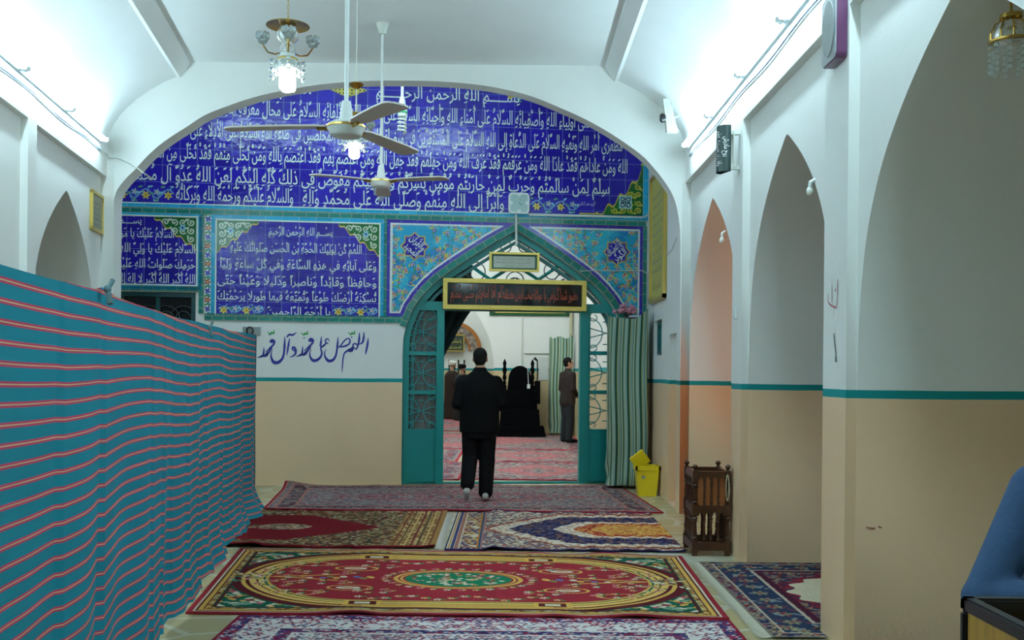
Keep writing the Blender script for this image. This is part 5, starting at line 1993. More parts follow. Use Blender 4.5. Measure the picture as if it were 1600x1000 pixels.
# cable along the lamps and hooked to the arch wall
for side, mp, lab in (('l', ml, 'pale blue cable along the left lamps'), ('r', mr, 'pale blue cable along the right lamps')):
    pts = []
    for i in range(46):
        y = 10.5 - i * 0.16
        pts.append(mp(-0.012, y, 3.715 + 0.012 * math.sin(i * 0.55)))
    cable(lab, pts, 0.007, mat('pale_blue_cable', (130, 160, 190), 0.5))
p1, p2, p3, p4 = px(170, 244, YA - 0.03), px(185, 247, YA - 0.012), px(205, 256, YA - 0.012), px(224, 270, YA - 0.01)
cable('thin pale cable drooping from the left lamps to the edge of the wide arch', [ml(-0.03, 10.6, 3.72), p1, p2, p3, p4, (p4.x + 0.02, YB - 0.02, p4.z - 0.02)], 0.007, M['offwhite'])

# ================================================================== THE STRIPED PARTITION CLOTH
PK1, PK2 = (200, 66, 100), (212, 186, 136)
M['tealstripe'] = stripe_mat('teal_striped_cloth', 0.0605, [(0.0, 0.115, PK1), (0.115, 0.185, PK2), (0.185, 0.30, PK1)], (26, 134, 154), axis=1, var=0.10)
CXL = lambda Y: -1.0 - 0.154 * Y
cn = Vector((0.988, 0.152, 0))
Ys = np.linspace(1.0, 10.62, 330)
nz = 56
f = MB()
folds = [(3.62, 0.035, 1.5), (4.19, 0.05, 2.0), (5.2, 0.03, 2.5), (5.55, 0.03, 2.5), (5.9, 0.035, 2.6), (6.3, 0.03, 2.6), (6.7, 0.03, 2.4), (7.2, 0.04, 2.2), (7.9, 0.045, 2.0), (8.4, 0.05, 2.0), (9.1, 0.045, 2.0), (9.8, 0.05, 2.0)]
uvg = []
for j in range(nz + 1):
    w = j / nz
    for i, Y in enumerate(Ys):
        top = 1.795 + 0.05 * max(0, (Y - 7.2) / 3.4) - 0.012 * math.sin((Y - 1.2) * 1.05) ** 2 + 0.02 * math.exp(-((Y - 4.19) / 0.12) ** 2)
        q = w ** 1.3
        off = 0.02 * math.sin(Y * 5.0 + w * 1.2) * (0.3 + q) + 0.012 * math.sin(Y * 11 + 2 + w * 2) * q
        far = max(0, (Y - 5.0) / 5.6)
        off += far * 0.016 * math.sin(Y * 16 + 1.5 * math.sin(Y * 3)) * (0.25 + q)
        step = 0.0
        for y0, a_, k_ in folds:
            d = (Y - y0) * 9
            off += 0.38 * a_ * math.exp(-abs(d)) * math.copysign(1, d) * (0.3 + 0.7 * q)
            step += 0.006 * (1 / (1 + math.exp(-(Y - y0) * 60)) - 0.5) * k_ * 0.5
        hem = max(0, (w - 0.86) / 0.14)
        flare = (0.0 + 0.10 * far) * hem ** 1.6 + 0.008 * far * math.sin(Y * 9) * hem
        p_ = Vector((CXL(Y), Y, 0)) + cn * (off + flare - 0.03)
        zb0 = 0.045 + 0.035 * math.exp(-((Y - 8.5) / 0.4) ** 2)
        z = top + (zb0 - top) * w
        sag = 0.018 * math.sin(Y * 2.2) * math.sin(w * PI)
        f.v.append((p_.x, p_.y, z + (0.006 * abs(math.sin(Y * 13)) * hem if w == 1 else 0)))
        uvg.append((Y, z + sag + step + 0.018 * far * math.sin(Y * 3.1 + w * 2) * math.sin(w * PI)))
n_ = len(Ys)
for j in range(nz):
    for i in range(n_ - 1):
        a = j * n_ + i
        q = (a, a + 1, a + n_ + 1, a + n_)
        f.uv[len(f.f)] = tuple(uvg[x] for x in q)
        f.f.append(q)
ct = thing('striped_curtain', 'long teal curtain with pink and yellow stripes hung along the left side', 'curtain', (CXL(6), 6, 0))
obj('cloth', f, M['tealstripe'], ct, smooth=70)
wire = [(CXL(Y) - 0.085, Y, 1.768 + 0.05 * max(0, (Y - 7.2) / 3.4)) for Y in np.linspace(0.5, 10.6, 20)]
pe = B(bw(391, 517)[0], bw(391, 517)[1], 0.05)
obj('wire', MB().tube(wire + [tuple(pe)], 0.006, 6), M['blackplastic'], ct)
p = px(398, 530, 10.66)
e = MB()
cloth(e, [(CXL(10.62) - 0.06, 10.63), (CXL(10.62) - 0.035, 10.70)], 1.84, 0.03, 0.012, 30, 8, m=24)
obj('dark_lining', e, M['darkgreen'], ct, smooth=80)
for u, v, Y in ((168, 452, 4.12), (328, 512, 7.05)):
    p = px(u, v, Y)
    k = MB().ball(tuple(p), 0.014, 0.022, 0.018, 10, 8)
    k.tube([p, p + Vector((0.01, 0.03, 0.04))], 0.010, 6)
    k.tube([p, p + Vector((0.02, -0.02, -0.06))], 0.012, 6)
    obj('tie', k, mat('grey_blue_rag', (90, 120, 126), 0.9, var=0.2, scale=40), ct, smooth=60)

# ================================================================== CARVED STAND
lx0, lx1, ly0, ly1 = 1.478, 1.795, 8.33, 8.78
ls = thing('carved_stand', 'dark carved wooden stand with turned spindles beside the second pier', 'stand', ((lx0 + lx1) / 2, (ly0 + ly1) / 2, 0))


def spindle(mb, x, y, z0, z1, r):
    h = z1 - z0
    mb.lathe([(r * 1.2, 0), (r * 1.2, h * 0.04), (r * 0.7, h * 0.06), (r * 1.25, h * 0.12), (r * 0.75, h * 0.17), (r, h * 0.3), (r * 0.8, h * 0.5), (r * 0.7, h * 0.72), (r * 1.25, h * 0.76), (r * 0.8, h * 0.8), (r * 1.3, h * 0.86), (r * 0.8, h * 0.92), (r * 1.1, h)], (x, y, z0), 10)


for x, y in ((lx0 + 0.025, ly0 + 0.025), (lx1 - 0.025, ly0 + 0.025), (lx0 + 0.025, ly1 - 0.025), (lx1 - 0.025, ly1 - 0.025)):
    f = MB()
    f.box(x - 0.025, y - 0.025, 0.03, x + 0.025, y + 0.025, 0.12)
    f.box(x - 0.02, y - 0.02, 0.0, x + 0.02, y + 0.02, 0.03)
    spindle(f, x, y, 0.12, 0.335, 0.021)
    f.box(x - 0.025, y - 0.025, 0.335, x + 0.025, y + 0.025, 0.415)
    spindle(f, x, y, 0.415, 0.60, 0.021)
    f.box(x - 0.022, y - 0.022, 0.60, x + 0.022, y + 0.022, 0.695)
    f.lathe([(0.012, 0), (0.012, 0.01), (0.022, 0.022), (0.024, 0.034), (0.014, 0.046), (0.004, 0.05)], (x, y, 0.695), 12)
    obj('post', f, M['wood'], ls)


def side_rails(mb, along, a0, a1, c, t, z0, z1, arches=0):
    """rail along x or y at coordinate c; arches cut pointed arches into its lower edge"""
    pts = [(a0, z1), (a0, z0)]
    if arches:
        w = (a1 - a0) / arches
        for i in range(arches):
            pts += [(a0 + w * (i + 0.15), z0), (a0 + w * (i + 0.22), z0 + 0.018), (a0 + w * (i + 0.5), z0 + 0.034), (a0 + w * (i + 0.78), z0 + 0.018), (a0 + w * (i + 0.85), z0)]
    pts += [(a1, z0), (a1, z1)]
    g = MB().extrude_outline(pts, c - t / 2, c + t / 2)
    if along == 'y':
        g.map(lambda x, y, z: (y, x, z))
    mb.add(g.v, g.f)


sides = (('x', lx0 + 0.045, lx1 - 0.045, ly0 + 0.025, 4), ('x', lx0 + 0.045, lx1 - 0.045, ly1 - 0.025, 4), ('y', ly0 + 0.045, ly1 - 0.045, lx0 + 0.025, 5), ('y', ly0 + 0.045, ly1 - 0.045, lx1 - 0.025, 5))
for al, a0, a1, c, n in sides:
    f = MB()
    side_rails(f, al, a0, a1, c, 0.03, 0.615, 0.69, n)
    obj('top_rail', f, M['wood'], ls)
    f = MB()
    side_rails(f, al, a0, a1, c, 0.035, 0.325, 0.41, n)
    obj('middle_rail', f, M['wood'], ls)
    f = MB()
    side_rails(f, al, a0, a1, c, 0.045, 0.045, 0.11)
    obj('base_rail', f, M['wood'], ls)
    f = MB()
    inn = 0.008 if c in (ly0 + 0.025, lx0 + 0.025) else -0.008
    side_rails(f, al, a0, a1, c + inn, 0.012, 0.405, 0.63)
    obj('panel', f, M['woodpanel'], ls)
    for i in range(1, n):
        q = a0 + (a1 - a0) * i / n
        out = -0.008 if inn > 0 else 0.008
        f = MB()
        spindle(f, q if al == 'x' else c + out, c + out if al == 'x' else q, 0.41, 0.62, 0.010)
        spindle(f, q if al == 'x' else c, c if al == 'x' else q, 0.11, 0.33, 0.012)
        obj('spindle', f, M['wood'], ls, smooth=50)
obj('shelf', MB().box(lx0 + 0.03, ly0 + 0.03, 0.395, lx1 - 0.03, ly1 - 0.03, 0.41), M['woodpanel'], ls)
f = MB().tube([(lx1 - 0.035 + 0.012 * math.cos(a * PI / 10) * (1 if a < 21 else 1), ly0 - 0.012, 0.56 + 0.105 * math.sin(a * PI / 10)) for a in range(21)], 0.004, 5)
tag(obj('bead_string', f, mat('pale_beads', (196, 190, 160), 0.5), loc=(lx1 - 0.035, ly0, 0.45)), 'pale string of beads looped over the corner of the carved stand', 'beads')

# ================================================================== RUGS
def rug(label, corners, cv, fringe=None, thick=0.012, wav=0.004, seed=1, keep=None, lift=None, group='patterned rugs', z0=0.0):
    """corners: near left, near right, far right, far left in floor x,y"""
    A, Bc, Cc, Dc = (np.array(q, float) for q in corners)
    U, V = np.meshgrid(np.linspace(0, 1, cv.nx), np.linspace(0, 1, cv.ny))
    P_ = (1 - U)[..., None] * (1 - V)[..., None] * A + U[..., None] * (1 - V)[..., None] * Bc + U[..., None] * V[..., None] * Cc + (1 - U)[..., None] * V[..., None] * Dc
    r = np.random.default_rng(seed)
    z = np.full(U.shape, thick)
    edge = np.minimum(V, 1 - V)
    for _ in range(5):
        a, b, p = r.uniform(4, 22), r.uniform(2, 7), r.uniform(0, 6)
        z += wav * np.maximum(0, np.sin(U * a + p)) ** 6 * np.exp(-edge * 14) * r.uniform(0.6, 1.6)
    z += 0.0015 * np.sin(U * 31 + V * 7) * np.sin(V * 19)
    if lift is not None:
        z += lift(U, V)
    cx, cy_ = np.mean([A, Bc, Cc, Dc], 0)
    Vv = np.stack([P_[..., 0] - cx, P_[..., 1] - cy_, z], -1)
    cv.soft(0.10, seed)
    me = grid_mesh('rug', Vv, cv, keep, thick=thick - 0.001 if keep is None else 0)
    t = obj('rug', me, M['rug'], loc=(cx, cy_, z0))
    tag(t, label, 'rug', group)
    if fringe:
        side, col, ln = fringe
        f = MB()
        rr = random.Random(seed)
        for i in range(420):
            q = (i + rr.random() * 0.8) / 420
            if side in 'lr':
                p, q2 = (A, Dc) if side == 'l' else (Bc, Cc)
                base = p + (q2 - p) * q
                d = (A - Bc) if side == 'l' else (Bc - A)
            d = d / np.linalg.norm(d) * ln * rr.uniform(0.7, 1.1)
            e = base + d + np.array([0, rr.uniform(-0.01, 0.01)])
            w = 0.0035
            f.add([(base[0], base[1] - w, z0 + 0.010), (base[0], base[1] + w, z0 + 0.010), (e[0], e[1] + w, z0 + 0.004), (e[0], e[1] - w, z0 + 0.004)], [(0, 1, 2, 3)])
            f.add([(base[0], base[1] - w, z0 + 0.004), (base[0], base[1] + w, z0 + 0.004), (e[0], e[1] + w, z0 + 0.002), (e[0], e[1] - w, z0 + 0.002)], [(3, 2, 1, 0)])
        obj('fringe', f, mat('fringe_' + str(seed), col, 0.95, var=0.15, scale=60), t)
    return t


NAVY, CRM, RED, MAR = (30, 32, 72), (206, 196, 172), (138, 38, 48), (84, 24, 32)
_a, _b, _c, _d, GLD, GRN, GRY, OCH, PNK = (30, 32, 72), (206, 196, 172), (158, 36, 50), (96, 28, 34), (198, 158, 78), (20, 84, 66), (128, 120, 124), (150, 116, 70), (196, 96, 110)
TRUE = lambda c: np.ones_like(c.X, bool)
# the red medallion rug
w, h = 3.42, 2.15
c = Cv(w, h, 720, 380, RED)
D = np.minimum(np.minimum(c.X, w - c.X), np.minimum(c.Y, h - c.Y))
cx, cy_ = w / 2, h / 2
# green corners outside the long oval
ox = np.maximum(0, abs(c.X - cx) - 0.62) / (cx - 0.62 - 0.20)
oy = abs(c.Y - cy_) / (cy_ - 0.20)
ov = np.where(abs(c.X - cx) < 0.62, oy, np.sqrt(ox ** 2 + oy ** 2))
c.fill(ov > 0.80, GRN)
c.speck((ov > 1.12), [CRM, RED, GLD, (120, 150, 130), PNK], 0.055, 0.05, 0.62, 3)
c.fill((ov > 1.02) & (ov < 1.10), MAR)
for a, b, col in ((0.985, 1.02, GLD), (0.955, 0.985, MAR), (0.90, 0.955, (210, 170, 96)), (0.885, 0.90, MAR), (0.845, 0.885, (206, 172, 92)), (0.825, 0.845, GRN), (0.80, 0.825, GLD)):
    c.fill((ov >= a) & (ov < b), col)
c.fill((abs(c.X - cx) < 0.62) & (ov > 0.9) & (ov < 1.02), GLD)
c.fill((abs(c.X - cx) < 0.62) & (ov > 0.93) & (ov < 0.98), (180, 140, 70))
for sx in (-1, 1):
    for sy in (-1, 1):
        x, y = cx + sx * 0.62, cy_ + sy * (cy_ - 0.30)
        c.rect(x - 0.12, y - 0.07, x + 0.12, y + 0.07, GLD)
        c.rect(x - 0.09, y - 0.05, x + 0.09, y + 0.05, MAR)
        c.rect(x - 0.05, y - 0.025, x + 0.05, y + 0.025, CRM)
for d0, d1, col in ((0.0, 0.035, RED), (0.035, 0.05, CRM), (0.05, 0.065, MAR), (0.065, 0.10, GLD), (0.092, 0.104, MAR), (0.104, 0.135, (190, 150, 78)), (0.135, 0.15, (40, 60, 50)), (0.15, 0.162, MAR)):
    c.fill((D >= d0) & (D < d1), col)
c.speck((D > 0.104) & (D < 0.135), [(120, 100, 70), MAR, (160, 170, 150)], 0.04, 0.024, 0.6, 9)
for x in (0.12, w - 0.12):
    for k in range(26):
        a = rng.uniform(0, 2 * PI)
        q = rng.uniform(0, 1)
        c.ell(x + (0.26 if x < 1 else -0.26) * q * 0.9, cy_ + 0.22 * (1 - q) * math.sin(a), 0.03, 0.014, [GLD, CRM, (60, 120, 100), MAR][k % 4], a)
# inner field
inn = ov < 0.80


def garland(x, y, rx, ry, n, s0=0, s1=2 * PI):
    for k in range(n):
        a = s0 + (s1 - s0) * k / max(1, n - 1)
        X, Y = x + rx * math.cos(a), y + ry * math.sin(a)
        c.ell(X + 0.02, Y + 0.015, 0.03, 0.013, [(60, 110, 70), (150, 130, 60), (40, 90, 60)][k % 3], a)
        c.flower(X, Y, 0.028, [CRM, (214, 150, 150), GLD][k % 3], [(214, 206, 186), RED, CRM][k % 3], 5, a, RED)


c.ring(cx, cy_, 0.44, 0.30, 0.022, GLD)
c.ring(cx, cy_, 0.40, 0.27, 0.012, GLD)
c.ell(cx, cy_, 0.375, 0.25, (24, 108, 76))
for k in range(90):
    a, q = rng.uniform(0, 2 * PI), math.sqrt(rng.uniform(0, 1)) * 0.92
    c.flower(cx + 0.36 * q * math.cos(a), cy_ + 0.235 * q * math.sin(a), 0.024, [CRM, RED, (214, 150, 150), GLD, (60, 70, 130)][k % 5], [CRM, RED, CRM, RED, GLD][k % 5], 5, a)
garland(cx, cy_, 0.52, 0.36, 34)
for sy in (-1, 1):
    for k in range(16):
        x = cx + (k - 7.5) * 0.088
        y = cy_ + sy * (0.60 + 0.05 * math.sin(k * 1.3))
        c.ell(x + 0.03, y, 0.034, 0.014, (70, 116, 66), k)
        c.flower(x, y, 0.03, [CRM, GLD][k % 2], CRM, 5, k, RED)
for sx in (-1, 1):
    for sy in (-1, 1):
        c.ring(cx + sx * 0.74, cy_ + sy * 0.33, 0.15, 0.085, 0.012, GLD)
        c.ell(cx + sx * 0.75, cy_ + sy * 0.33, 0.085, 0.04, CRM)
        c.ell(cx + sx * 0.75, cy_ + sy * 0.33, 0.05, 0.02, (176, 130, 100))
        c.ring(cx + sx * 1.10, cy_ + sy * 0.49, 0.16, 0.075, 0.011, GLD)
        garland(cx + sx * 1.06, cy_ + sy * 0.47, 0.15, 0.05, 9)
        garland(cx + sx * 1.28, cy_ + sy * 0.24, 0.12, 0.08, 9)
    for k in range(14):
        q = k / 13
        c.ell(cx + sx * (0.62 + 0.62 * q), cy_ + 0.022 * (-1) ** k, 0.026, 0.030 * (1 - q) + 0.010, [GLD, (120, 120, 70), (90, 100, 150), RED, CRM][k % 5], 0.5)
    c.line([(cx + sx * 0.85, cy_ - 0.10), (cx + sx * 1.05, cy_ - 0.05), (cx + sx * 1.32, cy_)], 0.022, GLD)
    c.line([(cx + sx * 0.85, cy_ + 0.10), (cx + sx * 1.05, cy_ + 0.05), (cx + sx * 1.32, cy_)], 0.022, GLD)
    garland(cx + sx * 1.45, cy_, 0.05, 0.10, 7)
    garland(cx + sx * 0.95, cy_ + 0.16, 0.20, 0.05, 9)
    garland(cx + sx * 0.95, cy_ - 0.16, 0.20, 0.05, 9)
    garland(cx + sx * 1.30, cy_ - 0.02, 0.10, 0.13, 10)
    garland(cx + sx * 0.58, cy_ + 0.42, 0.12, 0.06, 8)
    garland(cx + sx * 0.58, cy_ - 0.42, 0.12, 0.06, 8)
rug('red rug with a green oval medallion and gold border in the middle of the floor', [(-1.96, 6.19), (1.325, 6.17), (1.385, 8.26), (-2.22, 8.42)], c, seed=3, wav=0.010)

# the near pale rug
w, h = 2.95, 2.1
c = Cv(w, h, 700, 420, (150, 140, 146))
D = np.minimum(np.minimum(c.X, w - c.X), np.minimum(c.Y, h - c.Y))
c.fill(D > 0.0, (176, 168, 168))
c.speck(TRUE(c), [(206, 198, 194), NAVY, (130, 40, 62), (160, 96, 108), (214, 208, 200), (90, 70, 100)], 0.021, 0.017, 0.95, 4)
m = (D > 0.10) & (D < 0.30)
c.fill(m, (204, 198, 194))
c.speck(m, [(130, 50, 76), (60, 50, 96), (214, 208, 200), (150, 50, 70)], 0.026, 0.021, 0.62, 6)
m = ((D > 0.015) & (D < 0.10)) | ((D > 0.32) & (D < 0.40))
c.fill(m, (44, 36, 76))
c.speck(m, [(150, 40, 56), (190, 180, 180), (80, 70, 116)], 0.024, 0.020, 0.8, 7)
c.fill(D < 0.02, (130, 26, 44))
c.fill((abs(D - 0.31) < 0.01) | (abs(D - 0.41) < 0.008), (206, 196, 190))
rug('pale navy and red patterned rug cut off by the lower edge of the picture', [(-1.63, 4.05), (1.32, 4.05), (1.32, 6.13), (-1.62, 6.155)], c, seed=5, wav=0.004)

# the rug at the threshold
w, h = 4.25, 2.4
c = Cv(w, h, 560, 260, (116, 106, 108))
D = np.minimum(np.minimum(c.X, w - c.X), np.minimum(c.Y, h - c.Y))
PAL = [(126, 116, 116), (146, 134, 130), (74, 72, 86), (142, 50, 62), (104, 100, 104), (168, 152, 140), (116, 108, 110)]
c.speck(TRUE(c), PAL, 0.030, 0.026, 0.95, 14)
q = abs(c.X - w / 2) / (w / 2 - 0.6) + abs(c.Y - h / 2) / (h / 2 - 0.45)
for a, b in ((0.28, 0.36), (0.62, 0.72), (0.92, 0.99)):
    m = (q + 0.05 * np.sin(c.X * 22) > a) & (q + 0.05 * np.sin(c.X * 22) < b)
    c.fill(m, (158, 46, 62))
    c.speck(m, PAL, 0.030, 0.024, 0.45, 15)
m = (D > 0.13) & (D < 0.30)
c.fill(m, (64, 50, 58))
c.speck(m, [(150, 136, 130), (110, 60, 64), (90, 86, 96)], 0.04, 0.034, 0.75, 16)
c.fill((D > 0.03) & (D < 0.05) | ((D > 0.10) & (D < 0.13)) | ((D > 0.30) & (D < 0.335)), (150, 104, 96))
c.fill(D < 0.03, (140, 24, 44))
def lift1(U, V):
    return 0.05 * np.exp(-(U / 0.06) ** 2 - ((1 - V) / 0.10) ** 2)
rug('greyish red rug before the doorway threshold', [(-2.615, 10.80), (1.62, 10.83), (1.42, 13.45), (-2.86, 12.98)], c, seed=8, wav=0.007, lift=lift1)

# maroon rug with a fringe
w, h = 2.55, 2.15
c = Cv(w, h, 440, 300, (112, 26, 34))
u = w - c.X
D = np.minimum(u, np.minimum(c.Y, h - c.Y))
lz = np.abs(c.Y - h / 2) * 0.95 + 0.50
m = (u < lz * 1.15) | (D < 0.34)
c.fill(m, (74, 58, 44))
c.speck(m, [(150, 130, 92), (110, 36, 38), (96, 90, 60), (186, 168, 136), (50, 60, 52), (140, 92, 54)], 0.034, 0.030, 0.9, 23, False)
for x in (0.55, 1.0):
    c.ell(x, h / 2, 0.30 if x > 0.6 else 0.13, 0.17 if x > 0.6 else 0.10, (150, 130, 104))
    c.speck(((c.X - x) / 0.3) ** 2 + ((c.Y - h / 2) / 0.17) ** 2 < 1, [(110, 36, 40), (190, 170, 140), (90, 80, 60)], 0.04, 0.035, 0.7, 24, False)
m = u < 0.42
c.fill(m, (140, 104, 62))
for k in range(7):
    a = 0.05 + k * 0.053
    c.fill((u > a) & (u < a + 0.013), [(96, 30, 34), (190, 160, 100), (70, 56, 40)][k % 3])
    c.speck((u > a + 0.015) & (u < a + 0.05), [(96, 40, 36), (190, 170, 120), (120, 100, 64)], 0.03, 0.035, 0.8, 30 + k, False)
c.fill(np.minimum(c.Y, h - c.Y) < 0.05, (112, 20, 30))
def lift2(U, V):
    return 0.035 * np.exp(-((U - 0.22) / 0.22) ** 2 - (V / 0.10) ** 2)
rug('dark maroon rug with a white fringe, half under the striped curtain', [(-3.10, 8.50), (-0.63, 8.52), (-0.66, 10.72), (-3.15, 10.68)], c, fringe=('r', (206, 200, 186), 0.065), seed=12, wav=0.012, lift=lift2)

# navy and cream rug
w, h = 2.34, 2.1
c = Cv(w, h, 440, 320, (150, 136, 122))
D = np.minimum(c.Y, h - c.Y)
c.speck(TRUE(c), [(186, 172, 146), (50, 42, 84), (140, 62, 44), (96, 90, 96), (206, 194, 172), (70, 60, 90)], 0.034, 0.030, 0.95, 41, False)
yy = abs(c.Y - h / 2)
for off, a, col, pal in ((0.34, 0.95, (132, 52, 44), [(190, 150, 120), (150, 90, 50), (90, 30, 40)]), (0.42, 0.86, (206, 196, 176), [(120, 90, 80), (214, 206, 190), (160, 120, 90)]), (0.62, 0.74, (28, 28, 70), [(96, 96, 116), (140, 100, 54), (60, 66, 96), (50, 40, 80)]),
                         (1.10, 0.44, (206, 196, 176), [(150, 120, 100), (214, 206, 190)]), (1.32, 0.36, (160, 60, 44), [(200, 150, 80), (120, 40, 40)]), (1.52, 0.27, (190, 140, 66), [(206, 170, 90), (150, 80, 50)])):
    lim = np.minimum(a, np.maximum(0, (c.X - off) * 1.05) ** 0.8)
    m = (yy + 0.02 * np.sin(c.X * 40) < lim) & (c.X > off)
    c.fill(m, col)
    c.speck(m, pal, 0.032, 0.028, 0.66, int(off * 100), False)
m = c.X < 0.36
c.fill(m, (190, 178, 150))
c.speck(m & (c.X > 0.14), [(60, 50, 90), (150, 110, 60), (120, 60, 50)], 0.07, 0.07, 0.9, 50, False)
for a, b, col in ((0.0, 0.015, NAVY), (0.03, 0.04, (170, 110, 50)), (0.05, 0.08, (60, 60, 100)), (0.09, 0.125, (150, 100, 90)), (0.30, 0.315, (170, 110, 50)), (0.315, 0.34, (50, 70, 90)), (0.34, 0.36, (140, 100, 100))):
    c.fill((c.X >= a) & (c.X < b), col)
c.fill(D < 0.03, (40, 30, 70))
rug('navy and cream rug with a pointed medallion, running under the carved stand', [(-0.545, 8.47), (1.46, 8.47), (1.46, 10.74), (-0.555, 10.74)], c, seed=14, wav=0.010)

# rug in the second right niche, with a broad pale fringe
w, h = 2.9, 2.28
c = Cv(w, h, 420, 330, (52, 50, 62))
D = np.minimum(np.minimum(c.X, w - c.X), np.minimum(c.Y, h - c.Y))
c.speck(TRUE(c), [(120, 110, 110), (130, 40, 50), (36, 44, 80), (150, 130, 100)], 0.035, 0.03, 0.9, 61)
q = ((c.X - w / 2) / 1.02) ** 2 + ((c.Y - h / 2) / 0.74) ** 2 + 0.06 * np.sin(np.arctan2(c.Y - h / 2, c.X - w / 2) * 26)
c.fill(q < 1.18, (126, 32, 46))
c.speck(q < 1.18, [(60, 40, 60), (150, 60, 66), (40, 40, 76)], 0.04, 0.035, 0.5, 62)
c.fill(q < 1.0, (206, 194, 166))
q2 = q * 1.9
c.fill(q2 < 1.0, (44, 44, 66))
c.speck(q2 < 1.0, [(120, 100, 100), (130, 40, 50), (60, 70, 110)], 0.04, 0.035, 0.8, 63)
m = (D > 0.10) & (D < 0.32)
c.fill(m, (40, 50, 74))
for k in range(40):
    for x, y in ((0.21, 0.15 + k * 0.2), (w - 0.21, 0.15 + k * 0.2), (0.15 + k * 0.2, 0.21), (0.15 + k * 0.2, h - 0.21)):
        if 0 < x < w and 0 < y < h:
            c.flower(x, y, 0.06, (150, 140, 100), (96, 110, 90), 6, k, (130, 40, 50))
c.speck(m, [(120, 130, 130), (120, 50, 56)], 0.04, 0.04, 0.25, 64)
for a in (0.085, 0.325):
    c.fill((D > a) & (D < a + 0.018), (176, 160, 140))
c.fill((D > 0.35) & (D < 0.40), (70, 26, 44))
c.fill(D < 0.015, (120, 110, 96))
xs_ = np.linspace(1.475, 4.375, c.nx)
ys_ = np.linspace(5.75, 8.03, c.ny)
XX, YY = np.meshgrid(xs_, ys_)
kp = ~((XX > X1 - 0.01) & (YY < 5.975))
kp = kp[:-1, :-1] & kp[1:, 1:] & kp[:-1, 1:] & kp[1:, :-1]
rug('navy and cream rug with a pale fringe, lying into the second right arch', [(1.475, 5.75), (4.375, 5.75), (4.375, 8.03), (1.475, 8.03)], c, fringe=('l', (196, 190, 168), 0.075), seed=17, wav=0.0, keep=kp)
f = MB().box(0, 0, 0.001, 0.02, 0.02, 0.002)

# rugs of the far hall
def far_rug(label, x0, x1, y0, y1, seed, pinkish):
    w, h = x1 - x0, y1 - y0
    c = Cv(w, h, 240, 150, (140, 128, 126))
    D = np.minimum(np.minimum(c.X, w - c.X), np.minimum(c.Y, h - c.Y))
    pal = [(150, 140, 140), (110, 100, 106), (170, 150, 140), (170, 90, 96), (90, 84, 96)]
    c.speck(TRUE(c), pal, 0.05, 0.045, 0.95, seed)
    q = abs(c.X - w / 2) / (w / 2 - 0.3) + abs(c.Y - h / 2) / (h / 2 - 0.25)
    m = (q > 0.42) & (q < 0.95) if pinkish else (q < 0.6)
    c.fill(m, (172, 104, 106))
    c.speck(m, [(150, 120, 120), (196, 120, 124), (140, 90, 96)], 0.06, 0.05, 0.5, seed + 1)
    m = (D > 0.1) & (D < 0.28)
    c.fill(m, (110, 96, 100))
    c.speck(m, [(160, 150, 146), (150, 60, 70), (80, 80, 100)], 0.06, 0.06, 0.8, seed + 2)
    c.fill(D < 0.035, (176, 36, 58))
    rug(label, [(x0, y0), (x1, y0), (x1, y1), (x0, y1)], c, seed=seed, wav=0.006, group='rugs of the far hall')


far_rug('pink and grey rug of the far hall just beyond the doorway threshold', -0.62, 1.44, 13.98, 16.6, 71, True)
far_rug('grey blue rug of the far hall behind the left leaf of the doorway', -3.6, -0.70, 13.9, 16.6, 74, False)
far_rug('pink and grey rug of the far hall in the middle distance before the black pulpit', -0.80, 1.44, 16.68, 19.3, 77, True)
far_rug('pink and grey rug of the far hall behind the walking man', -3.9, -0.88, 16.68, 19.3, 80, True)
far_rug('red and grey rug of the far hall running under the black pulpit', -3.9, 1.44, 19.4, 24.3, 83, True)
far_rug('pink rug of the farthest room under the two robed men', -3.6, -0.5, 25.0, 32.5, 86, True)

# ================================================================== FIGURES
def capsule(mb, a, ra, b, rb, n=12, flat=1.0, fdir=None):
    """tapered limb with round ends"""
    a, b = Vector(a), Vector(b)
    d = (b - a)
    L = d.length
    d = d.normalized()
    u = d.cross(Vector((0, 1, 0)))
    if u.length < 0.2:
        u = d.cross(Vector((1, 0, 0)))
    u.normalize()
    w = u.cross(d).normalized()
    rings = []
    for i in range(5):
        t = PI / 2 * i / 4
        rings.append((a - d * ra * math.cos(t), max(1e-3, ra * math.sin(t))))
    for i in range(1, 5):
        t = PI / 2 * i / 4
        rings.append((b + d * rb * math.sin(t), max(1e-3, rb * math.cos(t))))
    vs, fs = [], []
    for c, r in rings:
        for k in range(n):
            t = 2 * PI * k / n
            vs.append(c + u * r * math.cos(t) + w * r * flat * math.sin(t))
    for i in range(len(rings) - 1):
        for k in range(n):
            k2 = (k + 1) % n
            fs.append((i * n + k, i * n + k2, (i + 1) * n + k2, (i + 1) * n + k))
    fs.append(tuple(range(n - 1, -1, -1)))
    fs.append(tuple(range((len(rings) - 1) * n, len(rings) * n)))
    return mb.add(vs, fs)


def chain(mb, pts, rs, **k):
    for (a, b), (r1, r2) in zip(zip(pts, pts[1:]), zip(rs, rs[1:])):
        capsule(mb, a, r1, b, r2, **k)
    return mb


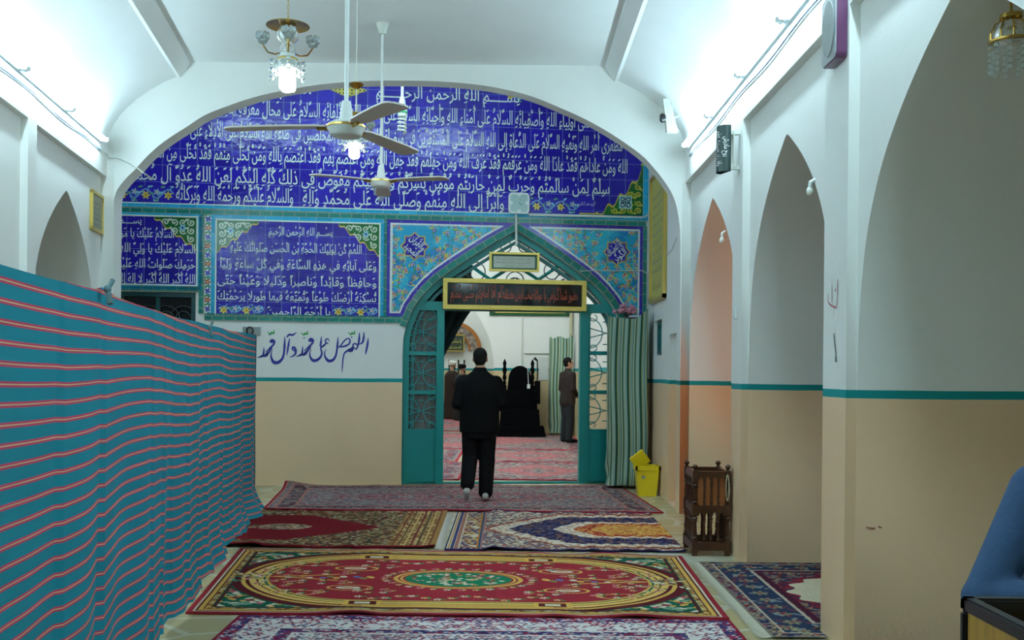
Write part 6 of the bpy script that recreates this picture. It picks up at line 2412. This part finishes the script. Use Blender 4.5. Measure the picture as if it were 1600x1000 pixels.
def loft(mb, rings, n=24):
    """rings: (x,y,z,rx,ry), closed at both ends"""
    vs, fs = [], []
    for x, y, z, rx, ry in rings:
        for k in range(n):
            t = 2 * PI * k / n
            c, s = math.cos(t), math.sin(t)
            e = 0.8
            vs.append((x + rx * math.copysign(abs(c) ** e, c), y + ry * math.copysign(abs(s) ** e, s), z))
    for i in range(len(rings) - 1):
        for k in range(n):
            k2 = (k + 1) % n
            fs.append((i * n + k, i * n + k2, (i + 1) * n + k2, (i + 1) * n + k))
    fs.append(tuple(range(n - 1, -1, -1)))
    fs.append(tuple(range((len(rings) - 1) * n, len(rings) * n)))
    return mb.add(vs, fs)


def fuse(mb, voxel=0.012, smooth=4):
    """union of overlapping shapes into one continuous skin"""
    me = mesh_of('tmp', mb)
    bm = bmesh.new()
    bm.from_mesh(me)
    bmesh.ops.recalc_face_normals(bm, faces=bm.faces)
    bm.to_mesh(me)
    bm.free()
    o = bpy.data.objects.new('tmp', me)
    C.objects.link(o)
    r = o.modifiers.new('r', 'REMESH')
    r.mode = 'VOXEL'
    r.voxel_size = voxel
    s = o.modifiers.new('s', 'SMOOTH')
    s.factor = 0.5
    s.iterations = smooth
    bpy.context.view_layer.update()
    dg = bpy.context.evaluated_depsgraph_get()
    out = bpy.data.meshes.new_from_object(o.evaluated_get(dg))
    C.objects.unlink(o)
    bpy.data.objects.remove(o)
    out.shade_smooth()
    return out


def hand(mb, w, d, up, k=1.0):
    """palm, four bent fingers and a thumb from wrist w; d: finger direction, up: back of the hand"""
    w, d, up = Vector(w), Vector(d).normalized(), Vector(up).normalized()
    s = d.cross(up).normalized()
    up = s.cross(d)
    capsule(mb, w, 0.024 * k, w + d * 0.075 * k, 0.030 * k, flat=0.62)
    for i, (o_, L) in enumerate(((-0.027, 0.072), (-0.009, 0.082), (0.009, 0.077), (0.026, 0.062))):
        b = w + d * 0.085 * k + s * o_ * k
        m = b + d * L * 0.5 * k - up * 0.010 * k
        e = m + d * L * 0.36 * k - up * 0.030 * k
        chain(mb, [b, m, e], [0.0095 * k, 0.0088 * k, 0.007 * k], n=8)
    b = w + d * 0.025 * k - s * 0.026 * k
    chain(mb, [b, b + d * 0.035 * k - s * 0.026 * k - up * 0.008, b + d * 0.066 * k - s * 0.030 * k - up * 0.02], [0.013 * k, 0.0105 * k, 0.008 * k], n=8)
    return mb


def head_shape(mb, c, yaw, k=1.0, pitch=0.0):
    """skull, jaw, nose, brow, lips, chin, ears and neck top; yaw 0 faces +y"""
    g = MB()
    g.ball((0, -0.012, 0.030), 0.076 * k, 0.095 * k, 0.090 * k, 18, 14)
    g.ball((0, 0.020, -0.045), 0.058 * k, 0.066 * k, 0.070 * k, 16, 12)
    g.ball((0, 0.062, -0.098), 0.026 * k, 0.022 * k, 0.018 * k, 10, 8)
    chain(g, [(0, 0.082, 0.018), (0, 0.100, -0.018), (0, 0.104, -0.030)], [0.009, 0.012, 0.014], n=8)
    capsule(g, (-0.035, 0.074, 0.026), 0.011, (0.035, 0.074, 0.026), 0.011, n=8)
    capsule(g, (-0.018, 0.081, -0.060), 0.008, (0.018, 0.081, -0.060), 0.008, n=8)
    for s in (-1, 1):
        g.ball((s * 0.078, -0.008, -0.008), 0.011, 0.020, 0.034, 8, 8)
        g.ball((s * 0.044, 0.055, -0.022), 0.024, 0.020, 0.020, 8, 8)
    R = Matrix.Rotation(yaw, 3, 'Z') @ Matrix.Rotation(pitch, 3, 'X')
    g.map(lambda x, y, z: Vector(c) + R @ Vector((x, y, z)))
    mb.add(g.v, g.f)
    return R


def hair_shape(c, R, k=1.0, full=True):
    g = MB()
    g.ball((0, -0.020, 0.040), 0.083 * k, 0.098 * k, 0.090 * k, 18, 14)
    g.ball((0, -0.050, -0.005), 0.076 * k, 0.062 * k, 0.080 * k, 16, 12)
    for s in (-1, 1):
        g.ball((s * 0.062, 0.018, 0.026), 0.020, 0.034, 0.040, 8, 8)
    # clear the face
    keep = MB()
    g.map(lambda x, y, z: Vector(c) + R @ Vector((x, min(y, 0.062 + 0.3 * max(0, z - 0.06)), z)))
    return g


def eyes_for(t, c, R):
    for s in (-1, 1):
        p = Vector(c) + R @ Vector((s * 0.031, 0.080, 0.004))
        obj('eye', MB().ball(tuple(p), 0.010, 0.010, 0.008, 8, 6), M['eye'], t, smooth=60)


# ---- the man walking away through the doorway
mp_ = Vector((-0.365, 11.66, 0.016))
t = thing('person', 'person in a black suit walking away from the viewer towards the doorway', 'person', mp_)
W_ = lambda *p: tuple(mp_ + Vector(p))
hc = W_(0.0, 0.02, 1.612)
bd = MB()
R = head_shape(bd, hc, 0.0)
chain(bd, [W_(0, -0.005, 1.42), W_(0, 0.0, 1.58)], [0.062, 0.056])
loft(bd, [(mp_.x, mp_.y, z, a, b) for z, a, b in ((0.84, 0.15, 0.10), (1.05, 0.14, 0.095), (1.30, 0.17, 0.11), (1.42, 0.14, 0.085), (1.46, 0.07, 0.06))])
JL = [W_(-0.185, -0.01, 1.345), W_(-0.252, -0.04, 1.10), W_(-0.17, 0.17, 1.06)]
JR = [W_(0.185, -0.01, 1.345), W_(0.262, -0.02, 1.10), W_(0.18, 0.18, 1.05)]
LL = [W_(-0.095, 0.0, 0.86), W_(-0.105, 0.02, 0.49), W_(-0.125, -0.20, 0.17)]
LR = [W_(0.095, 0.0, 0.86), W_(0.09, 0.06, 0.48), W_(0.075, 0.02, 0.09)]
for J in (JL, JR):
    chain(bd, J, [0.055, 0.042, 0.028])
for J in (LL, LR):
    chain(bd, J, [0.08, 0.055, 0.040])
hand(bd, JL[2], (0.55, 0.75, 0.1), (-0.3, 0.2, 1))
hand(bd, JR[2], (-0.55, 0.75, 0.1), (0.3, 0.2, 1))
obj('body', fuse(bd, 0.009, 3), M['skin'], t).data.transform(Matrix.Translation(-mp_))
g = hair_shape(hc, R)
obj('hair', fuse(g, 0.010, 3), M['hair'], t).data.transform(Matrix.Translation(-mp_))
eyes_for(t, hc, R)
jk = MB()
loft(jk, [(mp_.x, mp_.y + o_, z, a, b) for z, a, b, o_ in ((0.79, 0.226, 0.145, 0), (0.84, 0.228, 0.145, 0), (1.00, 0.228, 0.142, 0), (1.12, 0.222, 0.140, 0), (1.26, 0.236, 0.142, 0), (1.36, 0.232, 0.124, 0), (1.405, 0.20, 0.108, -0.005), (1.45, 0.135, 0.092, -0.01), (1.49, 0.082, 0.078, -0.01), (1.53, 0.070, 0.068, -0.01))], 32)
for J in (JL, JR):
    chain(jk, [J[0], J[1], tuple(Vector(J[1]).lerp(Vector(J[2]), 0.86))], [0.080, 0.068, 0.056], n=16)
suit = mat('black_suit', (13, 14, 15), 0.85, var=0.2, scale=12, spec=0.08, bump=0.25, bscale=18)
obj('jacket', fuse(jk, 0.011, 4), suit, t).data.transform(Matrix.Translation(-mp_))
tr = MB()
loft(tr, [(mp_.x, mp_.y, z, a, b) for z, a, b in ((0.72, 0.17, 0.125), (0.80, 0.20, 0.135), (0.92, 0.18, 0.125), (0.98, 0.17, 0.115))])
chain(tr, [LL[0], LL[1], W_(-0.122, -0.17, 0.21)], [0.112, 0.092, 0.086], n=16)
chain(tr, [LR[0], LR[1], W_(0.078, 0.03, 0.10)], [0.112, 0.094, 0.088], n=16)
obj('trousers', fuse(tr, 0.011, 4), mat('black_trousers', (15, 15, 17), 0.85, var=0.2, scale=10, spec=0.1, bump=0.2, bscale=16), t).data.transform(Matrix.Translation(-mp_))
for nm, an, toe, hl in (('left', W_(-0.125, -0.19, 0.165), W_(-0.135, -0.085, 0.035), W_(-0.125, -0.235, 0.125)), ('right', W_(0.078, 0.0, 0.09), W_(0.095, 0.17, 0.037), W_(0.075, -0.045, 0.047))):
    s = MB()
    chain(s, [an, hl], [0.042, 0.036], n=12)
    chain(s, [hl, tuple(Vector(hl).lerp(Vector(toe), 0.6)), toe], [0.036, 0.040, 0.026], n=12)
    chain(s, [an, tuple(Vector(hl).lerp(Vector(toe), 0.6))], [0.042, 0.036], n=12)
    obj('sock', fuse(s, 0.008, 2), M['sock'], t).data.transform(Matrix.Translation(-mp_))


# ---- figures of the far hall
def stander(pos, yaw, label, H, coat, legs, skin_k=1.0, robe=False, turban=None, beard=True, headyaw=0.0, pitch=0.0, haircol=None, group=None):
    P0 = Vector(pos)
    t = thing('person', label, 'person', P0, group)
    k = H / 1.73
    Rz = Matrix.Rotation(yaw, 3, 'Z')
    w = lambda x, y, z: tuple(P0 + Rz @ Vector((x * k, y * k, z * k)))
    hc = w(0.0, 0.02, 1.625)
    bd = MB()
    R = head_shape(bd, hc, yaw + headyaw, k, pitch)
    chain(bd, [w(0, 0, 1.42), w(0, 0.01, 1.58)], [0.06, 0.054])
    chain(bd, [w(0, 0, 0.9), w(0, 0, 1.2), w(0, 0, 1.34)], [0.085, 0.085, 0.075])
    arms = []
    for s in (-1, 1):
        J = [w(s * 0.18, 0, 1.38), w(s * 0.235, -0.01, 1.10), w(s * 0.13, 0.15, 0.96)]
        arms.append(J)
        chain(bd, J, [0.052, 0.042, 0.028])
        hand(bd, J[2], Rz @ Vector((-s * 0.75, 0.6, -0.1)), Rz @ Vector((0, 0.6, 0.7)), k)
        chain(bd, [w(s * 0.09, 0, 0.88), w(s * 0.095, 0.01, 0.48), w(s * 0.10, -0.02, 0.08)], [0.08, 0.055, 0.04])
    obj('body', fuse(bd, 0.010, 3), M['skin'], t).data.transform(Matrix.Translation(-P0))
    if turban is None:
        obj('hair', fuse(hair_shape(hc, R, k), 0.011, 3), haircol or M['hair'], t).data.transform(Matrix.Translation(-P0))
    else:
        g = MB()
        for q in range(4):
            tt = [(0.088 + 0.006 * math.sin(q * 2)) * k, 0.105 * k]
            g.tube([Vector(hc) + R @ Vector((tt[0] * math.cos(a * PI / 12), tt[1] * math.sin(a * PI / 12) - 0.01, 0.045 + q * 0.022 + 0.02 * math.sin(a * PI / 12 + q * 1.6))) for a in range(25)], 0.024, 8)
        g.ball(tuple(Vector(hc) + R @ Vector((0, -0.01, 0.085))), 0.080, 0.092, 0.055, 14, 10)
        obj('turban', fuse(g, 0.011, 2), turban, t).data.transform(Matrix.Translation(-P0))
    if beard:
        g = MB()
        g.ball(tuple(Vector(hc) + R @ Vector((0, 0.040, -0.085))), 0.052, 0.050, 0.052, 12, 10)
        for s in (-1, 1):
            g.ball(tuple(Vector(hc) + R @ Vector((s * 0.055, 0.020, -0.045))), 0.014, 0.026, 0.040, 8, 8)
        obj('beard', fuse(g, 0.009, 2), M['hair'], t).data.transform(Matrix.Translation(-P0))
    eyes_for(t, hc, R)
    g = MB()
    if robe:
        rg = [(0.03, 0.27, 0.23), (0.35, 0.25, 0.21), (0.75, 0.235, 0.19), (1.10, 0.235, 0.175), (1.32, 0.235, 0.155), (1.40, 0.195, 0.13), (1.45, 0.10, 0.085), (1.475, 0.075, 0.07)]
        loft(g, [(*w(0, 0, z)[:2], z * k, a * k, b * k) for z, a, b in rg], 28)
        for J in arms:
            chain(g, [J[0], J[1], tuple(Vector(J[1]).lerp(Vector(J[2]), 0.8))], [0.085, 0.085, 0.08], n=14)
        obj('cloak', fuse(g, 0.014, 4), coat, t).data.transform(Matrix.Translation(-P0))
    else:
        for z, a in ((0.78, 0.155), (0.84, 0.16), (1.0, 0.15), (1.2, 0.16), (1.34, 0.17), (1.41, 0.13), (1.46, 0.075)):
            pass
        for x in (-0.085, 0, 0.085):
            chain(g, [w(x, 0, 0.82), w(x, 0.01, 1.05), w(x * 1.1, 0, 1.30)], [0.125, 0.12, 0.115], n=16)
        chain(g, [w(-0.12, 0, 1.37), w(0, 0, 1.42), w(0.12, 0, 1.37)], [0.09, 0.085, 0.09], n=14)
        capsule(g, w(0, -0.01, 1.42), 0.08, w(0, 0, 1.48), 0.068)
        for J in arms:
            chain(g, [J[0], J[1], tuple(Vector(J[1]).lerp(Vector(J[2]), 0.85))], [0.082, 0.066, 0.05], n=14)
        obj('jacket', fuse(g, 0.012, 4), coat, t).data.transform(Matrix.Translation(-P0))
        g = MB()
        for s in (-1, 1):
            chain(g, [w(s * 0.085, 0, 0.88), w(s * 0.095, 0.01, 0.48), w(s * 0.10, -0.02, 0.09)], [0.112, 0.088, 0.08], n=14)
        obj('trousers', fuse(g, 0.012, 4), legs, t).data.transform(Matrix.Translation(-P0))
    for s in (-1, 1):
        g = MB()
        chain(g, [w(s * 0.10, -0.05, 0.05), w(s * 0.11, 0.08, 0.045), w(s * 0.12, 0.16, 0.036)], [0.04, 0.042, 0.028], n=12)
        obj('sock', fuse(g, 0.010, 2), M['black'], t).data.transform(Matrix.Translation(-P0))
    return t


p = px(886, 690, 21.3)
stander((p.x, 21.3, 0.016), math.radians(-62), 'person in a brown jacket and dark jeans looking up, beside the right doorpost', 1.76, mat('brown_jacket', (30, 16, 14), 0.8, var=0.2), mat('dark_jeans', (20, 26, 34), 0.85, var=0.2), beard=False, headyaw=math.radians(-22), pitch=0.12)
p = px(708, 655, 31.2)
stander((p.x - 0.05, 31.3, 0.016), math.radians(-60), 'person in a brown cloak and white turban in the farthest room', 1.74, mat('brown_cloak', (46, 30, 22), 0.9, var=0.2), None, robe=True, turban=mat('white_turban', (226, 226, 222), 0.8), group=None)
stander((p.x + 0.30, 30.4, 0.016), math.radians(-50), 'person in a black cloak and black turban next to the white turbaned one', 1.62, mat('black_cloak', (14, 16, 19), 0.9, var=0.2), None, robe=True, turban=M['black'])

# ---- black draped pulpit
YP = 23.0
pu = thing('pulpit', 'stepped pulpit draped in black cloth at the far wall', 'pulpit', (px(812, 683, YP).x, YP, 0.03))
pxx = pu.location.x


def draped(x0, x1, y0, y1, z0, z1, seed, flare=0.05):
    mb = MB()
    n, m = 40, 8
    vs = []
    per = []
    for i in range(n):
        q = 4 * i / n
        s, f_ = int(q), q - int(q)
        per.append([(x0 + (x1 - x0) * f_, y0), (x1, y0 + (y1 - y0) * f_), (x1 - (x1 - x0) * f_, y1), (x0, y1 - (y1 - y0) * f_)][s])
    r = random.Random(seed)
    cx_, cy2 = (x0 + x1) / 2, (y0 + y1) / 2
    for j in range(m + 1):
        w = j / m
        for i, (x, y) in enumerate(per):
            k = 1 + flare * w * (1 + 0.5 * math.sin(i * 2.2 + seed))
            vs.append((cx_ + (x - cx_) * k, cy2 + (y - cy2) * k, z1 + (z0 - z1) * w - (0.01 if j == 0 else 0)))
    fs = []
    for j in range(m):
        for i in range(n):
            i2 = (i + 1) % n
            fs.append((j * n + i, j * n + i2, (j + 1) * n + i2, (j + 1) * n + i))
    fs.append(tuple(range(n)))
    return mb.add(vs, fs)


for i, (hw, y0, y1, z1) in enumerate(((0.54, YP - 0.02, YP + 0.45, 0.26), (0.44, YP + 0.22, YP + 0.75, 0.62), (0.43, YP + 0.5, YP + 1.1, 1.06))):
    obj('draped_step', draped(pxx - hw, pxx + hw * (1.0 if i != 2 else 0.9), y0, y1, 0.03, z1, i + 2, 0.06), M['velvet'], pu, smooth=40)
f = MB()
pts = [(0.27 * math.cos(a * PI / 16), 1.30 + 0.32 * math.sin(a * PI / 16)) for a in range(17)]
pts = [(0.30, 1.02)] + pts + [(-0.30, 1.02)]
f.extrude_outline(pts, 0, 0.14)
f.map(lambda x, y, z: (pxx + x, YP + 0.95 + y, z))
obj('draped_backrest', f, M['velvet'], pu, smooth=30)
for sx in (-0.36, 0.29):
    f = MB().lathe([(0.05, 0.9), (0.05, 1.15), (0.03, 1.17), (0.045, 1.22), (0.025, 1.27), (0.05, 1.33), (0.03, 1.42), (0.055, 1.52), (0.03, 1.6), (0.045, 1.68), (0.02, 1.74), (0.002, 1.78)], (pxx + sx, YP + 0.9, 0), 12)
    obj('finial_post', f, M['velvet'], pu, smooth=40)
f = draped(pxx + 0.34, pxx + 0.46, YP + 0.3, YP + 0.95, 0.75, 1.28, 5, 0.02)
obj('draped_arm', f, M['velvet'], pu, smooth=40)
xx = pxx + 0.40
f = MB().tube([(xx, YP + 0.9, 1.20), (xx + 0.01, YP + 0.9, 1.45), (xx, YP + 0.88, 1.74)], 0.016, 8)
o = obj('microphone_arm', f, M['blackplastic'], pu)
obj('microphone', MB().tube([(xx, YP + 0.88, 1.74), (xx - 0.07, YP + 0.84, 1.80)], [0.022, 0.035], 10), M['blackplastic'], o)
f = MB().tube([(pxx + 0.18, YP + 0.92, 1.58), (pxx + 0.19, YP + 0.91, 1.36), (pxx + 0.20, YP + 0.90, 1.18)], 0.008, 6)
f.box(pxx + 0.17, YP + 0.87, 1.09, pxx + 0.24, YP + 0.91, 1.19)
obj('power_strip', f, M['whitemetal'], pu)['label'] = 'white cord with a socket'

# ---- things on the far walls
p0, p1 = px(765, 493, YF - 0.05), px(892, 493, YF - 0.05)
t = thing('wall_banner', 'green banner with a gold border high on the far wall, seen under the black banner', 'banner', ((p0.x + p1.x) / 2, YF - 0.03, p0.z))
obj('cloth', MB().box(p0.x, YF - 0.05, p0.z, p1.x, YF - 0.004, p0.z + 0.75), mat('green_banner', (14, 74, 38), 0.8), t)
f = MB()
for a, b, c_, d in ((0.10, 0.07, -0.10, 0.11), (0.10, 0.64, -0.10, 0.68), (0.10, 0.07, 0.14, 0.68)):
    f.box(p0.x + a, YF - 0.058, p0.z + b, (p1.x + c_) if c_ < 0 else p0.x + c_, YF - 0.051, p0.z + d)
f.box(p1.x - 0.14, YF - 0.058, p0.z + 0.07, p1.x - 0.10, YF - 0.051, p0.z + 0.68)
obj('gold_border', f, M['gold'], t)
f = MB()
put_line(f, 'السلام عليك يا ابا عبد الله', p0.x + 0.2, p1.x - 0.2, p0.z + 0.25, 0.3, fn=lambda x, y, z: (x, YF - 0.055, z))
obj('inscription', f, M['gold'], t)['label'] = 'gold calligraphy'

# striped cloth hung in the corner of the far hall
t = thing('corner_curtain', 'green and white striped cloth hung in the corner behind the man in brown', 'curtain', (1.05, 23.9, 0.01))
f = MB()
a_, b_ = px(858, 600, 24.1), px(902, 600, 23.8)
cloth(f, [(a_.x, 24.15), (a_.x + 0.05, 23.85), (b_.x - 0.3, 23.75), (1.42, 23.8)], lambda q: 2.26 + 0.05 * math.sin(q * 8) ** 2, 0.06, 0.025, 9, 31, hem=0.05)
obj('cloth', f, stripe_mat('pale_green_stripes', 0.21, [(0.0, 0.16, (60, 100, 80)), (0.16, 0.22, (200, 200, 150)), (0.34, 0.40, (70, 120, 96)), (0.55, 0.62, (200, 204, 160)), (0.62, 0.78, (70, 110, 90))], (158, 184, 170), axis=0), t, smooth=80)
f = MB()
for x, y in ((a_.x + 0.06, 24.0), (1.36, 23.95)):
    f.tube([(x, y, 0.03), (x, y, 2.2)], 0.015, 6)
f.tube([(a_.x + 0.06, 24.0, 2.2), (1.36, 23.95, 2.2)], 0.015, 6)
obj('rack', f, M['blackplastic'], t)

# pipes and trunking on the far wall
px_ = px(816, 500, YF).x
cable('thin vertical trunking on the far wall above the pulpit', [(px_, YF - 0.03, 1.60), (px_, YF - 0.03, 4.6)], 0.018, M['offwhite'], 'conduit')
q_ = px(818, 552, YF)
cable('thin horizontal trunking on the far wall right of the pulpit', [(px_ + 0.06, YF - 0.03, q_.z), (px_ + 0.72, YF - 0.03, q_.z)], 0.016, M['offwhite'], 'conduit')
q_ = px(884, 520, YF)
cable('pale pipe in the corner of the far hall', [(1.40, YF - 0.06, 2.35), (1.40, YF - 0.06, 5.4)], 0.045, mat('beige_pipe', (196, 190, 160), 0.5), 'pipe')
o = MB().box(px(842, 560, YF).x, YF - 0.02, 1.28, px(856, 560, YF).x + 0.02, YF - 0.004, 1.83)
tag(obj('notice', o, mat('white_notice', (214, 220, 216), 0.6), loc=(px(849, 560, YF).x, YF, 1.28)), 'white sheet on the far wall between pulpit and striped cloth', 'paper')

# half round carved ornament and dark plaque on the farthest wall
Yq = 32.96
cx_, cz_ = px(708, 547, Yq).x, px(708, 547, Yq).z
t = thing('wall_ornament', 'half round brown wooden ornament with mosaic on the farthest wall', 'ornament', (cx_, Yq, cz_))
for nm, r0, r1, m_, yy in (('outer_band', 0.92, 0.80, mat('amber_wood', (170, 106, 44), 0.4), 0.08), ('inner_band', 0.57, 0.50, mat('amber_wood_dark', (156, 92, 38), 0.4), 0.08)):
    f = MB()
    for i in range(32):
        a, b = PI * i / 32, PI * (i + 1) / 32
        P4 = [(cx_ + r * math.cos(q), cz_ + r * math.sin(q)) for r, q in ((r0, a), (r0, b), (r1, b), (r1, a))]
        f.quad(*[(x, Yq - yy, z) for x, z in P4])
        f.quad(*[(x, y, z) for (x, z), y in ((P4[0], Yq - yy), (P4[1], Yq - yy), (P4[1], Yq), (P4[0], Yq))])
        f.quad(*[(x, y, z) for (x, z), y in ((P4[3], Yq - yy), (P4[2], Yq - yy), (P4[2], Yq), (P4[3], Yq))])
    obj(nm, f, m_, t)
f = MB()
for i in range(32):
    a, b = PI * i / 32, PI * (i + 1) / 32
    f.quad(*[(cx_ + r * math.cos(q), Yq - 0.05, cz_ + r * math.sin(q)) for r, q in ((0.81, a), (0.81, b), (0.56, b), (0.56, a))])
km = NT('mosaic')
v = km.n('ShaderNodeTexVoronoi')
v.inputs['Scale'].default_value = 9
g_ = km.n('ShaderNodeNewGeometry')
km.l(g_.outputs['Position'], v.inputs['Vector'])
km.l(km.mix(v.outputs['Distance'], lin4((190, 170, 150)), lin4((50, 44, 60))), km.b.inputs['Base Color'])
obj('mosaic_band', f, km.m, t)
p0, p1 = px(688, 549, 32.9), px(726, 523, 32.9)
t = framed_ = thing('plaque', 'dark green plaque with yellow writing on the farthest wall, above the robed men', 'sign', ((p0.x + p1.x) / 2, 32.84, p0.z))
obj('board', MB().box(p0.x, 32.80, p0.z, p1.x, 32.875, p1.z), mat('plaque_green', (40, 56, 46), 0.5), t)
f = MB()
for z0_, z1_, x0_, x1_ in ((p0.z, p0.z + 0.03, p0.x, p1.x), (p1.z - 0.03, p1.z, p0.x, p1.x), (p0.z, p1.z, p1.x - 0.03, p1.x)):
    f.box(x0_, 32.78, z0_, x1_, 32.80, z1_)
obj('edge', f, M['gold'], t)
ypaint = mat('yellow_paint', (206, 200, 90), 0.5)
for tx, dz, hh in (('يا صاحب الزمان', 0.28, 0.13), ('اللهم عجل لوليك الفرج', 0.1, 0.09)):
    f = MB()
    put_line(f, tx, p0.x + 0.1, p1.x - 0.1, p0.z + dz, hh, fn=lambda x, y, z: (x, 32.795, z))
    obj('inscription', f, ypaint, t)
for u, Yv in ((702, 32.2), (716.5, 32.2), (725.5, 32.2)):
    p = px(u, 562, Yv)
    tag(obj('pole', MB().lathe([(0.06, 0.02), (0.06, 0.03), (0.025, 0.05), (0.025, p.z - 0.05), (0.035, p.z - 0.03), (0.005, p.z)], (p.x, Yv, 0), 10), M['blackplastic'], loc=(p.x, Yv, 0.02)),
        {702: 'thin dark pole left of the white turban in the farthest room', 716.5: 'thin dark pole behind the black turban in the farthest room', 725.5: 'thin dark pole right of the robed men in the farthest room'}[u], 'pole')

# ================================================================== FOREGROUND RIGHT: box and person in blue
bx0, bx1, by0, by1, bz = 1.098, 1.72, 1.35, 2.50, 0.953
t = thing('open_box', 'tall open box with yellow wood sides and black edges in the lower right corner', 'box', ((bx0 + bx1) / 2, (by0 + by1) / 2, 0))
kw = NT('yellow_wood')
gg = kw.n('ShaderNodeNewGeometry')
mpn = kw.n('ShaderNodeMapping')
mpn.inputs['Scale'].default_value = (30, 30, 1.5)
kw.l(gg.outputs['Position'], mpn.inputs[0])
kw.l(kw.mix(kw.noise(2.0, 5, mpn.outputs[0]), lin4((120, 84, 30)), lin4((206, 160, 62))), kw.b.inputs['Base Color'])
kw.b.inputs['Roughness'].default_value = 0.35
obj('side_panel', MB().box(bx0 + 0.008, by0 + 0.03, 0.03, bx0 + 0.02, by1 - 0.03, bz - 0.03), kw.m, t)
obj('side_panel', MB().box(bx1 - 0.02, by0 + 0.03, 0.03, bx1 - 0.008, by1 - 0.03, bz - 0.03), kw.m, t)
obj('back_panel', MB().box(bx0 + 0.03, by1 - 0.02, 0.03, bx1 - 0.03, by1 - 0.008, bz - 0.03), M['blackplastic'], t)
obj('front_panel', MB().box(bx0 + 0.03, by0 + 0.008, 0.03, bx1 - 0.03, by0 + 0.02, bz - 0.03), kw.m, t)
obj('bottom', MB().box(bx0 + 0.02, by0 + 0.02, 0.03, bx1 - 0.02, by1 - 0.02, 0.05), M['blackplastic'], t)
e_ = 0.034
for a in ((bx0, by0, bz - e_, bx0 + e_, by1, bz), (bx1 - e_, by0, bz - e_, bx1, by1, bz), (bx0, by1 - e_, bz - e_, bx1, by1, bz), (bx0, by0, bz - e_, bx1, by0 + e_, bz),
          (bx0, by1 - e_ * 0.7, 0, bx0 + e_ * 0.7, by1, bz - e_), (bx1 - e_, by1 - e_, 0, bx1, by1, bz - e_), (bx0, by0, 0, bx0 + e_, by0 + e_, bz - e_), (bx1 - e_, by0, 0, bx1, by0 + e_, bz - e_)):
    obj('edge_bar', MB().bbox(*a, 0.006), M['blackplastic'], t)

P0 = Vector((2.07, 3.72, 0))
t = thing('person', 'person in a blue shirt sitting behind the open box, cut off by the right edge', 'person', P0)
W_ = lambda *p: tuple(P0 + Vector(p))
hc = W_(0.02, -0.10, 1.42)
bd = MB()
R = head_shape(bd, hc, PI * 0.9)
chain(bd, [W_(0.02, -0.03, 1.18), W_(0.02, -0.08, 1.35)], [0.06, 0.056])
chain(bd, [W_(0.03, 0.06, 0.64), W_(0.03, 0.03, 0.88), W_(0.02, -0.01, 1.08)], [0.09, 0.09, 0.075])
AL = [W_(-0.165, -0.01, 1.085), W_(-0.385, -0.08, 0.70), W_(-0.14, -0.30, 0.74)]
AR = [W_(0.20, -0.02, 1.08), W_(0.26, -0.10, 0.78), W_(0.12, -0.32, 0.74)]
chain(bd, AL, [0.05, 0.042, 0.028])
chain(bd, AR, [0.05, 0.042, 0.028])
hand(bd, AL[2], (0.6, -0.7, 0), (0, 0, 1))
hand(bd, AR[2], (-0.6, -0.7, 0), (0, 0, 1))
lg = []
for s in (-1, 1):
    J = [W_(s * 0.10 + 0.02, 0.02, 0.615), W_(s * 0.11 + 0.02, -0.36, 0.63), W_(s * 0.11 + 0.02, -0.34, 0.105)]
    lg.append(J)
    chain(bd, J, [0.085, 0.06, 0.045])
obj('body', fuse(bd, 0.010, 3), M['skin'], t).data.transform(Matrix.Translation(-P0))
obj('hair', fuse(hair_shape(hc, R), 0.011, 3), M['hair'], t).data.transform(Matrix.Translation(-P0))
eyes_for(t, hc, R)
g = MB()
for x in (-0.07, 0.03, 0.12):
    chain(g, [W_(x, 0.06, 0.64), W_(x, 0.03, 0.88), W_(x * 1.1, -0.01, 1.07)], [0.13, 0.13, 0.11], n=16)
chain(g, [W_(-0.13, -0.01, 1.085), W_(0.02, -0.02, 1.16), W_(0.17, -0.02, 1.08)], [0.09, 0.085, 0.09], n=14)
chain(g, [AL[0], AL[1], tuple(Vector(AL[1]).lerp(Vector(AL[2]), 0.85))], [0.092, 0.078, 0.056], n=16)
chain(g, [AR[0], AR[1], tuple(Vector(AR[1]).lerp(Vector(AR[2]), 0.85))], [0.092, 0.078, 0.056], n=16)
obj('shirt', fuse(g, 0.012, 4), mat('blue_shirt', (44, 72, 106), 0.9, var=0.2, scale=9, bump=0.6, bscale=11), t).data.transform(Matrix.Translation(-P0))
g = MB()
for J in lg:
    chain(g, [J[0], J[1], J[2]], [0.112, 0.092, 0.08], n=16)
obj('trousers', fuse(g, 0.012, 4), mat('navy_trousers', (36, 48, 78), 0.85, var=0.15), t).data.transform(Matrix.Translation(-P0))
for J in lg:
    g = MB()
    chain(g, [tuple(Vector(J[2]) + Vector((0, 0.03, -0.05))), tuple(Vector(J[2]) + Vector((0, -0.10, -0.055))), tuple(Vector(J[2]) + Vector((0, -0.18, -0.062)))], [0.042, 0.044, 0.03], n=12)
    obj('shoe', fuse(g, 0.010, 2), M['black'], t).data.transform(Matrix.Translation(-P0))
st_ = thing('stool', 'plain black stool under the person in the blue shirt', 'stool', (2.09, 3.76, 0))
obj('seat', MB().lathe([(0.001, 0.43), (0.15, 0.43), (0.16, 0.445), (0.16, 0.46), (0.15, 0.475), (0.001, 0.48)], (2.09, 3.76, 0), 20), M['blackplastic'], st_)
for i in range(4):
    a = PI / 4 + i * PI / 2
    obj('leg', MB().tube([(2.09 + 0.11 * math.cos(a), 3.76 + 0.11 * math.sin(a), 0.43), (2.09 + 0.17 * math.cos(a), 3.76 + 0.17 * math.sin(a), 0.0)], 0.013, 8), M['blackplastic'], st_)
for o_ in (_to,):
    if o_.name in C.objects:
        C.objects.unlink(o_)
bpy.data.objects.remove(_to)
